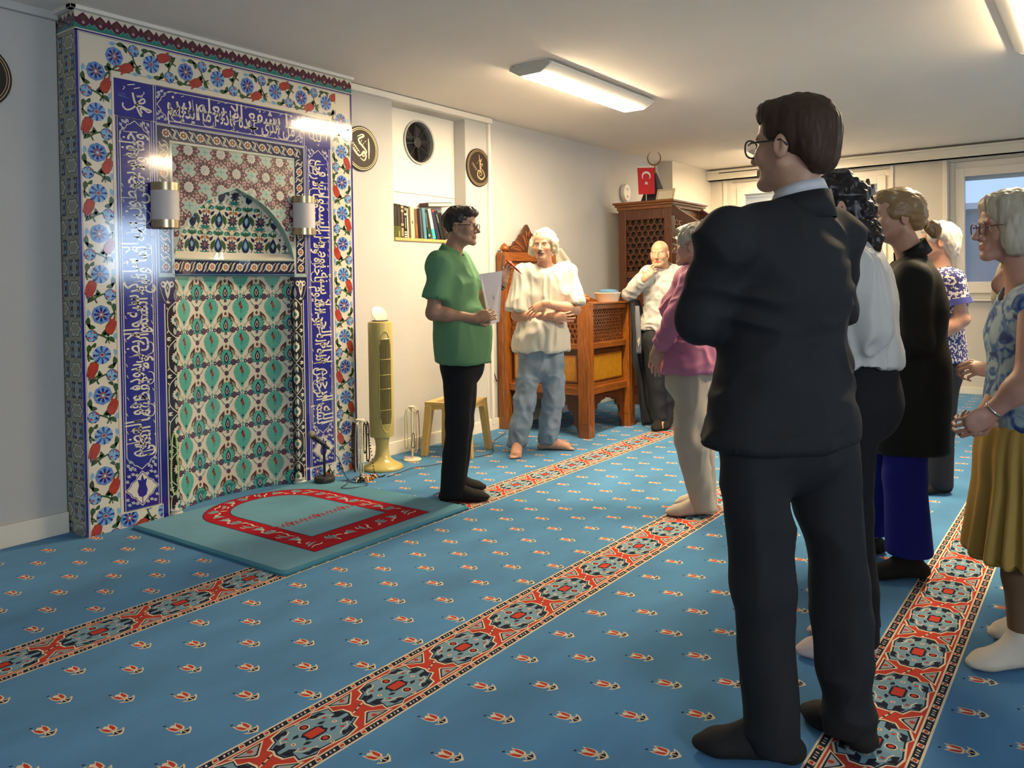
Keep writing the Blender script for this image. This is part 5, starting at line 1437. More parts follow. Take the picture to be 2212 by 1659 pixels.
def lattice(name, O, U, V, L, H, kind, parent, m_, t=0.012, bw=0.009, sp=0.03):
    """pierced panel of crossing laths in the plane O,U,V"""
    O, U, V = Vector(O), Vector(U), Vector(V); N = U.cross(V)
    mb = MB()

    def lath(p, d, off=0.0):
        ts = []
        for ax, lim in ((0, L), (1, H)):
            if abs(d[ax]) > 1e-6: ts.append(sorted(((0 - p[ax]) / d[ax], (lim - p[ax]) / d[ax])))
            elif not 0 <= p[ax] <= lim: return
        a = max(q[0] for q in ts); b = min(q[1] for q in ts)
        if b - a < 0.015: return
        A = O + U * (p[0] + d[0] * a) + V * (p[1] + d[1] * a) + N * off; B = O + U * (p[0] + d[0] * b) + V * (p[1] + d[1] * b) + N * off
        mb.bar(A, B, bw, t, m_, N)
    if kind == 'diamond':
        for s in (1, -1):
            c = -H * 1.5
            while c < L + H * 1.5:
                lath((c, 0 if s > 0 else H), (0.70, s * 0.714), 0.0004 * s); c += sp * 1.4
        for k in range(1, int(H / sp)): lath((0, k * sp), (1, 0), 0.0)
    else:
        for a in (0.0, 60.0, 120.0):
            d = (math.cos(math.radians(a)), math.sin(math.radians(a))); nx, ny = -d[1], d[0]
            k = -40
            while k < 41:
                q = (k + 0.5) * sp
                lath((L / 2 + nx * q, H / 2 + ny * q), d, 0.0004 * (a / 60)); k += 1
        for i in range(-20, 20):
            for j in range(-20, 20):
                x, y = L / 2 + i * sp * 2 / math.sqrt(3) * 1.0 + j * sp / math.sqrt(3), H / 2 + j * sp
                if kind == 'star' and 0.02 < x < L - 0.02 and 0.02 < y < H - 0.02 and (i + 2 * j) % 3 == 0:
                    c_ = O + U * x + V * y
                    pts = [c_ + U * sp * 0.62 * math.cos(q * math.pi / 3 + 0.52) + V * sp * 0.62 * math.sin(q * math.pi / 3 + 0.52) for q in range(7)]
                    for a_, b_ in zip(pts[:-1], pts[1:]): mb.bar(a_, b_, bw * 0.8, t, m_, N)
    return mb.build(name, parent, world=True)


kx0, kx1, ky0, ky1 = 5.80, 6.625, 3.50, YB - 0.024
ch = thing('preaching_chair', 'carved honey brown wooden pulpit chair with lattice front behind the man in the white T-shirt', 'pulpit chair', ((kx0 + kx1) / 2, (ky0 + ky1) / 2, 0))
pw = 0.10
for x, y, h in ((kx0, ky0, 1.135), (kx1 - pw, ky0, 1.135), (kx0, ky1 - pw, 1.60), (kx1 - pw, ky1 - pw, 1.60)):
    mb = MB(); mb.box((x, y, 0), (x + pw, y + pw, h), w_hon)
    mb.box((x + 0.030, y - 0.004, 0.12), (x + 0.070, y, h - 0.08), w_hon); mb.box((x - 0.004, y + 0.030, 0.12), (x, y + 0.070, h - 0.08), w_hon)
    po = mb.build('post', ch, bevel=0.008, world=True)
    fb_ = MB(); fb_.lathe([(0.022, 0), (0.016, 0.012), (0.036, 0.022), (0.042, 0.038), (0.036, 0.054), (0.028, 0.060), (0.030, 0.066), (0.014, 0.080), (0.002, 0.088)], w_hon, (x + pw / 2, y + pw / 2, h), 16)
    fb_.build('finial', po, smooth=True, sharp=50, world=True)


def chair_face(O, U, L, wx_, first):
    """one panelled face: rails, lattice, amber panel and arched apron"""
    O = Vector(O); U = Vector(U); N = U.cross(Vector((0, 0, 1)))      # N points out of the chair
    P_ = lambda a, d, z: tuple(O + U * a + N * d + Vector((0, 0, z)))

    def slab(a0, a1, z0, z1, d0, d1, m_, name, bev=0.004):
        mb = MB(); vs = [P_(a0, d0, z0), P_(a1, d0, z0), P_(a1, d1, z0), P_(a0, d1, z0), P_(a0, d0, z1), P_(a1, d0, z1), P_(a1, d1, z1), P_(a0, d1, z1)]
        mb.raw(vs, [(0, 3, 2, 1), (4, 5, 6, 7), (0, 1, 5, 4), (1, 2, 6, 5), (2, 3, 7, 6), (3, 0, 4, 7)], m_)
        return mb.build(name, ch, bevel=bev, world=True)
    for z0, z1, d1 in ((1.085, 1.130, 0.012), (0.745, 0.795, 0.010), (0.355, 0.420, 0.012)): slab(-0.01, L + 0.01, z0, z1, -0.045, d1, wx_, 'rail')
    lattice('lattice_panel', P_(0, -0.025, 0.795), U, (0, 0, 1), L, 0.29, 'diamond' if first else 'kagome', ch, w_lat, sp=0.030 if first else 0.042, bw=0.010 if first else 0.012)
    slab(0, L, 0.420, 0.745, -0.040, -0.028, w_drk, 'panel_frame', 0.0)
    am = slab(0.04, L - 0.04, 0.46, 0.690, -0.028, -0.012, w_hon, 'panel_moulding', 0.005)
    mb = MB(); mb.prism([(0.055, 0.475), (L - 0.055, 0.475), (L - 0.055, 0.675), (0.055, 0.675)], tuple(O + N * -0.0125), tuple(U), (0, 0, 1), tuple(N), 0.003, w_amb); mb.build('amber_panel', am, world=True)
    # apron with scalloped ogee arch
    m = L / 2; hw = m - 0.035
    half = [(hw, 0.0), (hw - 0.02, 0.07), (hw - 0.055, 0.10), (hw - 0.04, 0.16), (hw - 0.065, 0.205), (hw - 0.11, 0.22), (hw - 0.115, 0.26), (hw - 0.165, 0.270), (hw - 0.175, 0.285), (0.03, 0.295), (0, 0.325)]
    pts = [(0, 0.0), (0, 0.36), (L, 0.36), (L, 0.0)] + [(m + a, z) for a, z in half[:-1]] + [(m, 0.325)] + [(m - a, z) for a, z in half[-2::-1]]
    mb = MB(); mb.prism(pts, tuple(O + N * -0.04), tuple(U), (0, 0, 1), tuple(N), 0.022, w_drk); mb.build('apron', ch, world=True)


chair_face((kx0 + pw, ky0 + 0.04, 0), (1, 0, 0), kx1 - kx0 - 2 * pw, w_honx, True)
chair_face((kx0 + 0.04, ky1 - pw, 0), (0, -1, 0), ky1 - ky0 - 2 * pw, w_hony, False)
for x in (kx0 + 0.035, kx1 - 0.065):    # curved side wings
    pts = [(ky1 - pw, 1.13), (ky1 - pw, 1.50)] + spline([(ky1 - pw - 0.02, 1.50), (ky1 - 0.20, 1.40), (ky1 - 0.30, 1.295), (ky1 - 0.45, 1.20), (ky1 - 0.62, 1.150), (ky0 + 0.20, 1.135)], 5) + [(ky0 + 0.20, 1.13)]
    MB().prism(pts, (x, 0, 0), (0, 1, 0), (0, 0, 1), (1, 0, 0), 0.030, w_hony).build('side_wing', ch, bevel=0.004, world=True)
mb = MB(); mb.box((kx1 - 0.085, ky0 + pw, 0.40), (kx1 - 0.02, ky1 - pw, 1.13), w_drk); mb.build('side_panel', ch, world=True)
mb = MB(); mb.box((kx0 + pw, ky1 - 0.05, 0.45), (kx1 - pw, ky1 - 0.02, 1.53), w_honx); mb.box((kx0 + pw, ky1 - 0.075, 1.525), (kx1 - pw, ky1 - 0.005, 1.605), w_honx); bk_ = mb.build('backrest', ch, bevel=0.004, world=True)
MB().prism([(kx0 + pw + 0.04, 1.20), (kx1 - pw - 0.04, 1.20), (kx1 - pw - 0.04, 1.47), (kx0 + pw + 0.04, 1.47)], (0, ky1 - 0.049, 0), (1, 0, 0), (0, 0, 1), (0, -1, 0), 0.004, w_amb).build('amber_panel', bk_, world=True)
cxm = (kx0 + kx1) / 2; hw = (kx1 - kx0) / 2 - pw
cr = [(-hw, 1.605), (-hw, 1.625), (-hw + 0.04, 1.665), (-hw + 0.08, 1.66), (-hw + 0.12, 1.71), (-hw + 0.17, 1.715), (-hw + 0.20, 1.77), (-hw + 0.25, 1.80), (-0.03, 1.845), (0, 1.875)]
cr = cr + [(-a, z) for a, z in cr[-2::-1]]
MB().prism([(cxm + a, z) for a, z in cr], (0, ky1 - 0.02, 0), (1, 0, 0), (0, 0, 1), (0, -1, 0), 0.035, w_drk).build('carved_crest', ch, bevel=0.006, world=True)
cv_ = Paint((cxm, ky1 - 0.0555, 0), (1, 0, 0), (0, 0, 1), (0, -1, 0))
for s in (1, -1):
    for a, z, b_, z2 in ((0.06, 1.63, 0.20, 1.70), (0.10, 1.62, 0.28, 1.64), (0.02, 1.66, 0.10, 1.78), (0.01, 1.70, 0.04, 1.82)):
        cv_.leaf((s * a, z), (s * b_, z2), 0.035, w_hon, 2, 0.02 * s); cv_.leaf((s * (a + 0.01), z + 0.003), (s * (b_ - 0.03), z2), 0.014, w_drk, 3, 0.02 * s)
cv_.build('carved_leaves', ch, recalc=False, world=True)
MB().box((kx0 + 0.06, ky0 + 0.05, 0.42), (kx1 - 0.05, ky1 - 0.05, 0.45), w_honx).build('seat_board', ch, world=True)
MB().box((kx0 + pw, ky0 - 0.005, 1.130), (kx1 - pw, ky0 + 0.24, 1.142), w_honx).build('ledge', ch, bevel=0.003, world=True)

# tub with blue lid, cloth, coat
m_tub = mat('tub_white', rgb(232, 222, 200), 0.4); m_lid = mat('lid_blue', rgb(84, 128, 168), 0.35, var=0.2, vscale=20)
t = thing('plastic_tub', 'white plastic tub with a blue lid standing on the ledge of the wooden chair', 'tub', (6.345, 3.615, 1.1425))
MB().lathe([(0.092, 0.0), (0.096, 0.004), (0.116, 0.072), (0.122, 0.076), (0.122, 0.082), (0.112, 0.082), (0.090, 0.008)], m_tub, (0, 0, 0), 28).build('bowl', t, smooth=True, sharp=40)
MB().lathe([(0.084, 0.082), (0.090, 0.086), (0.088, 0.100), (0.060, 0.108), (0.02, 0.112)], m_lid, (0.015, 0, 0), 20).build('lid', t, smooth=True, sharp=40)


def drape(name, secs, m_, nfold, amp, label, cat, parent=None, t=0.004):
    """hanging cloth lofted through sections (ax,ay,bx,by,z)"""
    n = 40; vs = []
    S = [np.array(q, float) for q in secs]
    for i, q in enumerate(S):
        A, B = q[:2], q[2:4]; d = B - A; L = np.linalg.norm(d); nx = np.array([-d[1], d[0]]) / L
        for k in range(n + 1):
            u = k / n; a_ = amp * (0.35 + 0.65 * i / (len(S) - 1))
            w_ = a_ * math.sin(u * nfold * 2 * math.pi + 0.5 * math.sin(i * 0.7)) + a_ * 0.4 * math.sin(u * nfold * 5.1 + i * 0.25)
            p_ = A + d * u + nx * w_; vs.append((p_[0], p_[1], q[4]))
    fs = [(i * (n + 1) + k, i * (n + 1) + k + 1, (i + 1) * (n + 1) + k + 1, (i + 1) * (n + 1) + k) for i in range(len(S) - 1) for k in range(n)]
    mb = MB().raw(vs, fs, m_); o = mb.build(name, parent, smooth=True)
    md = o.modifiers.new('cloth', 'SOLIDIFY'); md.thickness = t
    if label: tag(o, label, cat)
    return o


def lerp_secs(keys, n):
    out_ = []
    keys = [np.array(k, float) for k in keys]; sp_ = spline([tuple(k) for k in keys], n)
    return [tuple(p_) for p_ in sp_]


m_coat = mat('coat_dark_grey', rgb(44, 46, 52), 0.75, bump=0.3, bscale=300); m_coatl = mat('coat_lining_grey', rgb(110, 112, 116), 0.35)
cs = lerp_secs([(6.50, 3.455, 6.60, 3.42, 1.150), (6.485, 3.445, 6.69, 3.41, 0.95), (6.475, 3.44, 6.74, 3.40, 0.70), (6.53, 3.43, 6.78, 3.39, 0.45), (6.58, 3.42, 6.82, 3.38, 0.20), (6.60, 3.40, 6.87, 3.36, 0.012)], 5)
tag(drape('coat', cs, m_coat, 3.2, 0.026, None, None), 'long dark grey coat hung over the right corner of the wooden pulpit chair', 'coat')
co = bpy.data.objects['coat']
ls = lerp_secs([(6.475, 3.405, 6.54, 3.395, 1.10), (6.462, 3.395, 6.55, 3.385, 0.95), (6.458, 3.39, 6.55, 3.38, 0.80), (6.47, 3.39, 6.56, 3.38, 0.67)], 4)
drape('lining', ls, m_coatl, 1.3, 0.015, None, None, co)
MB().prism([(0, 0), (0.05, 0.035), (0.055, -0.01), (0.02, -0.05)], (6.445, 3.375, 0.785), (1, 0, 0), (0, 0, 1), (0, -1, 0), 0.003, m_tub).build('white_tag', co)
m_clothw = mat('cloth_white', rgb(196, 192, 180), 0.8)
ws = lerp_secs([(6.655, 4.30, 6.60, 4.42, 1.66), (6.66, 4.22, 6.63, 4.40, 1.56), (6.665, 4.15, 6.655, 4.31, 1.44), (6.665, 4.12, 6.66, 4.21, 1.30)], 4)
drape('white_cloth', ws, m_clothw, 1.6, 0.008, 'white cloth draped over the right side of the wooden chair back', 'cloth')

# ---------------------------------------------------------------- tall minbar (stepped pulpit)
v_d = wood_mat('minbar_wood', rgb(66, 32, 12), rgb(98, 52, 20), 0.35, 'Z'); v_dx = wood_mat('minbar_wood_x', rgb(96, 52, 20), rgb(138, 82, 34), 0.35, 'X'); v_dk = wood_mat('minbar_panel', rgb(54, 24, 9), rgb(80, 38, 14), 0.35, 'Z')
bx0, bx1, by0, by1 = 7.75, 8.55, 3.64, 4.27
mn = thing('minbar', 'tall dark wooden stepped pulpit with pierced star lattice behind the bald man', 'stepped pulpit', ((bx0 + bx1) / 2, 3.2, 0))


def bxp(name, lo, hi, m_, bev=0.004): return MB().box(lo, hi, m_).build(name, mn, bevel=bev, world=True)


for x, y in ((bx0, by0), (bx1 - 0.09, by0), (bx0, by1 - 0.09), (bx1 - 0.09, by1 - 0.09)): bxp('post', (x, y, 0), (x + 0.09, y + 0.09, 2.10), v_d, 0.006)
for k, (z0, z1, o_) in enumerate(((2.09, 2.125, 0.010), (2.125, 2.15, 0.028), (2.15, 2.175, 0.045))): bxp('cornice', (bx0 - o_, by0 - o_, z0), (bx1 + o_, by1 + o_, z1), v_dx, 0.004)
for z0, z1 in ((1.98, 2.09), (1.36, 1.43), (0.0, 0.10)): bxp('rail', (bx0 + 0.005, by0 + 0.09, z0), (bx0 + 0.065, by1 - 0.09, z1), v_d)
lattice('star_lattice', (bx0 + 0.03, by1 - 0.09, 1.43), (0, -1, 0), (0, 0, 1), by1 - by0 - 0.18, 0.55, 'star', mn, v_d, t=0.02, bw=0.010, sp=0.062)
bxp('lattice_backing', (bx0 + 0.050, by0 + 0.09, 1.43), (bx0 + 0.058, by1 - 0.09, 1.98), mat('backing_black_brown', rgb(30, 16, 10), 0.7), 0)
bxp('lower_panel', (bx0 + 0.025, by0 + 0.09, 0.10), (bx0 + 0.045, by1 - 0.09, 1.36), v_dk, 0)
bxp('panel_moulding', (bx0 + 0.012, by0 + 0.14, 0.20), (bx0 + 0.026, by1 - 0.14, 1.28), v_d, 0.008)
bxp('back_panel', (bx0 + 0.09, by1 - 0.03, 0.0), (bx1 - 0.09, by1 - 0.01, 2.09), v_dk, 0)
bxp('far_panel', (bx1 - 0.05, by0 + 0.09, 0.0), (bx1 - 0.03, by1 - 0.09, 1.40), v_dk, 0)
bxp('header_beam', (bx0 + 0.09, by0 + 0.02, 2.0), (bx1 - 0.09, by0 + 0.07, 2.09), v_dx)
lattice('header_lattice', (bx0 + 0.09, by0 + 0.035, 1.80), (1, 0, 0), (0, 0, 1), bx1 - bx0 - 0.18, 0.20, 'star', mn, v_dx, t=0.016, bw=0.010, sp=0.042)
bxp('platform', (bx0 + 0.05, by0 + 0.05, 1.18), (bx1 - 0.05, by1 - 0.03, 1.22), v_dx)
yE = 1.90
for k in range(6):   # steps
    y0_ = by0 + 0.05 - (k + 1) * (by0 - yE) / 6; bxp('step', (bx0 + 0.06, y0_, 0.0), (bx1 - 0.06, y0_ + (by0 - yE) / 6 + 0.02, 1.02 - k * 0.17), v_dx, 0.004)
for x in (bx0, bx1 - 0.05):
    sl = lambda y, o_: 2.08 + o_ - (by0 - y) * 0.66
    MB().prism([(by0, sl(by0, 0.04)), (by0, sl(by0, -0.06)), (yE + 0.08, sl(yE + 0.08, -0.06)), (yE + 0.08, sl(yE + 0.08, 0.04))], (x - 0.01, 0, 0), (0, 1, 0), (0, 0, 1), (1, 0, 0), 0.07, v_dk).build('handrail', mn, bevel=0.006, world=True)
    MB().prism([(by0, sl(by0, -0.30)), (by0, 0), (yE + 0.08, 0), (yE + 0.08, sl(yE + 0.08, -0.30))], (x + 0.012, 0, 0), (0, 1, 0), (0, 0, 1), (1, 0, 0), 0.022, v_dk).build('side_panel', mn, world=True)
    g = MB()
    for k in range(22):
        y = by0 - 0.06 - k * 0.074
        g.bar((x + 0.024, y, sl(y, -0.30)), (x + 0.024, y - 0.06, sl(y - 0.06, -0.05)), 0.012, 0.014, v_d, (1, 0, 0)); g.bar((x + 0.024, y - 0.06, sl(y - 0.06, -0.30)), (x + 0.024, y, sl(y, -0.05)), 0.012, 0.0145, v_d, (1, 0, 0))
    g.build('side_lattice', mn, world=True)
# doorway at the foot of the steps
for x in (bx0, bx1 - 0.10): bxp('door_post', (x, yE - 0.10, 0), (x + 0.10, yE, 1.890), v_d, 0.006)
bxp('door_beam', (bx0 - 0.02, yE - 0.11, 2.020), (bx1 + 0.02, yE + 0.01, 2.085), mat('minbar_grey_beam', rgb(140, 122, 112), 0.45)); bxp('door_beam', (bx0 - 0.01, yE - 0.105, 1.885), (bx1 + 0.01, yE + 0.005, 1.925), v_d)
bxp('spindle_back', (bx0 + 0.01, yE - 0.03, 1.925), (bx1 - 0.01, yE - 0.015, 2.020), v_dk, 0)
for k in range(16):
    x = bx0 + 0.05 + k * 0.0467; MB().lathe([(0.006, 1.925), (0.012, 1.940), (0.007, 1.955), (0.011, 1.975), (0.006, 1.995), (0.010, 2.020)], mat('spindle_pale', rgb(176, 164, 152), 0.4), (x, yE - 0.07, 0), 8).build('spindle', mn, smooth=True, world=True)
cw = (bx1 - bx0) / 2; cm = (bx0 + bx1) / 2
cr = [(-cw, 2.085), (-cw, 2.140), (-cw + 0.05, 2.160), (-cw + 0.08, 2.120), (-cw + 0.12, 2.150), (-cw + 0.16, 2.175), (-cw + 0.19, 2.224), (-cw + 0.22, 2.224), (-cw + 0.26, 2.175), (-0.05, 2.200), (-0.03, 2.237), (0, 2.262)]
cr = cr + [(-a, z) for a, z in cr[-2::-1]]
MB().prism([(cm + a, z) for a, z in cr], (0, yE - 0.07, 0), (1, 0, 0), (0, 0, 1), (0, -1, 0), 0.03, v_dk).build('carved_crest', mn, bevel=0.008, world=True)
cd = lerp_secs([(bx0 + 0.10, yE - 0.05, bx1 - 0.10, yE - 0.05, 1.880), (bx0 + 0.10, yE - 0.05, bx1 - 0.10, yE - 0.05, 1.2), (bx0 + 0.10, yE - 0.05, bx1 - 0.10, yE - 0.05, 0.03)], 3)
cu_ = drape('door_curtain', cd, mat('curtain_pale_blue', rgb(168, 184, 194), 0.7), 5, 0.012, None, None); cu_.parent = mn; cu_.matrix_parent_inverse = wmat(mn).inverted()

# on top of the minbar
t = thing('table_flag', 'small red flag with white crescent and star on a stand on the dark pulpit', 'flag', (7.93, 4.02, 2.176))
MB().lathe([(0.035, 0), (0.036, 0.006), (0.010, 0.012)], m_ivw, (0, 0, 0), 16).build('foot', t); MB().tube([(0, 0, 0.005), (0, 0, 0.40)], 0.005, m_ivw, 8).build('pole', t, smooth=True)
fw_ = Vector((-CF[0], -CF[1], 0)).normalized(); rt = Vector((CR[0], CR[1], 0)).normalized()
m_flag = mat('flag_red', rgb(196, 8, 20), 0.6); m_flagw = mat('flag_white', (0.78, 0.70, 0.66), 0.6)
fp = Paint(tuple(fw_ * 0.012 + Vector((0, 0, 0.09))), tuple(rt), (0, 0, 1), tuple(fw_))
fp.poly([(-0.085, 0.0), (0.092, 0.004), (0.088, 0.30), (-0.096, 0.298)], m_flag, 0)
fp.poly([(-0.096, 0.288), (0.089, 0.290), (0.088, 0.306), (-0.096, 0.304)], m_flagw, 1)
A = [(0.048 * math.cos(q), 0.20 + 0.050 * math.sin(q)) for q in [math.radians(-40 + 260 * k / 20) for k in range(21)]]
B = [(0.037 * math.cos(q), 0.189 + 0.0385 * math.sin(q)) for q in [math.radians(-30 + 240 * k / 20) for k in range(21)]]
for k in range(20): fp.poly([A[k], A[k + 1], B[k + 1], B[k]], m_flagw, 1)
fp.poly([((0.024 if k % 2 == 0 else 0.010) * math.sin(k * math.pi / 5), 0.122 + (0.024 if k % 2 == 0 else 0.010) * math.cos(k * math.pi / 5)) for k in range(10)], m_flagw, 1)
fo_ = fp.build('flag_cloth', t, recalc=False); md = fo_.modifiers.new('thick', 'SOLIDIFY'); md.thickness = 0.002; md.offset = -1
m_brz = mat('old_brass', rgb(150, 110, 56), 0.35, 0.8)
t = thing('crescent_spire', 'black cone topped by a brass crescent standing behind the small red flag', 'spire', (8.20, 4.055, 2.176))
MB().lathe([(0.172, 0.0), (0.170, 0.015), (0.04, 0.33), (0.030, 0.345)], m_coat, (0, 0, 0), 8).build('cone', t)
MB().lathe([(0.034, 0.345), (0.036, 0.352), (0.018, 0.37), (0.024, 0.40), (0.014, 0.43), (0.008, 0.445)], m_brz, (0, 0, 0), 16).build('neck', t, smooth=True)
q_ = [(0.072 * math.cos(a), 0.520 + 0.078 * math.sin(a)) for a in [math.radians(120 + 300 * k / 24) for k in range(25)]]
MB().tube([tuple(rt * u + Vector((0, 0, z))) for u, z in q_], [0.002 + 0.008 * math.sin(math.pi * k / 24) for k in range(25)], m_brz, 8).build('crescent', t, smooth=True)
t = thing('picture_frame', 'pale picture frame leaning on the dark pulpit right of the red flag', 'picture frame', (7.87, 3.775, 2.179))
t.rotation_euler = (math.radians(0), math.radians(28), math.radians(4))
mb = MB()
for lo, hi in (((-0.012, -0.10, 0), (0.006, 0.10, 0.018)), ((-0.012, -0.10, 0.122), (0.006, 0.10, 0.14)), ((-0.012, -0.10, 0.018), (0.006, -0.082, 0.122)), ((-0.012, 0.082, 0.018), (0.006, 0.10, 0.122))): mb.box(lo, hi, mat('frame_cream', rgb(196, 182, 150), 0.5))
mb.build('frame', t, bevel=0.002); MB().box((-0.002, -0.083, 0.017), (0.002, 0.083, 0.123), mat('picture_paper', rgb(222, 212, 186), 0.6)).build('picture', t)
t = thing('air_freshener', 'small white oval dispenser on the grey wall left of the red flag', 'dispenser', (8.25, YB, 2.345))
MB().prism([(0.085 * math.cos(a), 0.10 * math.sin(a)) for a in [2 * math.pi * k / 24 for k in range(24)]], (0, -0.001, 0), (1, 0, 0), (0, 0, 1), (0, -1, 0), 0.05, m_white).build('case', t, bevel=0.012)
for z in (0.04, -0.045): MB().prism([(0.03 * math.cos(a), z + 0.02 * math.sin(a)) for a in [2 * math.pi * k / 12 for k in range(12)]], (0, -0.0515, 0), (1, 0, 0), (0, 0, 1), (0, -1, 0), 0.001, m_rim).build('slot', t)

# ---------------------------------------------------------------- people: implicit surfaces meshed with surface nets
def at(x, y, depth):
    """point on the line of sight through (x,y) of the 2212x1659 photograph at a distance along the view direction"""
    return CAM + (CF + CR * ((x - 1106) / FPX) - CU * ((y - PPY) / FPX)) * depth


def V3(*a): return np.array(a, float)
def nrm(v): return np.asarray(v, float) / (np.linalg.norm(v) + 1e-12)


_NT = np.random.RandomState(5).rand(32, 32, 32)


def vnoise(P):
    """value noise in -1..1 at points P (n,3)"""
    I = np.floor(P).astype(int); F = P - I; F = F * F * (3 - 2 * F); I &= 31; J = (I + 1) & 31
    g = lambda a, b, c: _NT[a, b, c]
    x0, y0, z0 = I.T; x1, y1, z1 = J.T; fx, fy, fz = F.T
    c0 = (g(x0, y0, z0) * (1 - fx) + g(x1, y0, z0) * fx) * (1 - fy) + (g(x0, y1, z0) * (1 - fx) + g(x1, y1, z0) * fx) * fy
    c1 = (g(x0, y0, z1) * (1 - fx) + g(x1, y0, z1) * fx) * (1 - fy) + (g(x0, y1, z1) * (1 - fx) + g(x1, y1, z1) * fx) * fy
    return (c0 * (1 - fz) + c1 * fz) * 2 - 1


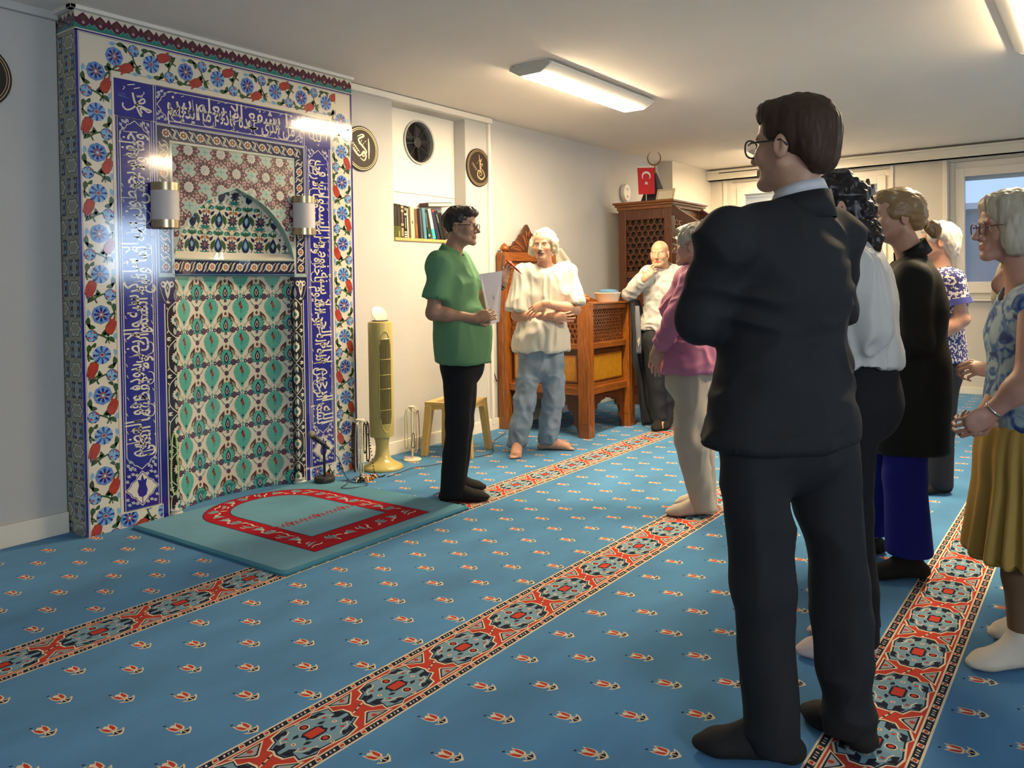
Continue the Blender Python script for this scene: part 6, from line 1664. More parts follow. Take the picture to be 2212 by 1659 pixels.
class Sdf:
    def __init__(self): self.ops = []

    def add(self, kind, fn, lo, hi, k): self.ops.append((kind, fn, np.asarray(lo, float), np.asarray(hi, float), k)); return self

    def cone(self, a, b, ra, rb, k=0.02, op='+', flat=None, fdir=None, caps=()):
        """tapered limb from a to b; flat<1 thins it along fdir"""
        a, b = np.asarray(a, float), np.asarray(b, float); ba = b - a; l2 = max(ba @ ba, 1e-9); R = max(ra, rb)
        fd = None if flat is None else nrm(fdir)

        def fn(X, Y, Z):
            px, py, pz = X - a[0], Y - a[1], Z - a[2]
            t = np.clip((px * ba[0] + py * ba[1] + pz * ba[2]) / l2, 0, 1)
            qx, qy, qz = px - ba[0] * t, py - ba[1] * t, pz - ba[2] * t
            if fd is None:
                d = np.sqrt(qx * qx + qy * qy + qz * qz) - (ra + (rb - ra) * t)
                for p_, n_ in caps: d = np.maximum(d, (X - p_[0]) * n_[0] + (Y - p_[1]) * n_[1] + (Z - p_[2]) * n_[2])
                return d
            h = qx * fd[0] + qy * fd[1] + qz * fd[2]; s = (1 / flat - 1) * h
            qx, qy, qz = qx + s * fd[0], qy + s * fd[1], qz + s * fd[2]
            return (np.sqrt(qx * qx + qy * qy + qz * qz) - (ra + (rb - ra) * t)) * (0.5 + 0.5 * min(flat, 1))
        return self.add(op, fn, np.minimum(a, b) - R * 1.05, np.maximum(a, b) + R * 1.05, k)

    def ell(self, c, r, F=None, k=0.02, op='+'):
        """ellipsoid, radii r along the columns of frame F"""
        c = np.asarray(c, float); r = np.asarray(r, float); F = np.eye(3) if F is None else F

        def fn(X, Y, Z):
            px, py, pz = X - c[0], Y - c[1], Z - c[2]; k0 = 0; k1 = 0
            for i in range(3):
                q = px * F[0, i] + py * F[1, i] + pz * F[2, i]; k0 = k0 + (q / r[i]) ** 2; k1 = k1 + (q / r[i] ** 2) ** 2
            k0 = np.sqrt(k0); return k0 * (k0 - 1) / np.maximum(np.sqrt(k1), 1e-6)
        m = float(r.max()); return self.add(op, fn, c - m, c + m, k)

    def plane(self, p, n, k=0.004):
        """keep the side the normal points away from"""
        p = np.asarray(p, float); n = nrm(n)
        return self.add('&', lambda X, Y, Z: (X - p[0]) * n[0] + (Y - p[1]) * n[1] + (Z - p[2]) * n[2], None if False else np.full(3, -1e9), np.full(3, 1e9), k)

    def mesh(self, h, fine=(), pad=0.012):
        lo = np.min([o[2] for o in self.ops if o[0] == '+'], 0) - pad; hi = np.max([o[3] for o in self.ops if o[0] == '+'], 0) + pad
        axs = []
        for i in range(3):
            x = lo[i]; A = [x]
            while x < hi[i]:
                st = h
                for (c, rad, hf) in fine:
                    if abs(x - c[i]) < rad: st = min(st, hf)
                x += st; A.append(x)
            axs.append(np.array(A))
        ax, ay, az = axs
        D = np.full((len(ax), len(ay), len(az)), 0.3, np.float32)
        for kind, fn, l, u, k in self.ops:
            m = 0.045 + k
            s = [slice(max(0, int(np.searchsorted(A, l[i] - m)) - 1), int(np.searchsorted(A, u[i] + m)) + 1) for i, A in enumerate(axs)]
            sub = D[s[0], s[1], s[2]]
            if sub.size == 0: continue
            X, Y, Z = ax[s[0]][:, None, None], ay[s[1]][None, :, None], az[s[2]][None, None, :]
            d = fn(X, Y, Z) + np.zeros(sub.shape)
            if kind == '+':
                q = np.clip(0.5 + 0.5 * (sub - d) / k, 0, 1); r = sub * (1 - q) + d * q - k * q * (1 - q)
            else:
                d = -d if kind == '-' else d
                q = np.clip(0.5 - 0.5 * (sub - d) / k, 0, 1); r = sub * (1 - q) + d * q + k * q * (1 - q)
            D[s[0], s[1], s[2]] = r
        D[0], D[-1], D[:, 0], D[:, -1], D[:, :, 0], D[:, :, -1] = 1, 1, 1, 1, 1, 1
        S = D < 0
        nx, ny, nz = [n - 1 for n in D.shape]
        c = np.zeros((nx, ny, nz), np.int8)
        for i in (0, 1):
            for j in (0, 1):
                for kk in (0, 1): c += S[i:nx + i, j:ny + j, kk:nz + kk]
        cell = np.argwhere((c > 0) & (c < 8)); idx = -np.ones((nx, ny, nz), np.int32); idx[tuple(cell.T)] = np.arange(len(cell))
        acc = np.zeros((len(cell), 3)); cnt = np.zeros(len(cell))
        I, J, K = cell.T
        G = lambda a, b, d: np.stack([ax[I + a], ay[J + b], az[K + d]], 1)
        corners = [(a, b, d) for a in (0, 1) for b in (0, 1) for d in (0, 1)]
        for p in corners:
            for i in range(3):
                if p[i] == 0:
                    q = list(p); q[i] = 1
                    d0 = D[I + p[0], J + p[1], K + p[2]]; d1 = D[I + q[0], J + q[1], K + q[2]]
                    m = (d0 < 0) != (d1 < 0); t = np.where(m, d0 / np.where(m, d0 - d1, 1), 0)
                    P = G(*p) + (G(*q) - G(*p)) * t[:, None]; acc += P * m[:, None]; cnt += m
        verts = acc / cnt[:, None]
        faces = []
        for a in range(3):
            b, d = (a + 1) % 3, (a + 2) % 3
            sl0 = [slice(1, n) for n in (nx, ny, nz)]; sl0[a] = slice(0, (nx, ny, nz)[a])
            s0 = S[sl0[0], sl0[1], sl0[2]]
            sl1 = list(sl0); sl1[a] = slice(1, (nx, ny, nz)[a] + 1); s1 = S[sl1[0], sl1[1], sl1[2]]
            e = np.argwhere(s0 != s1)
            if not len(e): continue
            o = np.array([1, 1, 1]); o[a] = 0; e2 = e + o
            eb = np.zeros(3, int); eb[b] = 1; ed = np.zeros(3, int); ed[d] = 1
            q = [idx[tuple((e2 - x).T)] for x in (eb + ed, ed, 0 * eb, eb)]
            F = np.stack(q, 1); flip = ~s0[tuple(e.T)]
            F[flip] = F[flip][:, ::-1]; faces.append(F)
        return verts, np.concatenate(faces)


def smooth_normals(v, f):
    n = np.cross(v[f[:, 2]] - v[f[:, 0]], v[f[:, 3]] - v[f[:, 1]]); N = np.zeros_like(v)
    for i in range(4): np.add.at(N, f[:, i], n)
    return N / (np.linalg.norm(N, axis=1)[:, None] + 1e-12)


def relax(v, f, it=1, w=0.5):
    for _ in range(it):
        A = np.zeros_like(v); C = np.zeros(len(v))
        for i in range(4):
            for j in (1, 3): np.add.at(A, f[:, i], v[f[:, (i + j) % 4]]); np.add.at(C, f[:, i], 1)
        v = v * (1 - w) + A / np.maximum(C, 1)[:, None] * w
    return v


def sdf_object(name, s, h, material, parent=None, fine=(), disp=None, rel=1, faces_mat=None):
    v, f = s.mesh(h, fine)
    if rel: v = relax(v, f, rel)
    if disp is not None: v = v + smooth_normals(v, f) * disp(v)[:, None]
    me = bpy.data.meshes.new(name)
    me.vertices.add(len(v)); me.vertices.foreach_set('co', v.astype(np.float32).ravel())
    me.loops.add(len(f) * 4); me.loops.foreach_set('vertex_index', f.astype(np.int32).ravel())
    me.polygons.add(len(f)); me.polygons.foreach_set('loop_start', np.arange(0, len(f) * 4, 4, dtype=np.int32)); me.polygons.foreach_set('loop_total', np.full(len(f), 4, np.int32))
    ms = material if isinstance(material, (list, tuple)) else [material]
    for q in ms: me.materials.append(q)
    if faces_mat is not None: me.polygons.foreach_set('material_index', faces_mat(v[f].mean(1)).astype(np.int32))
    me.update(calc_edges=True); me.validate()
    return link(name, me, parent, True, True)


def fold_noise(scale, amp, dirs=(1, 1, 1), ridge=True, seed=0.0):
    d = np.array(dirs, float) * scale

    def fn(v):
        q = v * d + seed; w = vnoise(q * 0.5 + 7.3)
        n = vnoise(q + w[:, None] * 0.8)
        return amp * ((1 - np.abs(n) * 2.2) if ridge else n)
    return fn


def addf(*fs): return lambda v: sum(g(v) for g in fs)


# ---- anatomy
class Person:
    """joints J (room coordinates) -> one continuous body plus clothes, hair and small things as children"""

    def __init__(self, depth, height_scale, J, head, face, look, skin, label):
        self.D, self.s, self.J, self.skin, self.label = depth, height_scale, {}, skin, label
        for k, q in J.items(): self.J[k] = at(q[0], q[1], depth + q[2])
        self.floor()
        self.hc = at(head[0], head[1], depth + head[2])
        self.f = nrm(look); up = V3(0, 0, 1); self.r = nrm(np.cross(self.f, up)); self.u = nrm(np.cross(self.r, self.f))
        self.bf = nrm(V3(face[0], face[1], 0)); self.br = nrm(np.cross(self.bf, up)); self.fine = []
        self.hs = height_scale

    def floor(self):
        for k in ('la', 'ra'):
            if k in self.J: self.J[k][2] = 0.075 * self.s
        for k in ('lt', 'rt'):
            if k in self.J: self.J[k][2] = 0.028 * self.s

    def H(self, x, y, z):       # head frame: right, forward, up
        return self.hc + (self.r * x + self.f * y + self.u * z) * self.hs

    def F(self): return np.stack([self.r, self.f, self.u], 1)

    def head(self, S, jaw=1.0, nose=1.0):
        s = self.hs; F = self.F(); H = self.H
        S.ell(H(0, -0.014, 0.032), V3(0.074, 0.093, 0.083) * s, F, 0.01)
        S.ell(H(0, 0.030, -0.030), V3(0.0635 * jaw, 0.064, 0.088) * s, F, 0.03 * s)
        S.ell(H(0, 0.045, 0.045), V3(0.058, 0.045, 0.045) * s, F, 0.02 * s)
        for q in (1, -1):
            S.cone(H(q * 0.058 * jaw, 0.0, -0.055), H(q * 0.018, 0.078, -0.098), 0.017 * s, 0.015 * s, 0.025 * s)
            S.ell(H(q * 0.043, 0.062, -0.026), V3(0.025, 0.022, 0.025) * s, F, 0.022 * s)
        S.ell(H(0, 0.086, -0.098), V3(0.022, 0.016, 0.016) * s, F, 0.018 * s)
        S.cone(H(-0.034, 0.082, 0.020), H(0.034, 0.082, 0.020), 0.011 * s, 0.011 * s, 0.012 * s)
        for q in (1, -1): S.ell(H(q * 0.031, 0.096, 0.001), V3(0.017, 0.014, 0.012) * s, F, 0.012 * s, '-')
        for q in (1, -1): S.ell(H(q * 0.031, 0.074, 0.000), V3(0.0145, 0.013, 0.0125) * s, F, 0.004 * s)
        S.cone(H(0, 0.088, 0.012), H(0, 0.113 + 0.006 * nose, -0.032), 0.0075 * s, 0.0115 * s * nose, 0.010 * s)
        for q in (1, -1): S.ell(H(q * 0.0125, 0.100, -0.038), V3(0.009, 0.011, 0.008) * s, F, 0.006 * s)
        for q in (1, -1): S.ell(H(q * 0.006, 0.108, -0.046), V3(0.004, 0.005, 0.004) * s, F, 0.003 * s, '-')
        S.ell(H(0, 0.088, -0.064), V3(0.024, 0.016, 0.016) * s, F, 0.012 * s)
        S.cone(H(-0.020, 0.092, -0.063), H(0.020, 0.092, -0.063), 0.0055 * s, 0.0055 * s, 0.006 * s); S.cone(H(-0.017, 0.093, -0.073), H(0.017, 0.093, -0.073), 0.0062 * s, 0.0062 * s, 0.005 * s)
        S.cone(H(-0.022, 0.102, -0.068), H(0.022, 0.102, -0.068), 0.0022 * s, 0.0022 * s, 0.003 * s, '-')
        for q in (1, -1):
            Fe = np.stack([nrm(self.r * q + self.f * -0.35), nrm(self.f + self.r * q * 0.35), self.u], 1)
            S.ell(H(q * 0.078, -0.010, -0.012), V3(0.009, 0.019, 0.032) * s, Fe, 0.006 * s); S.ell(H(q * 0.087, -0.006, -0.010), V3(0.006, 0.010, 0.019) * s, Fe, 0.005 * s, '-')
        nb = self.J['nb']
        S.cone(H(0, -0.016, -0.062), nb + V3(0, 0, 0.0), 0.050 * s, 0.060 * s, 0.030 * s)
        self.fine.append((self.H(0, 0.02, -0.01), 0.125 * s, 0.0042))

    def hand(self, S, w, d, n, curl=(0.5, 0.6, 0.7, 0.8), thumb=0.5, side=1, sc=1.0, spread=0.08, off=0.0):
        """w wrist, d direction to the knuckles, n palm normal (palm looks along n); side=+1 puts the thumb along d x n"""
        s = self.s * sc * 0.97; d = nrm(d); n = nrm(n - d * (n @ d)); a = np.cross(d, n) * side
        P = lambda x, y, z: w + (a * x + d * y + n * z) * s
        S.cone(P(0, -0.02, 0), P(0, 0.03, 0), 0.026 * s, 0.030 * s, 0.015, flat=0.72, fdir=n)
        Fm = np.stack([a, d, n], 1)
        S.ell(P(0.0, 0.052, 0.0), V3(0.041, 0.048, 0.017) * s, Fm, 0.012); S.ell(P(0.026, 0.036, 0.010), V3(0.017, 0.030, 0.014) * s, Fm, 0.010)
        L = ((0.030, 0.094, 0.044, 0.026, 0.021), (0.010, 0.099, 0.048, 0.030, 0.023), (-0.011, 0.095, 0.045, 0.028, 0.022), (-0.030, 0.086, 0.036, 0.021, 0.019))
        for i, (x, y, l1, l2, l3) in enumerate(L):
            c = curl[i]; p = P(x * 0.98, y - 0.008, 0.0); ang = 0.0; R = 0.0088 - 0.0006 * i; dx = (1.5 - i) * spread
            for j, l in enumerate((l1, l2, l3)):
                ang += c * (0.75, 1.05, 0.8)[j]
                q = p + (d * math.cos(ang) + n * math.sin(ang) + a * dx * math.cos(ang)) * l * s
                S.cone(p, q, R * s, (R - 0.0009) * s, 0.0035 if j else 0.006); p = q; R -= 0.0007
        p = P(0.036, 0.022, 0.008); q = P(0.062, 0.052, 0.016 + 0.012 * thumb); r_ = P(0.066 - 0.016 * thumb, 0.084, 0.022 + 0.020 * thumb)
        S.cone(p, q, 0.0125 * s, 0.0105 * s, 0.010); S.cone(q, r_, 0.0102 * s, 0.0082 * s, 0.004)
        self.fine.append((P(0.01, 0.075, 0.01), 0.095 * s, 0.0042))

    def foot(self, S, ank, toe, r=1.0, bare=False):
        s = self.s; d = nrm((toe - ank) * V3(1, 1, 0)); L = np.linalg.norm(((toe - ank) * V3(1, 1, 0))); a = np.cross(V3(0, 0, 1), d)
        heel = ank * V3(1, 1, 0) - d * 0.045 * s + V3(0, 0, 0.034 * s)
        ball = ank * V3(1, 1, 0) + d * (L - 0.055 * s) + V3(0, 0, 0.030 * s)
        S.cone(ank, heel, 0.040 * s * r, 0.033 * s * r, 0.03)
        S.cone(heel, ball, 0.034 * s * r, 0.042 * s * r, 0.02, flat=0.68, fdir=V3(0, 0, 1)); S.cone(ank + d * 0.015, ball, 0.042 * s * r, 0.026 * s * r, 0.03)
        if bare:
            for i in range(5):
                o = (i - 2) * 0.0155 * s; l = (0.058, 0.060, 0.054, 0.048, 0.040)[i] * s; rr = (0.0125, 0.0095, 0.009, 0.0085, 0.0085)[i] * s
                S.cone(ball + a * o + V3(0, 0, -0.012 * s), ball + a * o * 1.15 + d * l + V3(0, 0, -0.020 * s), rr, rr * 0.9, 0.006)
        else: S.cone(ball, ball + d * 0.042 * s + V3(0, 0, -0.006 * s), 0.040 * s * r, 0.026 * s * r, 0.02, flat=0.60, fdir=V3(0, 0, 1))
        S.plane(V3(0, 0, 0.002), V3(0, 0, -1), 0.006)

    def torso(self, S, g=0.0, belly=0.0, wd=1.0, dp=1.0, k=0.06, top=True, bust=0.0, low=True):
        """trunk built on pelvis, waist, chest and shoulder joints, grown by g"""
        J, s = self.J, self.s; bf = self.bf
        pel = (J['lh'] + J['rh']) / 2; sh = (J['ls'] + J['rs']) / 2; ax = sh - pel
        fl_ = lambda w, d: dict(flat=d / w, fdir=bf)
        wh, dh = (0.158 * wd * s + g), (0.118 * dp * s + g); ww, dw = (0.142 * wd * s + g), (0.106 * dp * s + g); wc, dc = (0.162 * wd * s + g), (0.118 * dp * s + g)
        waist = pel + ax * 0.38; chest = pel + ax * 0.74
        if low: S.cone(pel + V3(0, 0, -0.03) * s, pel + ax * 0.12, wh, wh * 0.98, k, **fl_(wh, dh))
        S.cone(pel + ax * 0.10, waist, wh * 0.97, ww, k, **fl_(wh, dh)); S.cone(waist, chest, ww, wc, k, **fl_(ww, dw))
        S.cone(chest, pel + ax * 0.90, wc, wc * 0.86, k, **fl_(wc, dc))
        if belly: S.ell(pel + ax * 0.28 + bf * 0.055 * s, V3(0.125 * wd, 0.085 + belly, 0.15) * s + g, np.stack([self.br, bf, V3(0, 0, 1)], 1), 0.07)
        if bust:
            for q in (1, -1): S.ell(pel + ax * 0.70 + bf * (0.085 * dp + 0.01) * s + self.br * q * 0.075 * s, V3(0.062, 0.045 + bust, 0.062) * s + g, np.stack([self.br, bf, V3(0, 0, 1)], 1), 0.05)
        if top:
            for q in ('ls', 'rs'):
                S.cone(pel + ax * 0.93, J[q] + (pel + ax - J[q]) * 0.10, 0.066 * s + g, 0.048 * s + g, 0.05); S.cone(J['nb'] + V3(0, 0, -0.050 * s), J[q] + (J['nb'] - J[q]) * 0.12 - V3(0, 0, 0.002), 0.046 * s + g * 0.5, 0.042 * s + g * 0.8, 0.04)

    def arm(self, S, side, g=0.0, r=1.0, upto=1.0, k=0.03, fore=True, gf=None):
        J, s = self.J, self.s; sh, el, wr = J[side + 's'], J[side + 'e'], J[side + 'w']
        e2 = sh + (el - sh) * upto
        S.cone(sh, e2, 0.049 * s * r + g, (0.049 + (0.041 - 0.049) * upto) * s * r + g, k)
        if fore:
            gf = g if gf is None else gf
            m = el + (wr - el) * 0.3
            S.cone(el, m, 0.0405 * s * r + g, 0.040 * s * r + gf, k); S.cone(m, wr, 0.041 * s * r + gf, 0.027 * s * r + gf, k)

    def leg(self, S, side, g=0.0, r=1.0, gl=None, k=0.035, calf=True):
        J, s = self.J, self.s; h, kn, a = J[side + 'h'], J[side + 'k'], J[side + 'a']; gl = g if gl is None else gl
        S.cone(h, kn, 0.088 * s * r + g, 0.058 * s * r + (g + gl) / 2, k)
        m = kn + (a - kn) * 0.30
        S.cone(kn, m, 0.056 * s * r + (g + gl) / 2, 0.055 * s * r + gl, k); S.cone(m, a, 0.055 * s * r + gl, 0.036 * s * r + gl, k)

    def body(self, arms=('l', 'r'), hands=(), bare_feet=False, head_kw=None, belly=0.0, wd=1.0, bust=0.0, skip_feet=(), arm_r=1.0, extra=None):
        S = Sdf(); self.fine = []
        self.torso(S, -0.016, belly * 0.8, wd * 0.97, 0.97)
        for q in arms: self.arm(S, q, 0.0, arm_r)
        for q in ('l', 'r'):
            self.leg(S, q, -0.018, gl=-0.004)
        self.head(S, **(head_kw or {}))
        for kw in hands: self.hand(S, **kw)
        for q in ('l', 'r'):
            if q + 't' in self.J and q not in skip_feet: self.foot(S, self.J[q + 'a'], self.J[q + 't'], 1.0, bare_feet)
        if extra: extra(S)
        lips = mat(self.skin.name + '_lip', tuple(c * m for c, m in zip(self.skin.node_tree.nodes['Principled BSDF'].inputs['Base Color'].default_value[:3], (0.85, 0.55, 0.55))), 0.45)
        lc = self.H(0, 0.094, -0.068); Fh = self.F(); hs = self.hs

        def fm(c):
            q = (c - lc) @ Fh / hs
            return ((np.abs(q[:, 0]) < 0.021 - np.abs(q[:, 2]) * 0.7) & (np.abs(q[:, 2]) < 0.011) & (q[:, 1] > -0.012)).astype(int)
        o = sdf_object('person', S, 0.0085, [self.skin, lips], None, self.fine, rel=1, faces_mat=fm)
        self.o = tag(o, self.label, 'person', 'people standing in the prayer room')
        return o

    def eyes(self, iris=(0.06, 0.035, 0.02), brow=(0.05, 0.035, 0.025), brows=True):
        s = self.hs; w = mat('eye_white', (0.70, 0.67, 0.62), 0.2); im = mat('iris_%d' % int(iris[0] * 1000), iris, 0.15)
        for q in (1, -1):
            mb = MB(); c = self.H(q * 0.031, 0.0775, 0.0005); mb.ball(tuple(c), 0.0105 * s, w, 12, 8); mb.ball(tuple(c + self.f * 0.0065 * s), 0.0052 * s, im, 8, 6)
            mb.build('eye', self.o, smooth=True, world=True)
        if brows:
            bm_ = mat('brow_%d' % int(brow[0] * 1000), brow, 0.8)
            for q in (1, -1):
                MB().tube([tuple(self.H(q * (0.014 + 0.011 * i), 0.0905 - 0.0026 * i * i * 0.55, 0.019 + 0.0035 * math.sin(i * 0.9))) for i in range(4)], [0.0035 * s, 0.0042 * s, 0.0038 * s, 0.002 * s], bm_, 6).build('eyebrow', self.o, smooth=True, world=True)

    def glasses(self, m_, rim=0.0016, w=0.026, h=0.020, half=False):
        s = self.hs; g = mat('spectacle_lens', (0.8, 0.8, 0.8), 0.05); g.node_tree.nodes['Principled BSDF'].inputs['Alpha'].default_value = 0.12
        fr = MB()
        for q in (1, -1):
            n_ = 20
            ring = [tuple(self.H(q * 0.033 + w * (abs(math.cos(t)) ** 0.8) * (1 if math.cos(t) > 0 else -1), 0.108 - 0.10 * (abs(0.033 + w * math.cos(t)) ** 2) * 3.0, -0.004 + h * (abs(math.sin(t)) ** 0.8) * (1 if math.sin(t) > 0 else -1))) for t in [2 * math.pi * k / n_ for k in range(n_ + 1)]]
            fr.tube(ring, rim * s, m_, 6, False)
            fr.tube([tuple(self.H(q * 0.060, 0.098, 0.004)), tuple(self.H(q * 0.074, 0.080, 0.006)), tuple(self.H(q * 0.080, 0.03, 0.004)), tuple(self.H(q * 0.082, -0.012, 0.004)), tuple(self.H(q * 0.079, -0.030, -0.012))], rim * s * 1.1, m_, 6)
            ln = MB(); ln.raw(ring[:-1], [tuple(range(n_))], g)
        fr.tube([tuple(self.H(-0.009, 0.108, 0.002)), tuple(self.H(0, 0.112, 0.004)), tuple(self.H(0.009, 0.108, 0.002))], rim * s, m_, 6)
        return fr.build('spectacles', self.o, smooth=True, world=True)

    def hair(self, m_, parts, cuts=(), h=0.0045, strand=0.003, sdir=(40, 40, 9), rel=1, name='hair'):
        """parts: (centre xyz, radii) in the head frame; cuts: (point, normal) planes or ('e', centre, radii) hollows"""
        S = Sdf(); s = self.hs; F = self.F()
        for q in parts:
            if len(q) == 2: S.ell(self.H(*q[0]), V3(*q[1]) * s, F, 0.02 * s)
            else: S.cone(self.H(*q[0]), self.H(*q[1]), q[2] * s, q[3] * s, 0.02 * s)
        for q in cuts:
            if q[0] == 'e': S.ell(self.H(*q[1]), V3(*q[2]) * s, F, 0.012 * s, '-')
            else: S.plane(self.H(*q[0]), F @ V3(*q[1]), 0.012 * s)
        Fi = F

        def dsp(v):
            q = (v - self.hc) @ Fi
            return strand * (vnoise(q * V3(*sdir) * 2 + 3.1) + 0.6 * vnoise(q * V3(*sdir) * 5 + 9.7))
        return sdf_object(name, S, h, m_, self.o, rel=rel, disp=dsp)

    def cloth(self, name, build, m_, h=0.0085, disp=None, rel=2, fine=()):
        S = Sdf(); build(S)
        return sdf_object(name, S, h, m_, self.o, fine, disp, rel)

# ---------------------------------------------------------------- the people
R3, F3, UP = nrm(CR * V3(1, 1, 0)), nrm(CF * V3(1, 1, 0)), V3(0, 0, 1)
def dv(r, f, u=0.0): return R3 * r + F3 * f + UP * u
def skin_mat(name, c): return mat(name, c, 0.5, bump=0.08, bscale=350, var=0.06, vscale=40, sub=0.06)


def cloth_mat(name, c, rough=0.85, bs=700, **k): return mat(name, c, rough, bump=0.25, bscale=bs, spec=0.25, **k)


def trousers(p, S, g=0.016, kr=0.078, hr=0.078, hem=0.02, waist=0.44, seat=0.0, sides=('l', 'r'), flat=None):
    J, s = p.J, p.s; pel = (J['lh'] + J['rh']) / 2; sh = (J['ls'] + J['rs']) / 2; ax = sh - pel
    wh, dh = 0.160 * s + g, 0.122 * s + g + seat
    S.cone(pel + V3(0, 0, -0.02), pel + ax * waist, wh, wh * 0.93, 0.05, flat=dh / wh, fdir=p.bf)
    if seat: S.ell(pel - p.bf * 0.06 * s - V3(0, 0, 0.03), V3(0.135, 0.085, 0.12) * s, np.stack([p.br, p.bf, UP], 1), 0.06)
    for q in sides:
        h, k_, a = J[q + 'h'], J[q + 'k'], J[q + 'a']
        end = a + nrm(a - k_) * 0.06 * s; end[2] = min(end[2], hem)
        S.cone(h, k_, 0.088 * s + g, kr * s, 0.030)
        S.cone(k_, end, kr * s, hr * s, 0.03, caps=[(V3(0, 0, hem), V3(0, 0, -1.0))])


def top_wear(p, S, g=0.016, hem=0.80, sleeve=0.62, sg=0.018, belly=0.0, wd=1.0, dp=1.0, flare=0.02, long_=False, cuff=0.020, bust=0.0, neck=0.060, arms=('l', 'r'), cuffcut=0.98, armr=1.0):
    J, s = p.J, p.s; pel = (J['lh'] + J['rh']) / 2
    p.torso(S, g, belly, wd, dp, bust=bust)
    wh, dh = 0.160 * wd * s + g + flare, 0.120 * dp * s + g + flare
    S.cone(pel + UP * 0.10 * s, V3(pel[0], pel[1], hem - 0.10), wh * 0.98, wh * 1.02, 0.06, flat=dh / wh, fdir=p.bf)
    for q in arms:
        sh, el, wr = J[q + 's'], J[q + 'e'], J[q + 'w']
        if long_:
            c = el + (wr - el) * cuffcut; d = nrm(wr - el)
            S.cone(sh, el, (0.049 * armr) * s + sg, 0.042 * armr * s + sg, 0.035); S.cone(el, wr + d * 0.03, 0.042 * armr * s + sg, 0.027 * s + cuff, 0.03, caps=[(c, d)])
        else:
            c = sh + (el - sh) * sleeve; d = nrm(el - sh)
            S.cone(sh, sh + (el - sh) * (sleeve + 0.25), 0.050 * armr * s + sg, 0.050 * armr * s + sg * 1.5, 0.040, caps=[(c, d)])
    S.plane(V3(0, 0, hem), V3(0, 0, -1.0), 0.006)
    S.cone(J['nb'] - UP * 0.05 + p.bf * 0.012, J['nb'] + UP * 0.14 + p.bf * 0.03, neck * s, (neck + 0.012) * s, 0.012, '-')


def collar(p, m_, r=0.068, h=0.036, drop=0.03, open_=0.5, name='collar'):
    """folded collar band round the neck, open at the front"""
    nb = p.J['nb']; ax = nrm(p.H(0, -0.016, -0.06) - nb + UP * 0.05); s = p.s
    f = nrm(p.bf - ax * (p.bf @ ax)); r_ = np.cross(f, ax); n = 28; vs = []
    for k in range(n + 1):
        t = open_ + (2 * math.pi - 2 * open_) * k / n; d = f * math.cos(t) + r_ * math.sin(t); tilt = -0.020 * math.cos(t)
        for rr, hh in ((r * 0.98, -0.012), (r * 0.94, h), (r * 1.02, h + 0.003), (r * 1.22, h - drop - 0.012)):
            vs.append(tuple(nb + ax * (hh + tilt) * s + d * rr * s))
    fs = [(k * 4 + j, k * 4 + j + 1, k * 4 + j + 5, k * 4 + j + 4) for k in range(n) for j in range(3)]
    o = MB().raw(vs, fs, m_).build(name, p.o, smooth=True, world=True)
    md = o.modifiers.new('cloth', 'SOLIDIFY'); md.thickness = 0.003
    return o


def socks(p, m_, top=0.11, sides=('l', 'r'), name='sock'):
    for q in sides:
        S = Sdf(); a = p.J[q + 'a']; p.foot(S, a, p.J[q + 't'], 1.09)
        S.cone(a + V3(0, 0, -0.01), a + nrm(p.J[q + 'k'] - a) * top, 0.044 * p.s, 0.046 * p.s, 0.02, caps=[(a + nrm(p.J[q + 'k'] - a) * top * 0.95, nrm(p.J[q + 'k'] - a))])
        sdf_object(name, S, 0.007, m_, p.o, rel=1)


HAIR_SHORT = [((0, -0.016, 0.036), (0.083, 0.101, 0.091))]
def face_cut(y=0.105, z=-0.028, rx=0.092, ry=0.088, rz=0.090): return ('e', (0, y, z), (rx, ry, rz))
EARS = [('e', (q * 0.092, 0.004, -0.016), (0.028, 0.034, 0.040)) for q in (1, -1)]

# --- man in the green polo shirt
sk1 = skin_mat('skin_tan', (0.40, 0.225, 0.145))
p = Person(4.94, 1.0, dict(nb=(976, 549, 0), ls=(992, 568, .17), rs=(948, 570, -.17), le=(1042, 655, .2), lw=(1087, 610, .17), re=(936, 676, -.19), rw=(1026, 688, -.15),
           lh=(1003, 775, .085), rh=(992, 775, -.085), lk=(996, 915, .10), rk=(988, 918, -.08), la=(984, 1040, .17), ra=(978, 1060, -.07), lt=(1046, 1048, .19), rt=(1053, 1080, -.06)),
           (994, 489, 0), dv(.96, -.26)[:2], dv(.97, -.22, -.03), sk1, 'man in a green polo shirt holding papers and a red pen')
p.body(hands=[dict(w=p.J['rw'], d=dv(.92, .1, .22), n=dv(.1, .9, .1), curl=(.75, .85, .9, .95), thumb=.8, side=-1), dict(w=p.J['lw'], d=dv(.16, .1, .95), n=dv(.6, -.65, .1), curl=(.08, .85, .95, 1.0), thumb=.9, side=-1)], belly=0.035)
p.eyes(); P_polo = p
m_hblk = mat('hair_dark_brown', (0.022, 0.016, 0.012), 0.45)
p.hair(m_hblk, HAIR_SHORT + [((0, 0.05, 0.085), (0.070, 0.055, 0.038)), ((0, 0.075, 0.080), (0.05, 0.03, 0.026))], [face_cut(0.108, -0.030), *EARS, ((0, -0.06, -0.062), (0, 0.35, -1))], strand=0.006, sdir=(22, 22, 12))
p.glasses(mat('spectacle_dark_red', (0.05, 0.015, 0.012), 0.3), 0.0022, 0.027, 0.020)
c_polo = cloth_mat('polo_green', (0.13, 0.30, 0.155))
p.cloth('polo_shirt', lambda S: top_wear(p, S, 0.018, 0.835, 0.70, 0.017, belly=0.055, flare=0.018), c_polo, disp=addf(fold_noise(13, 0.0045, (1, 1, .6)), fold_noise(6, 0.007, seed=4)))
collar(p, c_polo, 0.070, 0.034, 0.03, 0.45)
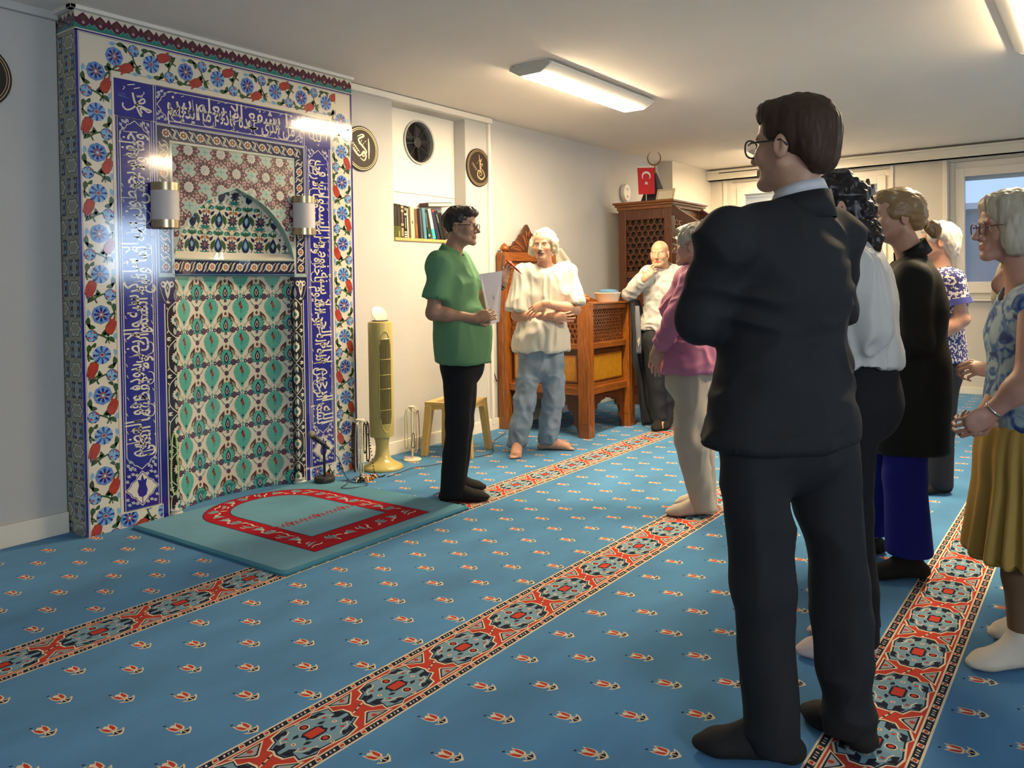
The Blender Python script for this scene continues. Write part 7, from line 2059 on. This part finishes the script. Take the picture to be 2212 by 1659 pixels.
c_blk = cloth_mat('trousers_black', (0.012, 0.012, 0.014))
p.cloth('trousers', lambda S: trousers(p, S, 0.010, 0.072, 0.073, 0.025), c_blk, disp=fold_noise(8, 0.006, (1, 1, .8), seed=2))
c_sockb = cloth_mat('sock_black', (0.018, 0.017, 0.016)); socks(p, c_sockb)
for k, z in enumerate((0.018, 0.034)):
    d = nrm(p.J['le'] - p.J['lw']); c = p.J['lw'] + d * z; a = nrm(np.cross(d, R3)); b_ = np.cross(d, a)
    MB().tube([tuple(c + (a * math.cos(t) + b_ * math.sin(t)) * 0.033) for t in [2 * math.pi * q / 16 for q in range(17)]], 0.0042, c_sockb, 6, False).build('bracelet', p.o, smooth=True, world=True)
m_paper = mat('paper_white', (0.66, 0.66, 0.72), 0.7)
q4 = [at(x, y, 4.94 + d) for x, y, d in ((1036, 592, -.04), (1085, 585, .02), (1079, 694, -.02), (1058, 704, -.08))]
nn = nrm(np.cross(q4[1] - q4[0], q4[3] - q4[0])); nn = nn if nn @ F3 < 0 else -nn
pp = MB(); pp.raw([tuple(q) for q in q4] + [tuple(q - nn * 0.006) for q in q4], [(0, 1, 2, 3), (7, 6, 5, 4), (0, 4, 5, 1), (1, 5, 6, 2), (2, 6, 7, 3), (3, 7, 4, 0)], m_paper)
g4 = [at(x, y, 4.94 + d) + nn * 0.004 for x, y, d in ((1063, 633, -.02), (1072, 631, -.01), (1071, 650, -.02), (1066, 645, -.03))]
pp.raw([tuple(q) for q in g4], [(0, 1, 2, 3)], mat('print_grey', (0.22, 0.23, 0.22), 0.7))
tag(pp.build('paper_sheets'), 'sheaf of white papers held upright by the man in the green polo shirt', 'papers')
a, b_ = at(1103, 570, 4.94 + .12), at(1127, 592, 4.94 + .09)
t = MB(); t.tube([tuple(a + (b_ - a) * q) for q in (-0.4, 0.0, 0.55, 0.95, 1.05)], [0.005, 0.006, 0.006, 0.002, 0.001], mat('pen_red', (0.60, 0.012, 0.02), 0.3), 10)
tag(t.build('pen', smooth=True), 'red pen in the raised hand of the man in green', 'pen')

# --- man in the white T-shirt and jeans
sk2 = skin_mat('skin_ruddy', (0.60, 0.32, 0.21))
p2 = Person(6.26, 1.0, dict(nb=(1177, 577, 0), rs=(1133, 594, .0), ls=(1226, 592, .02), re=(1117, 681, -.05), le=(1242, 668, -.05), rw=(1196, 684, -.19), lw=(1176, 656, -.26),
            lh=(1193, 770, .02), rh=(1144, 770, .0), lk=(1194, 865, .05), rk=(1134, 868, -.03), la=(1182, 957, .10), ra=(1117, 966, .0), lt=(1238, 968, .08), rt=(1114, 990, -.22)),
            (1174, 530, -.03), dv(-.15, -.98)[:2], dv(-.30, -.95, -.02), sk2, 'barefoot white haired man in a white T-shirt and jeans with crossed arms')
p = p2
p.body(hands=[dict(w=p.J['lw'], d=dv(-.80, .05, -.45), n=dv(-.2, .75, -.5), curl=(.35, .4, .45, .5), thumb=.4, side=1, spread=.12), dict(w=p.J['rw'], d=dv(.95, .1, -.05), n=dv(0, .9, .2), curl=(.3, .3, .35, .4), thumb=.4, side=-1)], bare_feet=True, belly=0.02)
p.eyes(brow=(0.4, 0.35, 0.28))
m_hwht = mat('hair_blond_white', (0.66, 0.58, 0.40), 0.5)
p.hair(m_hwht, [((0, -0.024, 0.040), (0.094, 0.104, 0.094)), ((0.088, -0.005, -0.005), (0.030, 0.05, 0.060)), ((-0.088, -0.005, -0.005), (0.030, 0.05, 0.060)), ((0.092, -0.02, -0.05), (0.026, 0.042, 0.028)), ((-0.092, -0.02, -0.045), (0.026, 0.042, 0.030)), ((0, -0.06, -0.03), (0.085, 0.06, 0.07))],
       [('e', (0.0, 0.125, -0.025), (0.078, 0.115, 0.105))], strand=0.012, sdir=(18, 18, 10))
mo = MB(); mo.tube([tuple(p.H(x, 0.106 - abs(x) * 0.25, -0.054 - abs(x) * 0.30)) for x in (-0.030, -0.02, -0.01, 0, 0.01, 0.02, 0.030)], [0.003, 0.006, 0.0075, 0.006, 0.0075, 0.006, 0.003], mat('moustache_grey', (0.16, 0.13, 0.10), 0.7), 8); mo.build('moustache', p.o, smooth=True, world=True)
c_tee = cloth_mat('tshirt_white', (0.70, 0.67, 0.58))
p.cloth('t_shirt', lambda S: top_wear(p, S, 0.020, 0.795, 0.90, 0.026, belly=0.03, flare=0.024, neck=0.058), c_tee, disp=addf(fold_noise(17, 0.012, (1.2, 1.2, .3)), fold_noise(6, 0.010, seed=2)))
collar(p, c_tee, 0.066, 0.012, 0.016, 0.05, 'neckband')
c_jean = cloth_mat('jeans_blue', (0.25, 0.32, 0.40), var=0.22, vscale=9)
p.cloth('jeans', lambda S: trousers(p, S, 0.006, 0.076, 0.068, 0.055), c_jean, disp=addf(fold_noise(16, 0.010, (1, 1, .9)), fold_noise(6, 0.008, seed=9)))

# --- bald man leaning on the chair
sk3 = skin_mat('skin_warm', (0.58, 0.31, 0.19))
p = Person(7.25, 1.0, dict(nb=(1434, 583, .03), rs=(1400, 592, -.04), ls=(1474, 588, .10), re=(1358, 636, .08), rw=(1394, 600, -.12), le=(1492, 660, .16), lw=(1482, 722, .12),
           lh=(1440, 735, .08), rh=(1413, 735, -.03), lk=(1440, 830, .05), rk=(1417, 832, -.02), la=(1441, 903, .05), ra=(1424, 906, -.02), lt=(1434, 920, -.14), rt=(1416, 922, -.20)),
           (1425, 548, -.04), dv(-.35, -.93)[:2], dv(-.42, -.90, -.06), sk3, 'bald man in a pale grey shirt leaning on the wooden chair, hand at his mouth')
p.body(hands=[dict(w=p.J['rw'], d=dv(.62, .0, .74), n=dv(.5, .72, -.3), curl=(.30, .30, .65, .8), thumb=.5, side=1, spread=.1)])
p.eyes(brow=(0.10, 0.07, 0.05)); p.glasses(mat('spectacle_silver', (0.45, 0.42, 0.38), 0.3, 0.8), 0.0013, 0.025, 0.016)
m_hgrey = mat('hair_grey_stubble', (0.30, 0.25, 0.20), 0.8)
p.hair(m_hgrey, [((0, -0.020, 0.005), (0.0775, 0.092, 0.062))], [face_cut(0.09, -0.01, 0.09, 0.105, 0.12), *EARS, ((0, 0, 0.035), (0, 0.1, 1)), ((0, -0.06, -0.06), (0, 0.3, -1))], strand=0.001)
c_shirt = cloth_mat('shirt_pale_grey', (0.52, 0.51, 0.48))
p.cloth('shirt', lambda S: top_wear(p, S, 0.014, 0.88, long_=True, sg=0.014, cuff=0.012, flare=0.010, cuffcut=0.86), c_shirt, disp=addf(fold_noise(15, 0.010, (1, 1, 1.3)), fold_noise(6, 0.007, seed=3)))
collar(p, c_shirt, 0.068, 0.034, 0.03, 0.5)
c_navy = cloth_mat('trousers_charcoal', (0.022, 0.024, 0.030))
p.cloth('trousers', lambda S: trousers(p, S, 0.012, 0.074, 0.072, 0.03), c_navy, disp=fold_noise(8, 0.006, seed=5)); socks(p, c_sockb)

# --- woman in pink
sk4 = skin_mat('skin_fair', (0.52, 0.30, 0.21))
p = Person(4.56, 0.96, dict(nb=(1512, 578, 0), ls=(1500, 608, -.16), rs=(1500, 600, .17), le=(1460, 690, -.20), lw=(1421, 752, -.10), re=(1465, 690, .20), rw=(1425, 748, .12),
           lh=(1486, 805, -.08), rh=(1492, 805, .09), lk=(1494, 950, -.07), rk=(1508, 950, .09), la=(1516, 1080, -.05), ra=(1520, 1062, .13), lt=(1442, 1108, -.06), rt=(1462, 1084, .13)),
           (1498, 531, 0), dv(-.92, .38)[:2], dv(-.86, .48, .02), sk4, 'grey haired woman in a pink blouse and beige trousers')
p.body(hands=[dict(w=p.J['lw'], d=dv(-.22, .1, -.95), n=dv(.4, .7, 0), curl=(.3, .35, .4, .45), thumb=.3, side=1), dict(w=p.J['rw'], d=dv(-.2, .1, -.95), n=dv(.5, -.6, 0), curl=(.3, .35, .4, .45), thumb=.3, side=-1)], belly=0.04, bust=0.02)
p.eyes(brow=(0.2, 0.16, 0.12)); p.glasses(mat('spectacle_grey', (0.2, 0.18, 0.17), 0.3), 0.0016, 0.025, 0.018)
m_hgr = mat('hair_grey', (0.40, 0.36, 0.28), 0.5)
p.hair(m_hgr, [((0, -0.022, 0.038), (0.096, 0.112, 0.100)), ((0, -0.085, -0.01), (0.080, 0.045, 0.085)), ((0, 0.045, 0.085), (0.078, 0.055, 0.036)), ((0.078, 0.02, 0.035), (0.025, 0.05, 0.05)), ((-0.078, 0.02, 0.035), (0.025, 0.05, 0.05)), ((0, -0.07, -0.075), (0.060, 0.035, 0.045))],
       [face_cut(0.118, -0.040, 0.095, 0.085, 0.100), *EARS], strand=0.007, sdir=(24, 24, 8))
c_pink = cloth_mat('blouse_pink', (0.50, 0.18, 0.29), 0.7)
p.cloth('blouse', lambda S: top_wear(p, S, 0.014, 0.80, long_=True, sg=0.016, cuff=0.018, flare=0.022, belly=0.035, bust=0.02, cuffcut=0.9), c_pink, disp=addf(fold_noise(15, 0.010, (1, 1, .8)), fold_noise(6, 0.008, seed=1)))
collar(p, c_pink, 0.072, 0.030, 0.03, 0.5)
c_beig = cloth_mat('trousers_beige', (0.44, 0.385, 0.31))
p.cloth('trousers', lambda S: trousers(p, S, 0.012, 0.080, 0.072, 0.03), c_beig, disp=addf(fold_noise(14, 0.009, (1, 1, .6)), fold_noise(6, 0.007, seed=6)))
c_sockc = cloth_mat('sock_cream', (0.62, 0.53, 0.42)); socks(p, c_sockc)

# --- man in the dark suit
sk5 = skin_mat('skin_medium', (0.50, 0.27, 0.17))  # one even mid skin tone
p = Person(2.24, 1.06, dict(nb=(1726, 452, .02), ls=(1564, 522, -.10), rs=(1800, 508, .12), le=(1514, 688, -.04), lw=(1625, 705, .22), re=(1800, 660, .22), rw=(1690, 690, .36),
           lh=(1625, 930, -.05), rh=(1762, 925, .06), lk=(1650, 1270, -.06), rk=(1812, 1250, .06), la=(1666, 1580, -.05), ra=(1832, 1556, .03), lt=(1506, 1612, .00), rt=(1742, 1536, .17)),
           (1716, 312, .01), dv(-.50, .86)[:2], dv(-.63, .78, .02), sk5, 'tall man in a dark suit with spectacles seen from behind in the right foreground')
p.hs = 1.075
p.body(belly=0.0)
p.eyes(); p.glasses(mat('spectacle_black', (0.02, 0.018, 0.02), 0.3), 0.0024, 0.027, 0.023)
m_hbr = mat('hair_brown', (0.050, 0.026, 0.014), 0.55, spec=0.25)
p.hair(m_hbr, [((0, -0.018, 0.036), (0.085, 0.103, 0.094)), ((0, 0.045, 0.085), (0.072, 0.055, 0.040)), ((0, -0.075, -0.01), (0.070, 0.040, 0.075))], [face_cut(0.112, -0.030, 0.095, 0.092, 0.095), *EARS, ((0, -0.06, -0.085), (0, 0.45, -1)), ], h=0.005, strand=0.0030, sdir=(30, 30, 7))
c_suit = cloth_mat('suit_charcoal', (0.018, 0.018, 0.020), 0.75, 900)


def jacket(S):
    J, s = p.J, p.s; p.torso(S, 0.020, 0.0, 0.96, 1.0)
    pel = (J['lh'] + J['rh']) / 2; wh, dh = 0.190 * s, 0.150 * s
    S.cone(pel + UP * 0.12, V3(pel[0], pel[1], 0.80) - R3 * 0.022, wh * 0.90, wh * 1.24, 0.06, flat=dh / wh, fdir=p.bf)
    for q in ('l', 'r'):
        sh, el, wr = J[q + 's'], J[q + 'e'], J[q + 'w']
        S.cone(sh, el, 0.058 * s, 0.056 * s, 0.05); S.cone(el, wr, 0.057 * s, 0.044 * s, 0.03)
        S.cone(J['nb'] - UP * 0.05, sh + UP * 0.0, 0.056 * s, 0.056 * s, 0.04)
    S.plane(V3(0, 0, 0.862), V3(0, 0, -1.0), 0.006)
    S.cone(J['nb'] - UP * 0.02 + p.bf * 0.02, J['nb'] + UP * 0.15 + p.bf * 0.04, 0.066 * s, 0.080 * s, 0.012, '-')


jk = p.cloth('suit_jacket', jacket, c_suit, disp=addf(fold_noise(9, 0.009, (1, 1, 1.6)), fold_noise(4, 0.008, seed=8)))
collar(p, c_suit, 0.078, 0.030, 0.055, 0.9, 'jacket_collar')
collar(p, cloth_mat('shirt_collar_white', (0.62, 0.62, 0.64)), 0.060, 0.058, 0.012, 0.3, 'shirt_collar')
p.cloth('trousers', lambda S: trousers(p, S, 0.006, 0.072, 0.064, 0.030), c_suit, disp=addf(fold_noise(9, 0.008, (1, 1, .6)), fold_noise(4, 0.007, seed=2)))
socks(p, c_sockb)

# --- woman in the white blouse, mostly hidden behind the man in the suit
p = Person(2.82, 0.98, dict(nb=(1838, 530, 0), ls=(1842, 585, -.15), rs=(1832, 585, .17), le=(1866, 715, -.17), lw=(1790, 765, -.12), re=(1840, 720, .2), rw=(1780, 765, .15),
           lh=(1838, 850, -.08), rh=(1838, 850, .09), lk=(1826, 1110, -.06), rk=(1822, 1100, .10), la=(1842, 1372, -.03), ra=(1846, 1350, .12), lt=(1726, 1408, -.03), rt=(1752, 1372, .12)),
           (1800, 448, 0), dv(-.98, .15)[:2], dv(-.98, .15), sk5, 'woman with dark curls in a white blouse behind the man in the suit')
p.body(bust=0.02)
m_hcurl = mat('hair_black_curls', (0.012, 0.007, 0.006), 0.4)
p.hair(m_hcurl, [((0, -0.018, 0.034), (0.092, 0.108, 0.094)), ((0, -0.075, -0.035), (0.085, 0.062, 0.095)), ((0, -0.095, -0.105), (0.080, 0.060, 0.070)), ((0, -0.110, -0.150), (0.072, 0.052, 0.050))], [face_cut(0.125, -0.035, 0.09, 0.088, 0.11)], strand=0.014, sdir=(14, 14, 14))
c_bl = cloth_mat('blouse_white', (0.62, 0.60, 0.55), 0.6)
p.cloth('blouse', lambda S: top_wear(p, S, 0.016, 1.005, long_=True, sg=0.030, cuff=0.022, flare=0.012, bust=0.02), c_bl, disp=addf(fold_noise(13, 0.011, (1.2, 1.2, .3)), fold_noise(5, 0.008, seed=7)))
p.cloth('trousers', lambda S: trousers(p, S, 0.008, 0.088, 0.092, 0.045, seat=0.025), c_blk, disp=fold_noise(6, 0.007, (1, 1, .5), seed=3))
c_sockp = cloth_mat('sock_pale_pink', (0.60, 0.48, 0.45)); socks(p, c_sockp)

# --- woman in the black blazer
p = Person(3.60, 1.0, dict(nb=(1966, 548, 0), ls=(1972, 606, -.16), rs=(1964, 606, .17), le=(1978, 735, -.18), lw=(1915, 765, -.10), re=(1970, 735, .2), rw=(1905, 760, .14),
           lh=(1962, 845, -.08), rh=(1955, 845, .09), lk=(1955, 1030, -.08), rk=(1912, 1010, .14), la=(1966, 1203, -.09), ra=(1878, 1158, .24), lt=(1874, 1234, -.09), rt=(1800, 1178, .24)),
           (1936, 468, 0), dv(-.98, .18)[:2], dv(-.99, .12, .0), sk4, 'blond woman with a ponytail in a long black blazer and blue trousers')
p.body(bust=0.02); p.eyes(brow=(0.25, 0.17, 0.10))
m_hbl = mat('hair_dark_blond', (0.26, 0.165, 0.075), 0.42)
p.hair(m_hbl, [((0, -0.020, 0.038), (0.086, 0.107, 0.092)), ((0, 0.04, 0.085), (0.070, 0.055, 0.036)), ((0, -0.08, -0.005), (0.066, 0.050, 0.070)), ((0.07, 0.0, 0.015), (0.022, 0.05, 0.045)), ((-0.07, 0.0, 0.015), (0.022, 0.05, 0.045))], [face_cut(0.112, -0.038, 0.095, 0.095, 0.098), ('e', (0.09, 0.0, -0.045), (0.03, 0.05, 0.04)), ('e', (-0.09, 0.0, -0.045), (0.03, 0.05, 0.04)), ((0, -0.04, -0.062), (0, 0.1, -1))], strand=0.004, sdir=(26, 8, 26))
p.hair(m_hbl, [((0, -0.150, -0.050), (0.028, 0.034, 0.032)), ((0, -0.165, -0.070), (0.024, 0.026, 0.034))], strand=0.005, name='ponytail')
MB().tube([tuple(p.H(0.022 * math.cos(t), -0.126, -0.036 + 0.022 * math.sin(t))) for t in [2 * math.pi * k / 12 for k in range(13)]], 0.006, mat('hair_tie_gold', (0.55, 0.42, 0.22), 0.4), 6, False).build('hair_tie', p.o, smooth=True, world=True)
c_blz = cloth_mat('blazer_black', (0.010, 0.011, 0.009), 0.7)
p.cloth('blazer', lambda S: top_wear(p, S, 0.018, 0.545, long_=True, sg=0.018, cuff=0.020, flare=0.026, bust=0.015), c_blz, disp=addf(fold_noise(5, 0.006, (1, 1, .5)), fold_noise(2.5, 0.006, seed=3)))
collar(p, c_blz, 0.074, 0.030, 0.045, 0.8)
c_blue = cloth_mat('trousers_royal_blue', (0.012, 0.016, 0.22))
p.cloth('trousers', lambda S: trousers(p, S, 0.012, 0.082, 0.098, 0.105), c_blue, disp=fold_noise(5, 0.006, (1, 1, .4), seed=5))
socks(p, c_sockb, 0.012, name='slipper')

# --- woman in the blue and white print
p = Person(4.93, 0.96, dict(nb=(2034, 578, 0), ls=(2058, 606, -.14), rs=(2016, 602, .16), le=(2078, 690, -.17), lw=(2012, 738, -.15), re=(2000, 690, .22), rw=(1985, 740, .16),
           lh=(2038, 795, -.07), rh=(2020, 795, .09), lk=(2030, 920, -.06), rk=(2014, 920, .10), la=(2028, 1038, -.04), ra=(2012, 1026, .12), lt=(1985, 1060, -.06), rt=(1975, 1044, .10)),
           (2026, 522, 0), dv(-.85, .52)[:2], dv(-.92, .38), sk2, 'white haired woman in a blue and white printed blouse wearing a wristwatch')
p.body(hands=[dict(w=p.J['lw'], d=dv(-.35, .15, -.92), n=dv(.3, .8, 0), curl=(.2, .25, .3, .35), thumb=.3, side=1)], bust=0.02, belly=0.02)
p.eyes(brow=(0.4, 0.35, 0.3))
m_hw = mat('hair_white', (0.66, 0.60, 0.50), 0.5)
p.hair(m_hw, [((0, -0.022, 0.034), (0.096, 0.112, 0.098)), ((0, -0.075, -0.03), (0.085, 0.055, 0.085)), ((0, 0.045, 0.08), (0.075, 0.055, 0.04))], [face_cut(0.120, -0.035, 0.095, 0.088, 0.10), *EARS], strand=0.006, sdir=(20, 20, 8))
m_print = bpy.data.materials.new('blouse_print'); m_print.use_nodes = True
_nt = m_print.node_tree; _pb = _nt.nodes['Principled BSDF']; _pb.inputs['Roughness'].default_value = 0.8
_tc = _nt.nodes.new('ShaderNodeTexCoord'); _vo = _nt.nodes.new('ShaderNodeTexVoronoi'); _vo.inputs['Scale'].default_value = 95
_cr = _nt.nodes.new('ShaderNodeValToRGB'); _cr.color_ramp.interpolation = 'CONSTANT'; _cr.color_ramp.elements[0].color = (0.03, 0.03, 0.15, 1); _cr.color_ramp.elements[1].position = 0.56; _cr.color_ramp.elements[1].color = (0.66, 0.60, 0.56, 1)
_nt.links.new(_tc.outputs['Object'], _vo.inputs['Vector']); _nt.links.new(_vo.outputs['Color'], _cr.inputs['Fac']); _nt.links.new(_cr.outputs['Color'], _pb.inputs['Base Color'])
p.cloth('blouse', lambda S: top_wear(p, S, 0.014, 0.80, sleeve=0.62, sg=0.018, flare=0.020, bust=0.01), m_print, disp=fold_noise(6, 0.006, (1, 1, .5)))
c_vio = cloth_mat('blouse_edge_violet', (0.06, 0.07, 0.26))
d = nrm(p.J['le'] - p.J['ls']); c = p.J['ls'] + (p.J['le'] - p.J['ls']) * 0.60; a = nrm(np.cross(d, R3)); b_ = np.cross(d, a)
vs = []
for z, r_ in ((-0.030, 0.074), (0.006, 0.078)): vs += [tuple(c + d * z + (a * math.cos(t) + b_ * math.sin(t)) * r_) for t in [2 * math.pi * k / 28 for k in range(28)]]
MB().raw(vs, [(k, (k + 1) % 28, 28 + (k + 1) % 28, 28 + k) for k in range(28)], c_vio).build('sleeve_edge', p.o, smooth=True, world=True)
p.cloth('trousers', lambda S: trousers(p, S, 0.014, 0.080, 0.080, 0.04), c_navy, disp=fold_noise(6, 0.006, (1, 1, .5), seed=4)); socks(p, c_sockb)
d = nrm(p.J['lw'] - p.J['le']); c = p.J['lw'] - d * 0.02; a = nrm(np.cross(d, R3)); b_ = np.cross(d, a)
wt = MB(); wt.tube([tuple(c + (a * math.cos(t) + b_ * math.sin(t)) * 0.031) for t in [2 * math.pi * k / 16 for k in range(17)]], 0.006, mat('watch_strap_red', (0.25, 0.03, 0.05), 0.5), 6, False); wo = wt.build('watch_strap', p.o, smooth=True, world=True)
cc = c - F3 * 0.033 + R3 * 0.012
MB().tube([tuple(cc), tuple(cc - F3 * 0.009)], 0.019, m_chrome, 16).build('watch_case', p.o, smooth=True, sharp=40, world=True); MB().tube([tuple(cc - F3 * 0.009), tuple(cc - F3 * 0.010)], 0.015, m_black, 16).build('watch_dial', p.o, world=True)

# --- woman in the yellow skirt at the right edge
sk6 = skin_mat('skin_pinkish', (0.46, 0.235, 0.165))
p = Person(2.76, 0.97, dict(nb=(2214, 606, 0), ls=(2236, 662, -.15), rs=(2214, 655, .17), le=(2222, 822, -.20), lw=(2142, 890, -.13), re=(2180, 815, .16), rw=(2130, 892, -.03),
           lh=(2225, 925, -.08), rh=(2225, 925, .09), lk=(2212, 1180, -.07), rk=(2214, 1165, .10), la=(2208, 1402, -.07), ra=(2226, 1345, .16), lt=(2096, 1438, -.08), rt=(2144, 1372, .14)),
           (2182, 490, 0), dv(-.98, .15)[:2], dv(-.99, .10, -.03), sk6, 'grey haired woman in a blue flowered top and yellow skirt, hands clasped')
p.body(hands=[dict(w=p.J['lw'], d=dv(-.80, .12, -.55), n=dv(-.35, .85, -.2), curl=(.9, .95, 1.0, 1.0), thumb=.7, side=1, spread=.02), dict(w=p.J['rw'], d=dv(-.80, -.35, -.45), n=dv(-.2, -.5, .7), curl=(.9, .95, 1.0, 1.05), thumb=.7, side=-1, spread=.02)])
p.eyes(brow=(0.3, 0.25, 0.2)); p.glasses(mat('spectacle_brown', (0.12, 0.05, 0.03), 0.3), 0.0020, 0.023, 0.021)
m_hgy = mat('hair_grey_blond', (0.40, 0.35, 0.25), 0.5)
p.hair(m_hgy, [((0, -0.020, 0.036), (0.098, 0.115, 0.100)), ((0, -0.045, -0.05), (0.100, 0.095, 0.095)), ((0.075, 0.010, -0.035), (0.032, 0.062, 0.080)), ((-0.075, 0.010, -0.035), (0.032, 0.062, 0.080)), ((0, 0.035, 0.085), (0.078, 0.06, 0.036))], [('e', (0.0, 0.125, -0.045), (0.068, 0.098, 0.105)), ((0, 0, -0.105), (0, -0.1, -1))], strand=0.005, sdir=(26, 26, 6))
m_flow = bpy.data.materials.new('top_blue_flowers'); m_flow.use_nodes = True
_nt = m_flow.node_tree; _pb = _nt.nodes['Principled BSDF']; _pb.inputs['Roughness'].default_value = 0.8
_tc = _nt.nodes.new('ShaderNodeTexCoord'); _no = _nt.nodes.new('ShaderNodeTexNoise'); _no.inputs['Scale'].default_value = 13; _no.inputs['Detail'].default_value = 2; _no.inputs['Distortion'].default_value = 1.5
_cr = _nt.nodes.new('ShaderNodeValToRGB'); e = _cr.color_ramp.elements; e[0].color = (0.02, 0.05, 0.17, 1); e[0].position = 0.36; e[1].color = (0.36, 0.47, 0.50, 1); e[1].position = 0.62
q = e.new(0.46); q.color = (0.07, 0.16, 0.36, 1); q = e.new(0.52); q.color = (0.26, 0.38, 0.46, 1)
_nt.links.new(_tc.outputs['Object'], _no.inputs['Vector']); _nt.links.new(_no.outputs['Fac'], _cr.inputs['Fac']); _nt.links.new(_cr.outputs['Color'], _pb.inputs['Base Color'])
p.cloth('sleeveless_top', lambda S: top_wear(p, S, 0.010, 0.765, sleeve=0.0, sg=0.004, flare=0.008, dp=0.9, bust=0.0, arms=(), neck=0.066), m_flow, disp=fold_noise(6, 0.005, (1, 1, .5)))
c_yel = cloth_mat('skirt_mustard', (0.42, 0.27, 0.065), 0.8)


def skirt(S):
    J = p.J; pel = (J['lh'] + J['rh']) / 2; kn = (J['lk'] + J['rk']) / 2
    S.cone(pel + UP * 0.10, pel - UP * 0.08, 0.160, 0.180, 0.05, flat=0.84, fdir=p.bf); S.cone(pel - UP * 0.05, V3(kn[0], kn[1], 0.28), 0.176, 0.222, 0.05, flat=0.84, fdir=p.bf)
    S.plane(V3(0, 0, 0.345), V3(0, 0, -1.0), 0.005); S.plane(V3(0, 0, 0.80), V3(0, 0, 1.0), 0.005)


p.cloth('skirt', skirt, c_yel, disp=lambda v: np.clip((0.85 - v[:, 2]) * 2.2, 0, 1) * 0.013 * np.sin(np.arctan2(v[:, 1] - p.J['lh'][1], v[:, 0] - p.J['lh'][0]) * 13 + vnoise(v * 3) * 1.5))
c_tight = cloth_mat('tights_brown', (0.17, 0.10, 0.052), 0.6)


def tights(S):
    for q in ('l', 'r'):
        k_, a = p.J[q + 'k'], p.J[q + 'a']; m_ = k_ + (a - k_) * 0.3
        S.cone(k_, m_, 0.060, 0.060, 0.03); S.cone(m_, a + UP * 0.04, 0.060, 0.042, 0.03)


p.cloth('tights', tights, c_tight, h=0.007); socks(p, cloth_mat('sock_white', (0.68, 0.60, 0.48)), 0.09)
d = nrm(p.J['lw'] - p.J['le']); c = p.J['lw'] - d * 0.012; a = nrm(np.cross(d, R3)); b_ = np.cross(d, a)
MB().tube([tuple(c + (a * math.cos(t) + b_ * math.sin(t)) * 0.030) for t in [2 * math.pi * k / 16 for k in range(17)]], 0.0045, m_chrome, 6, False).build('bracelet', p.o, smooth=True, world=True)

# --- person behind her, of whom only a bent arm and a hand show
p = Person(3.35, 0.97, dict(nb=(2232, 560, .05), ls=(2216, 575, -.10), rs=(2240, 575, .22), le=(2170, 615, -.12), lw=(2232, 560, -.16), re=(2190, 760, .10), rw=(2140, 800, -.06),
           lh=(2236, 830, -.05), rh=(2240, 830, .10), lk=(2240, 1020, -.05), rk=(2244, 1015, .10), la=(2246, 1220, -.05), ra=(2250, 1200, .10), lt=(2200, 1240, -.05), rt=(2205, 1222, .10)),
           (2240, 478, .05), dv(-.95, .2)[:2], dv(-.98, .1), sk2, 'person in a cream top mostly hidden behind the woman in the yellow skirt')
p.body(hands=[dict(w=p.J['rw'], d=dv(-.65, -.1, .1), n=dv(-.1, .6, -.6), curl=(1.0, 1.05, 1.1, 1.1), thumb=.8, side=-1, spread=.02)])
p.hair(m_hgr, [((0, -0.020, 0.036), (0.092, 0.108, 0.096))], [face_cut(), *EARS])
c_crm = cloth_mat('top_cream', (0.58, 0.52, 0.42)); p.cloth('top', lambda S: top_wear(p, S, 0.016, 0.80, sleeve=0.35, sg=0.016, flare=0.012), c_crm, disp=fold_noise(6, 0.005))
p.cloth('trousers', lambda S: trousers(p, S, 0.012, 0.078, 0.078, 0.04), c_navy); socks(p, c_sockb)
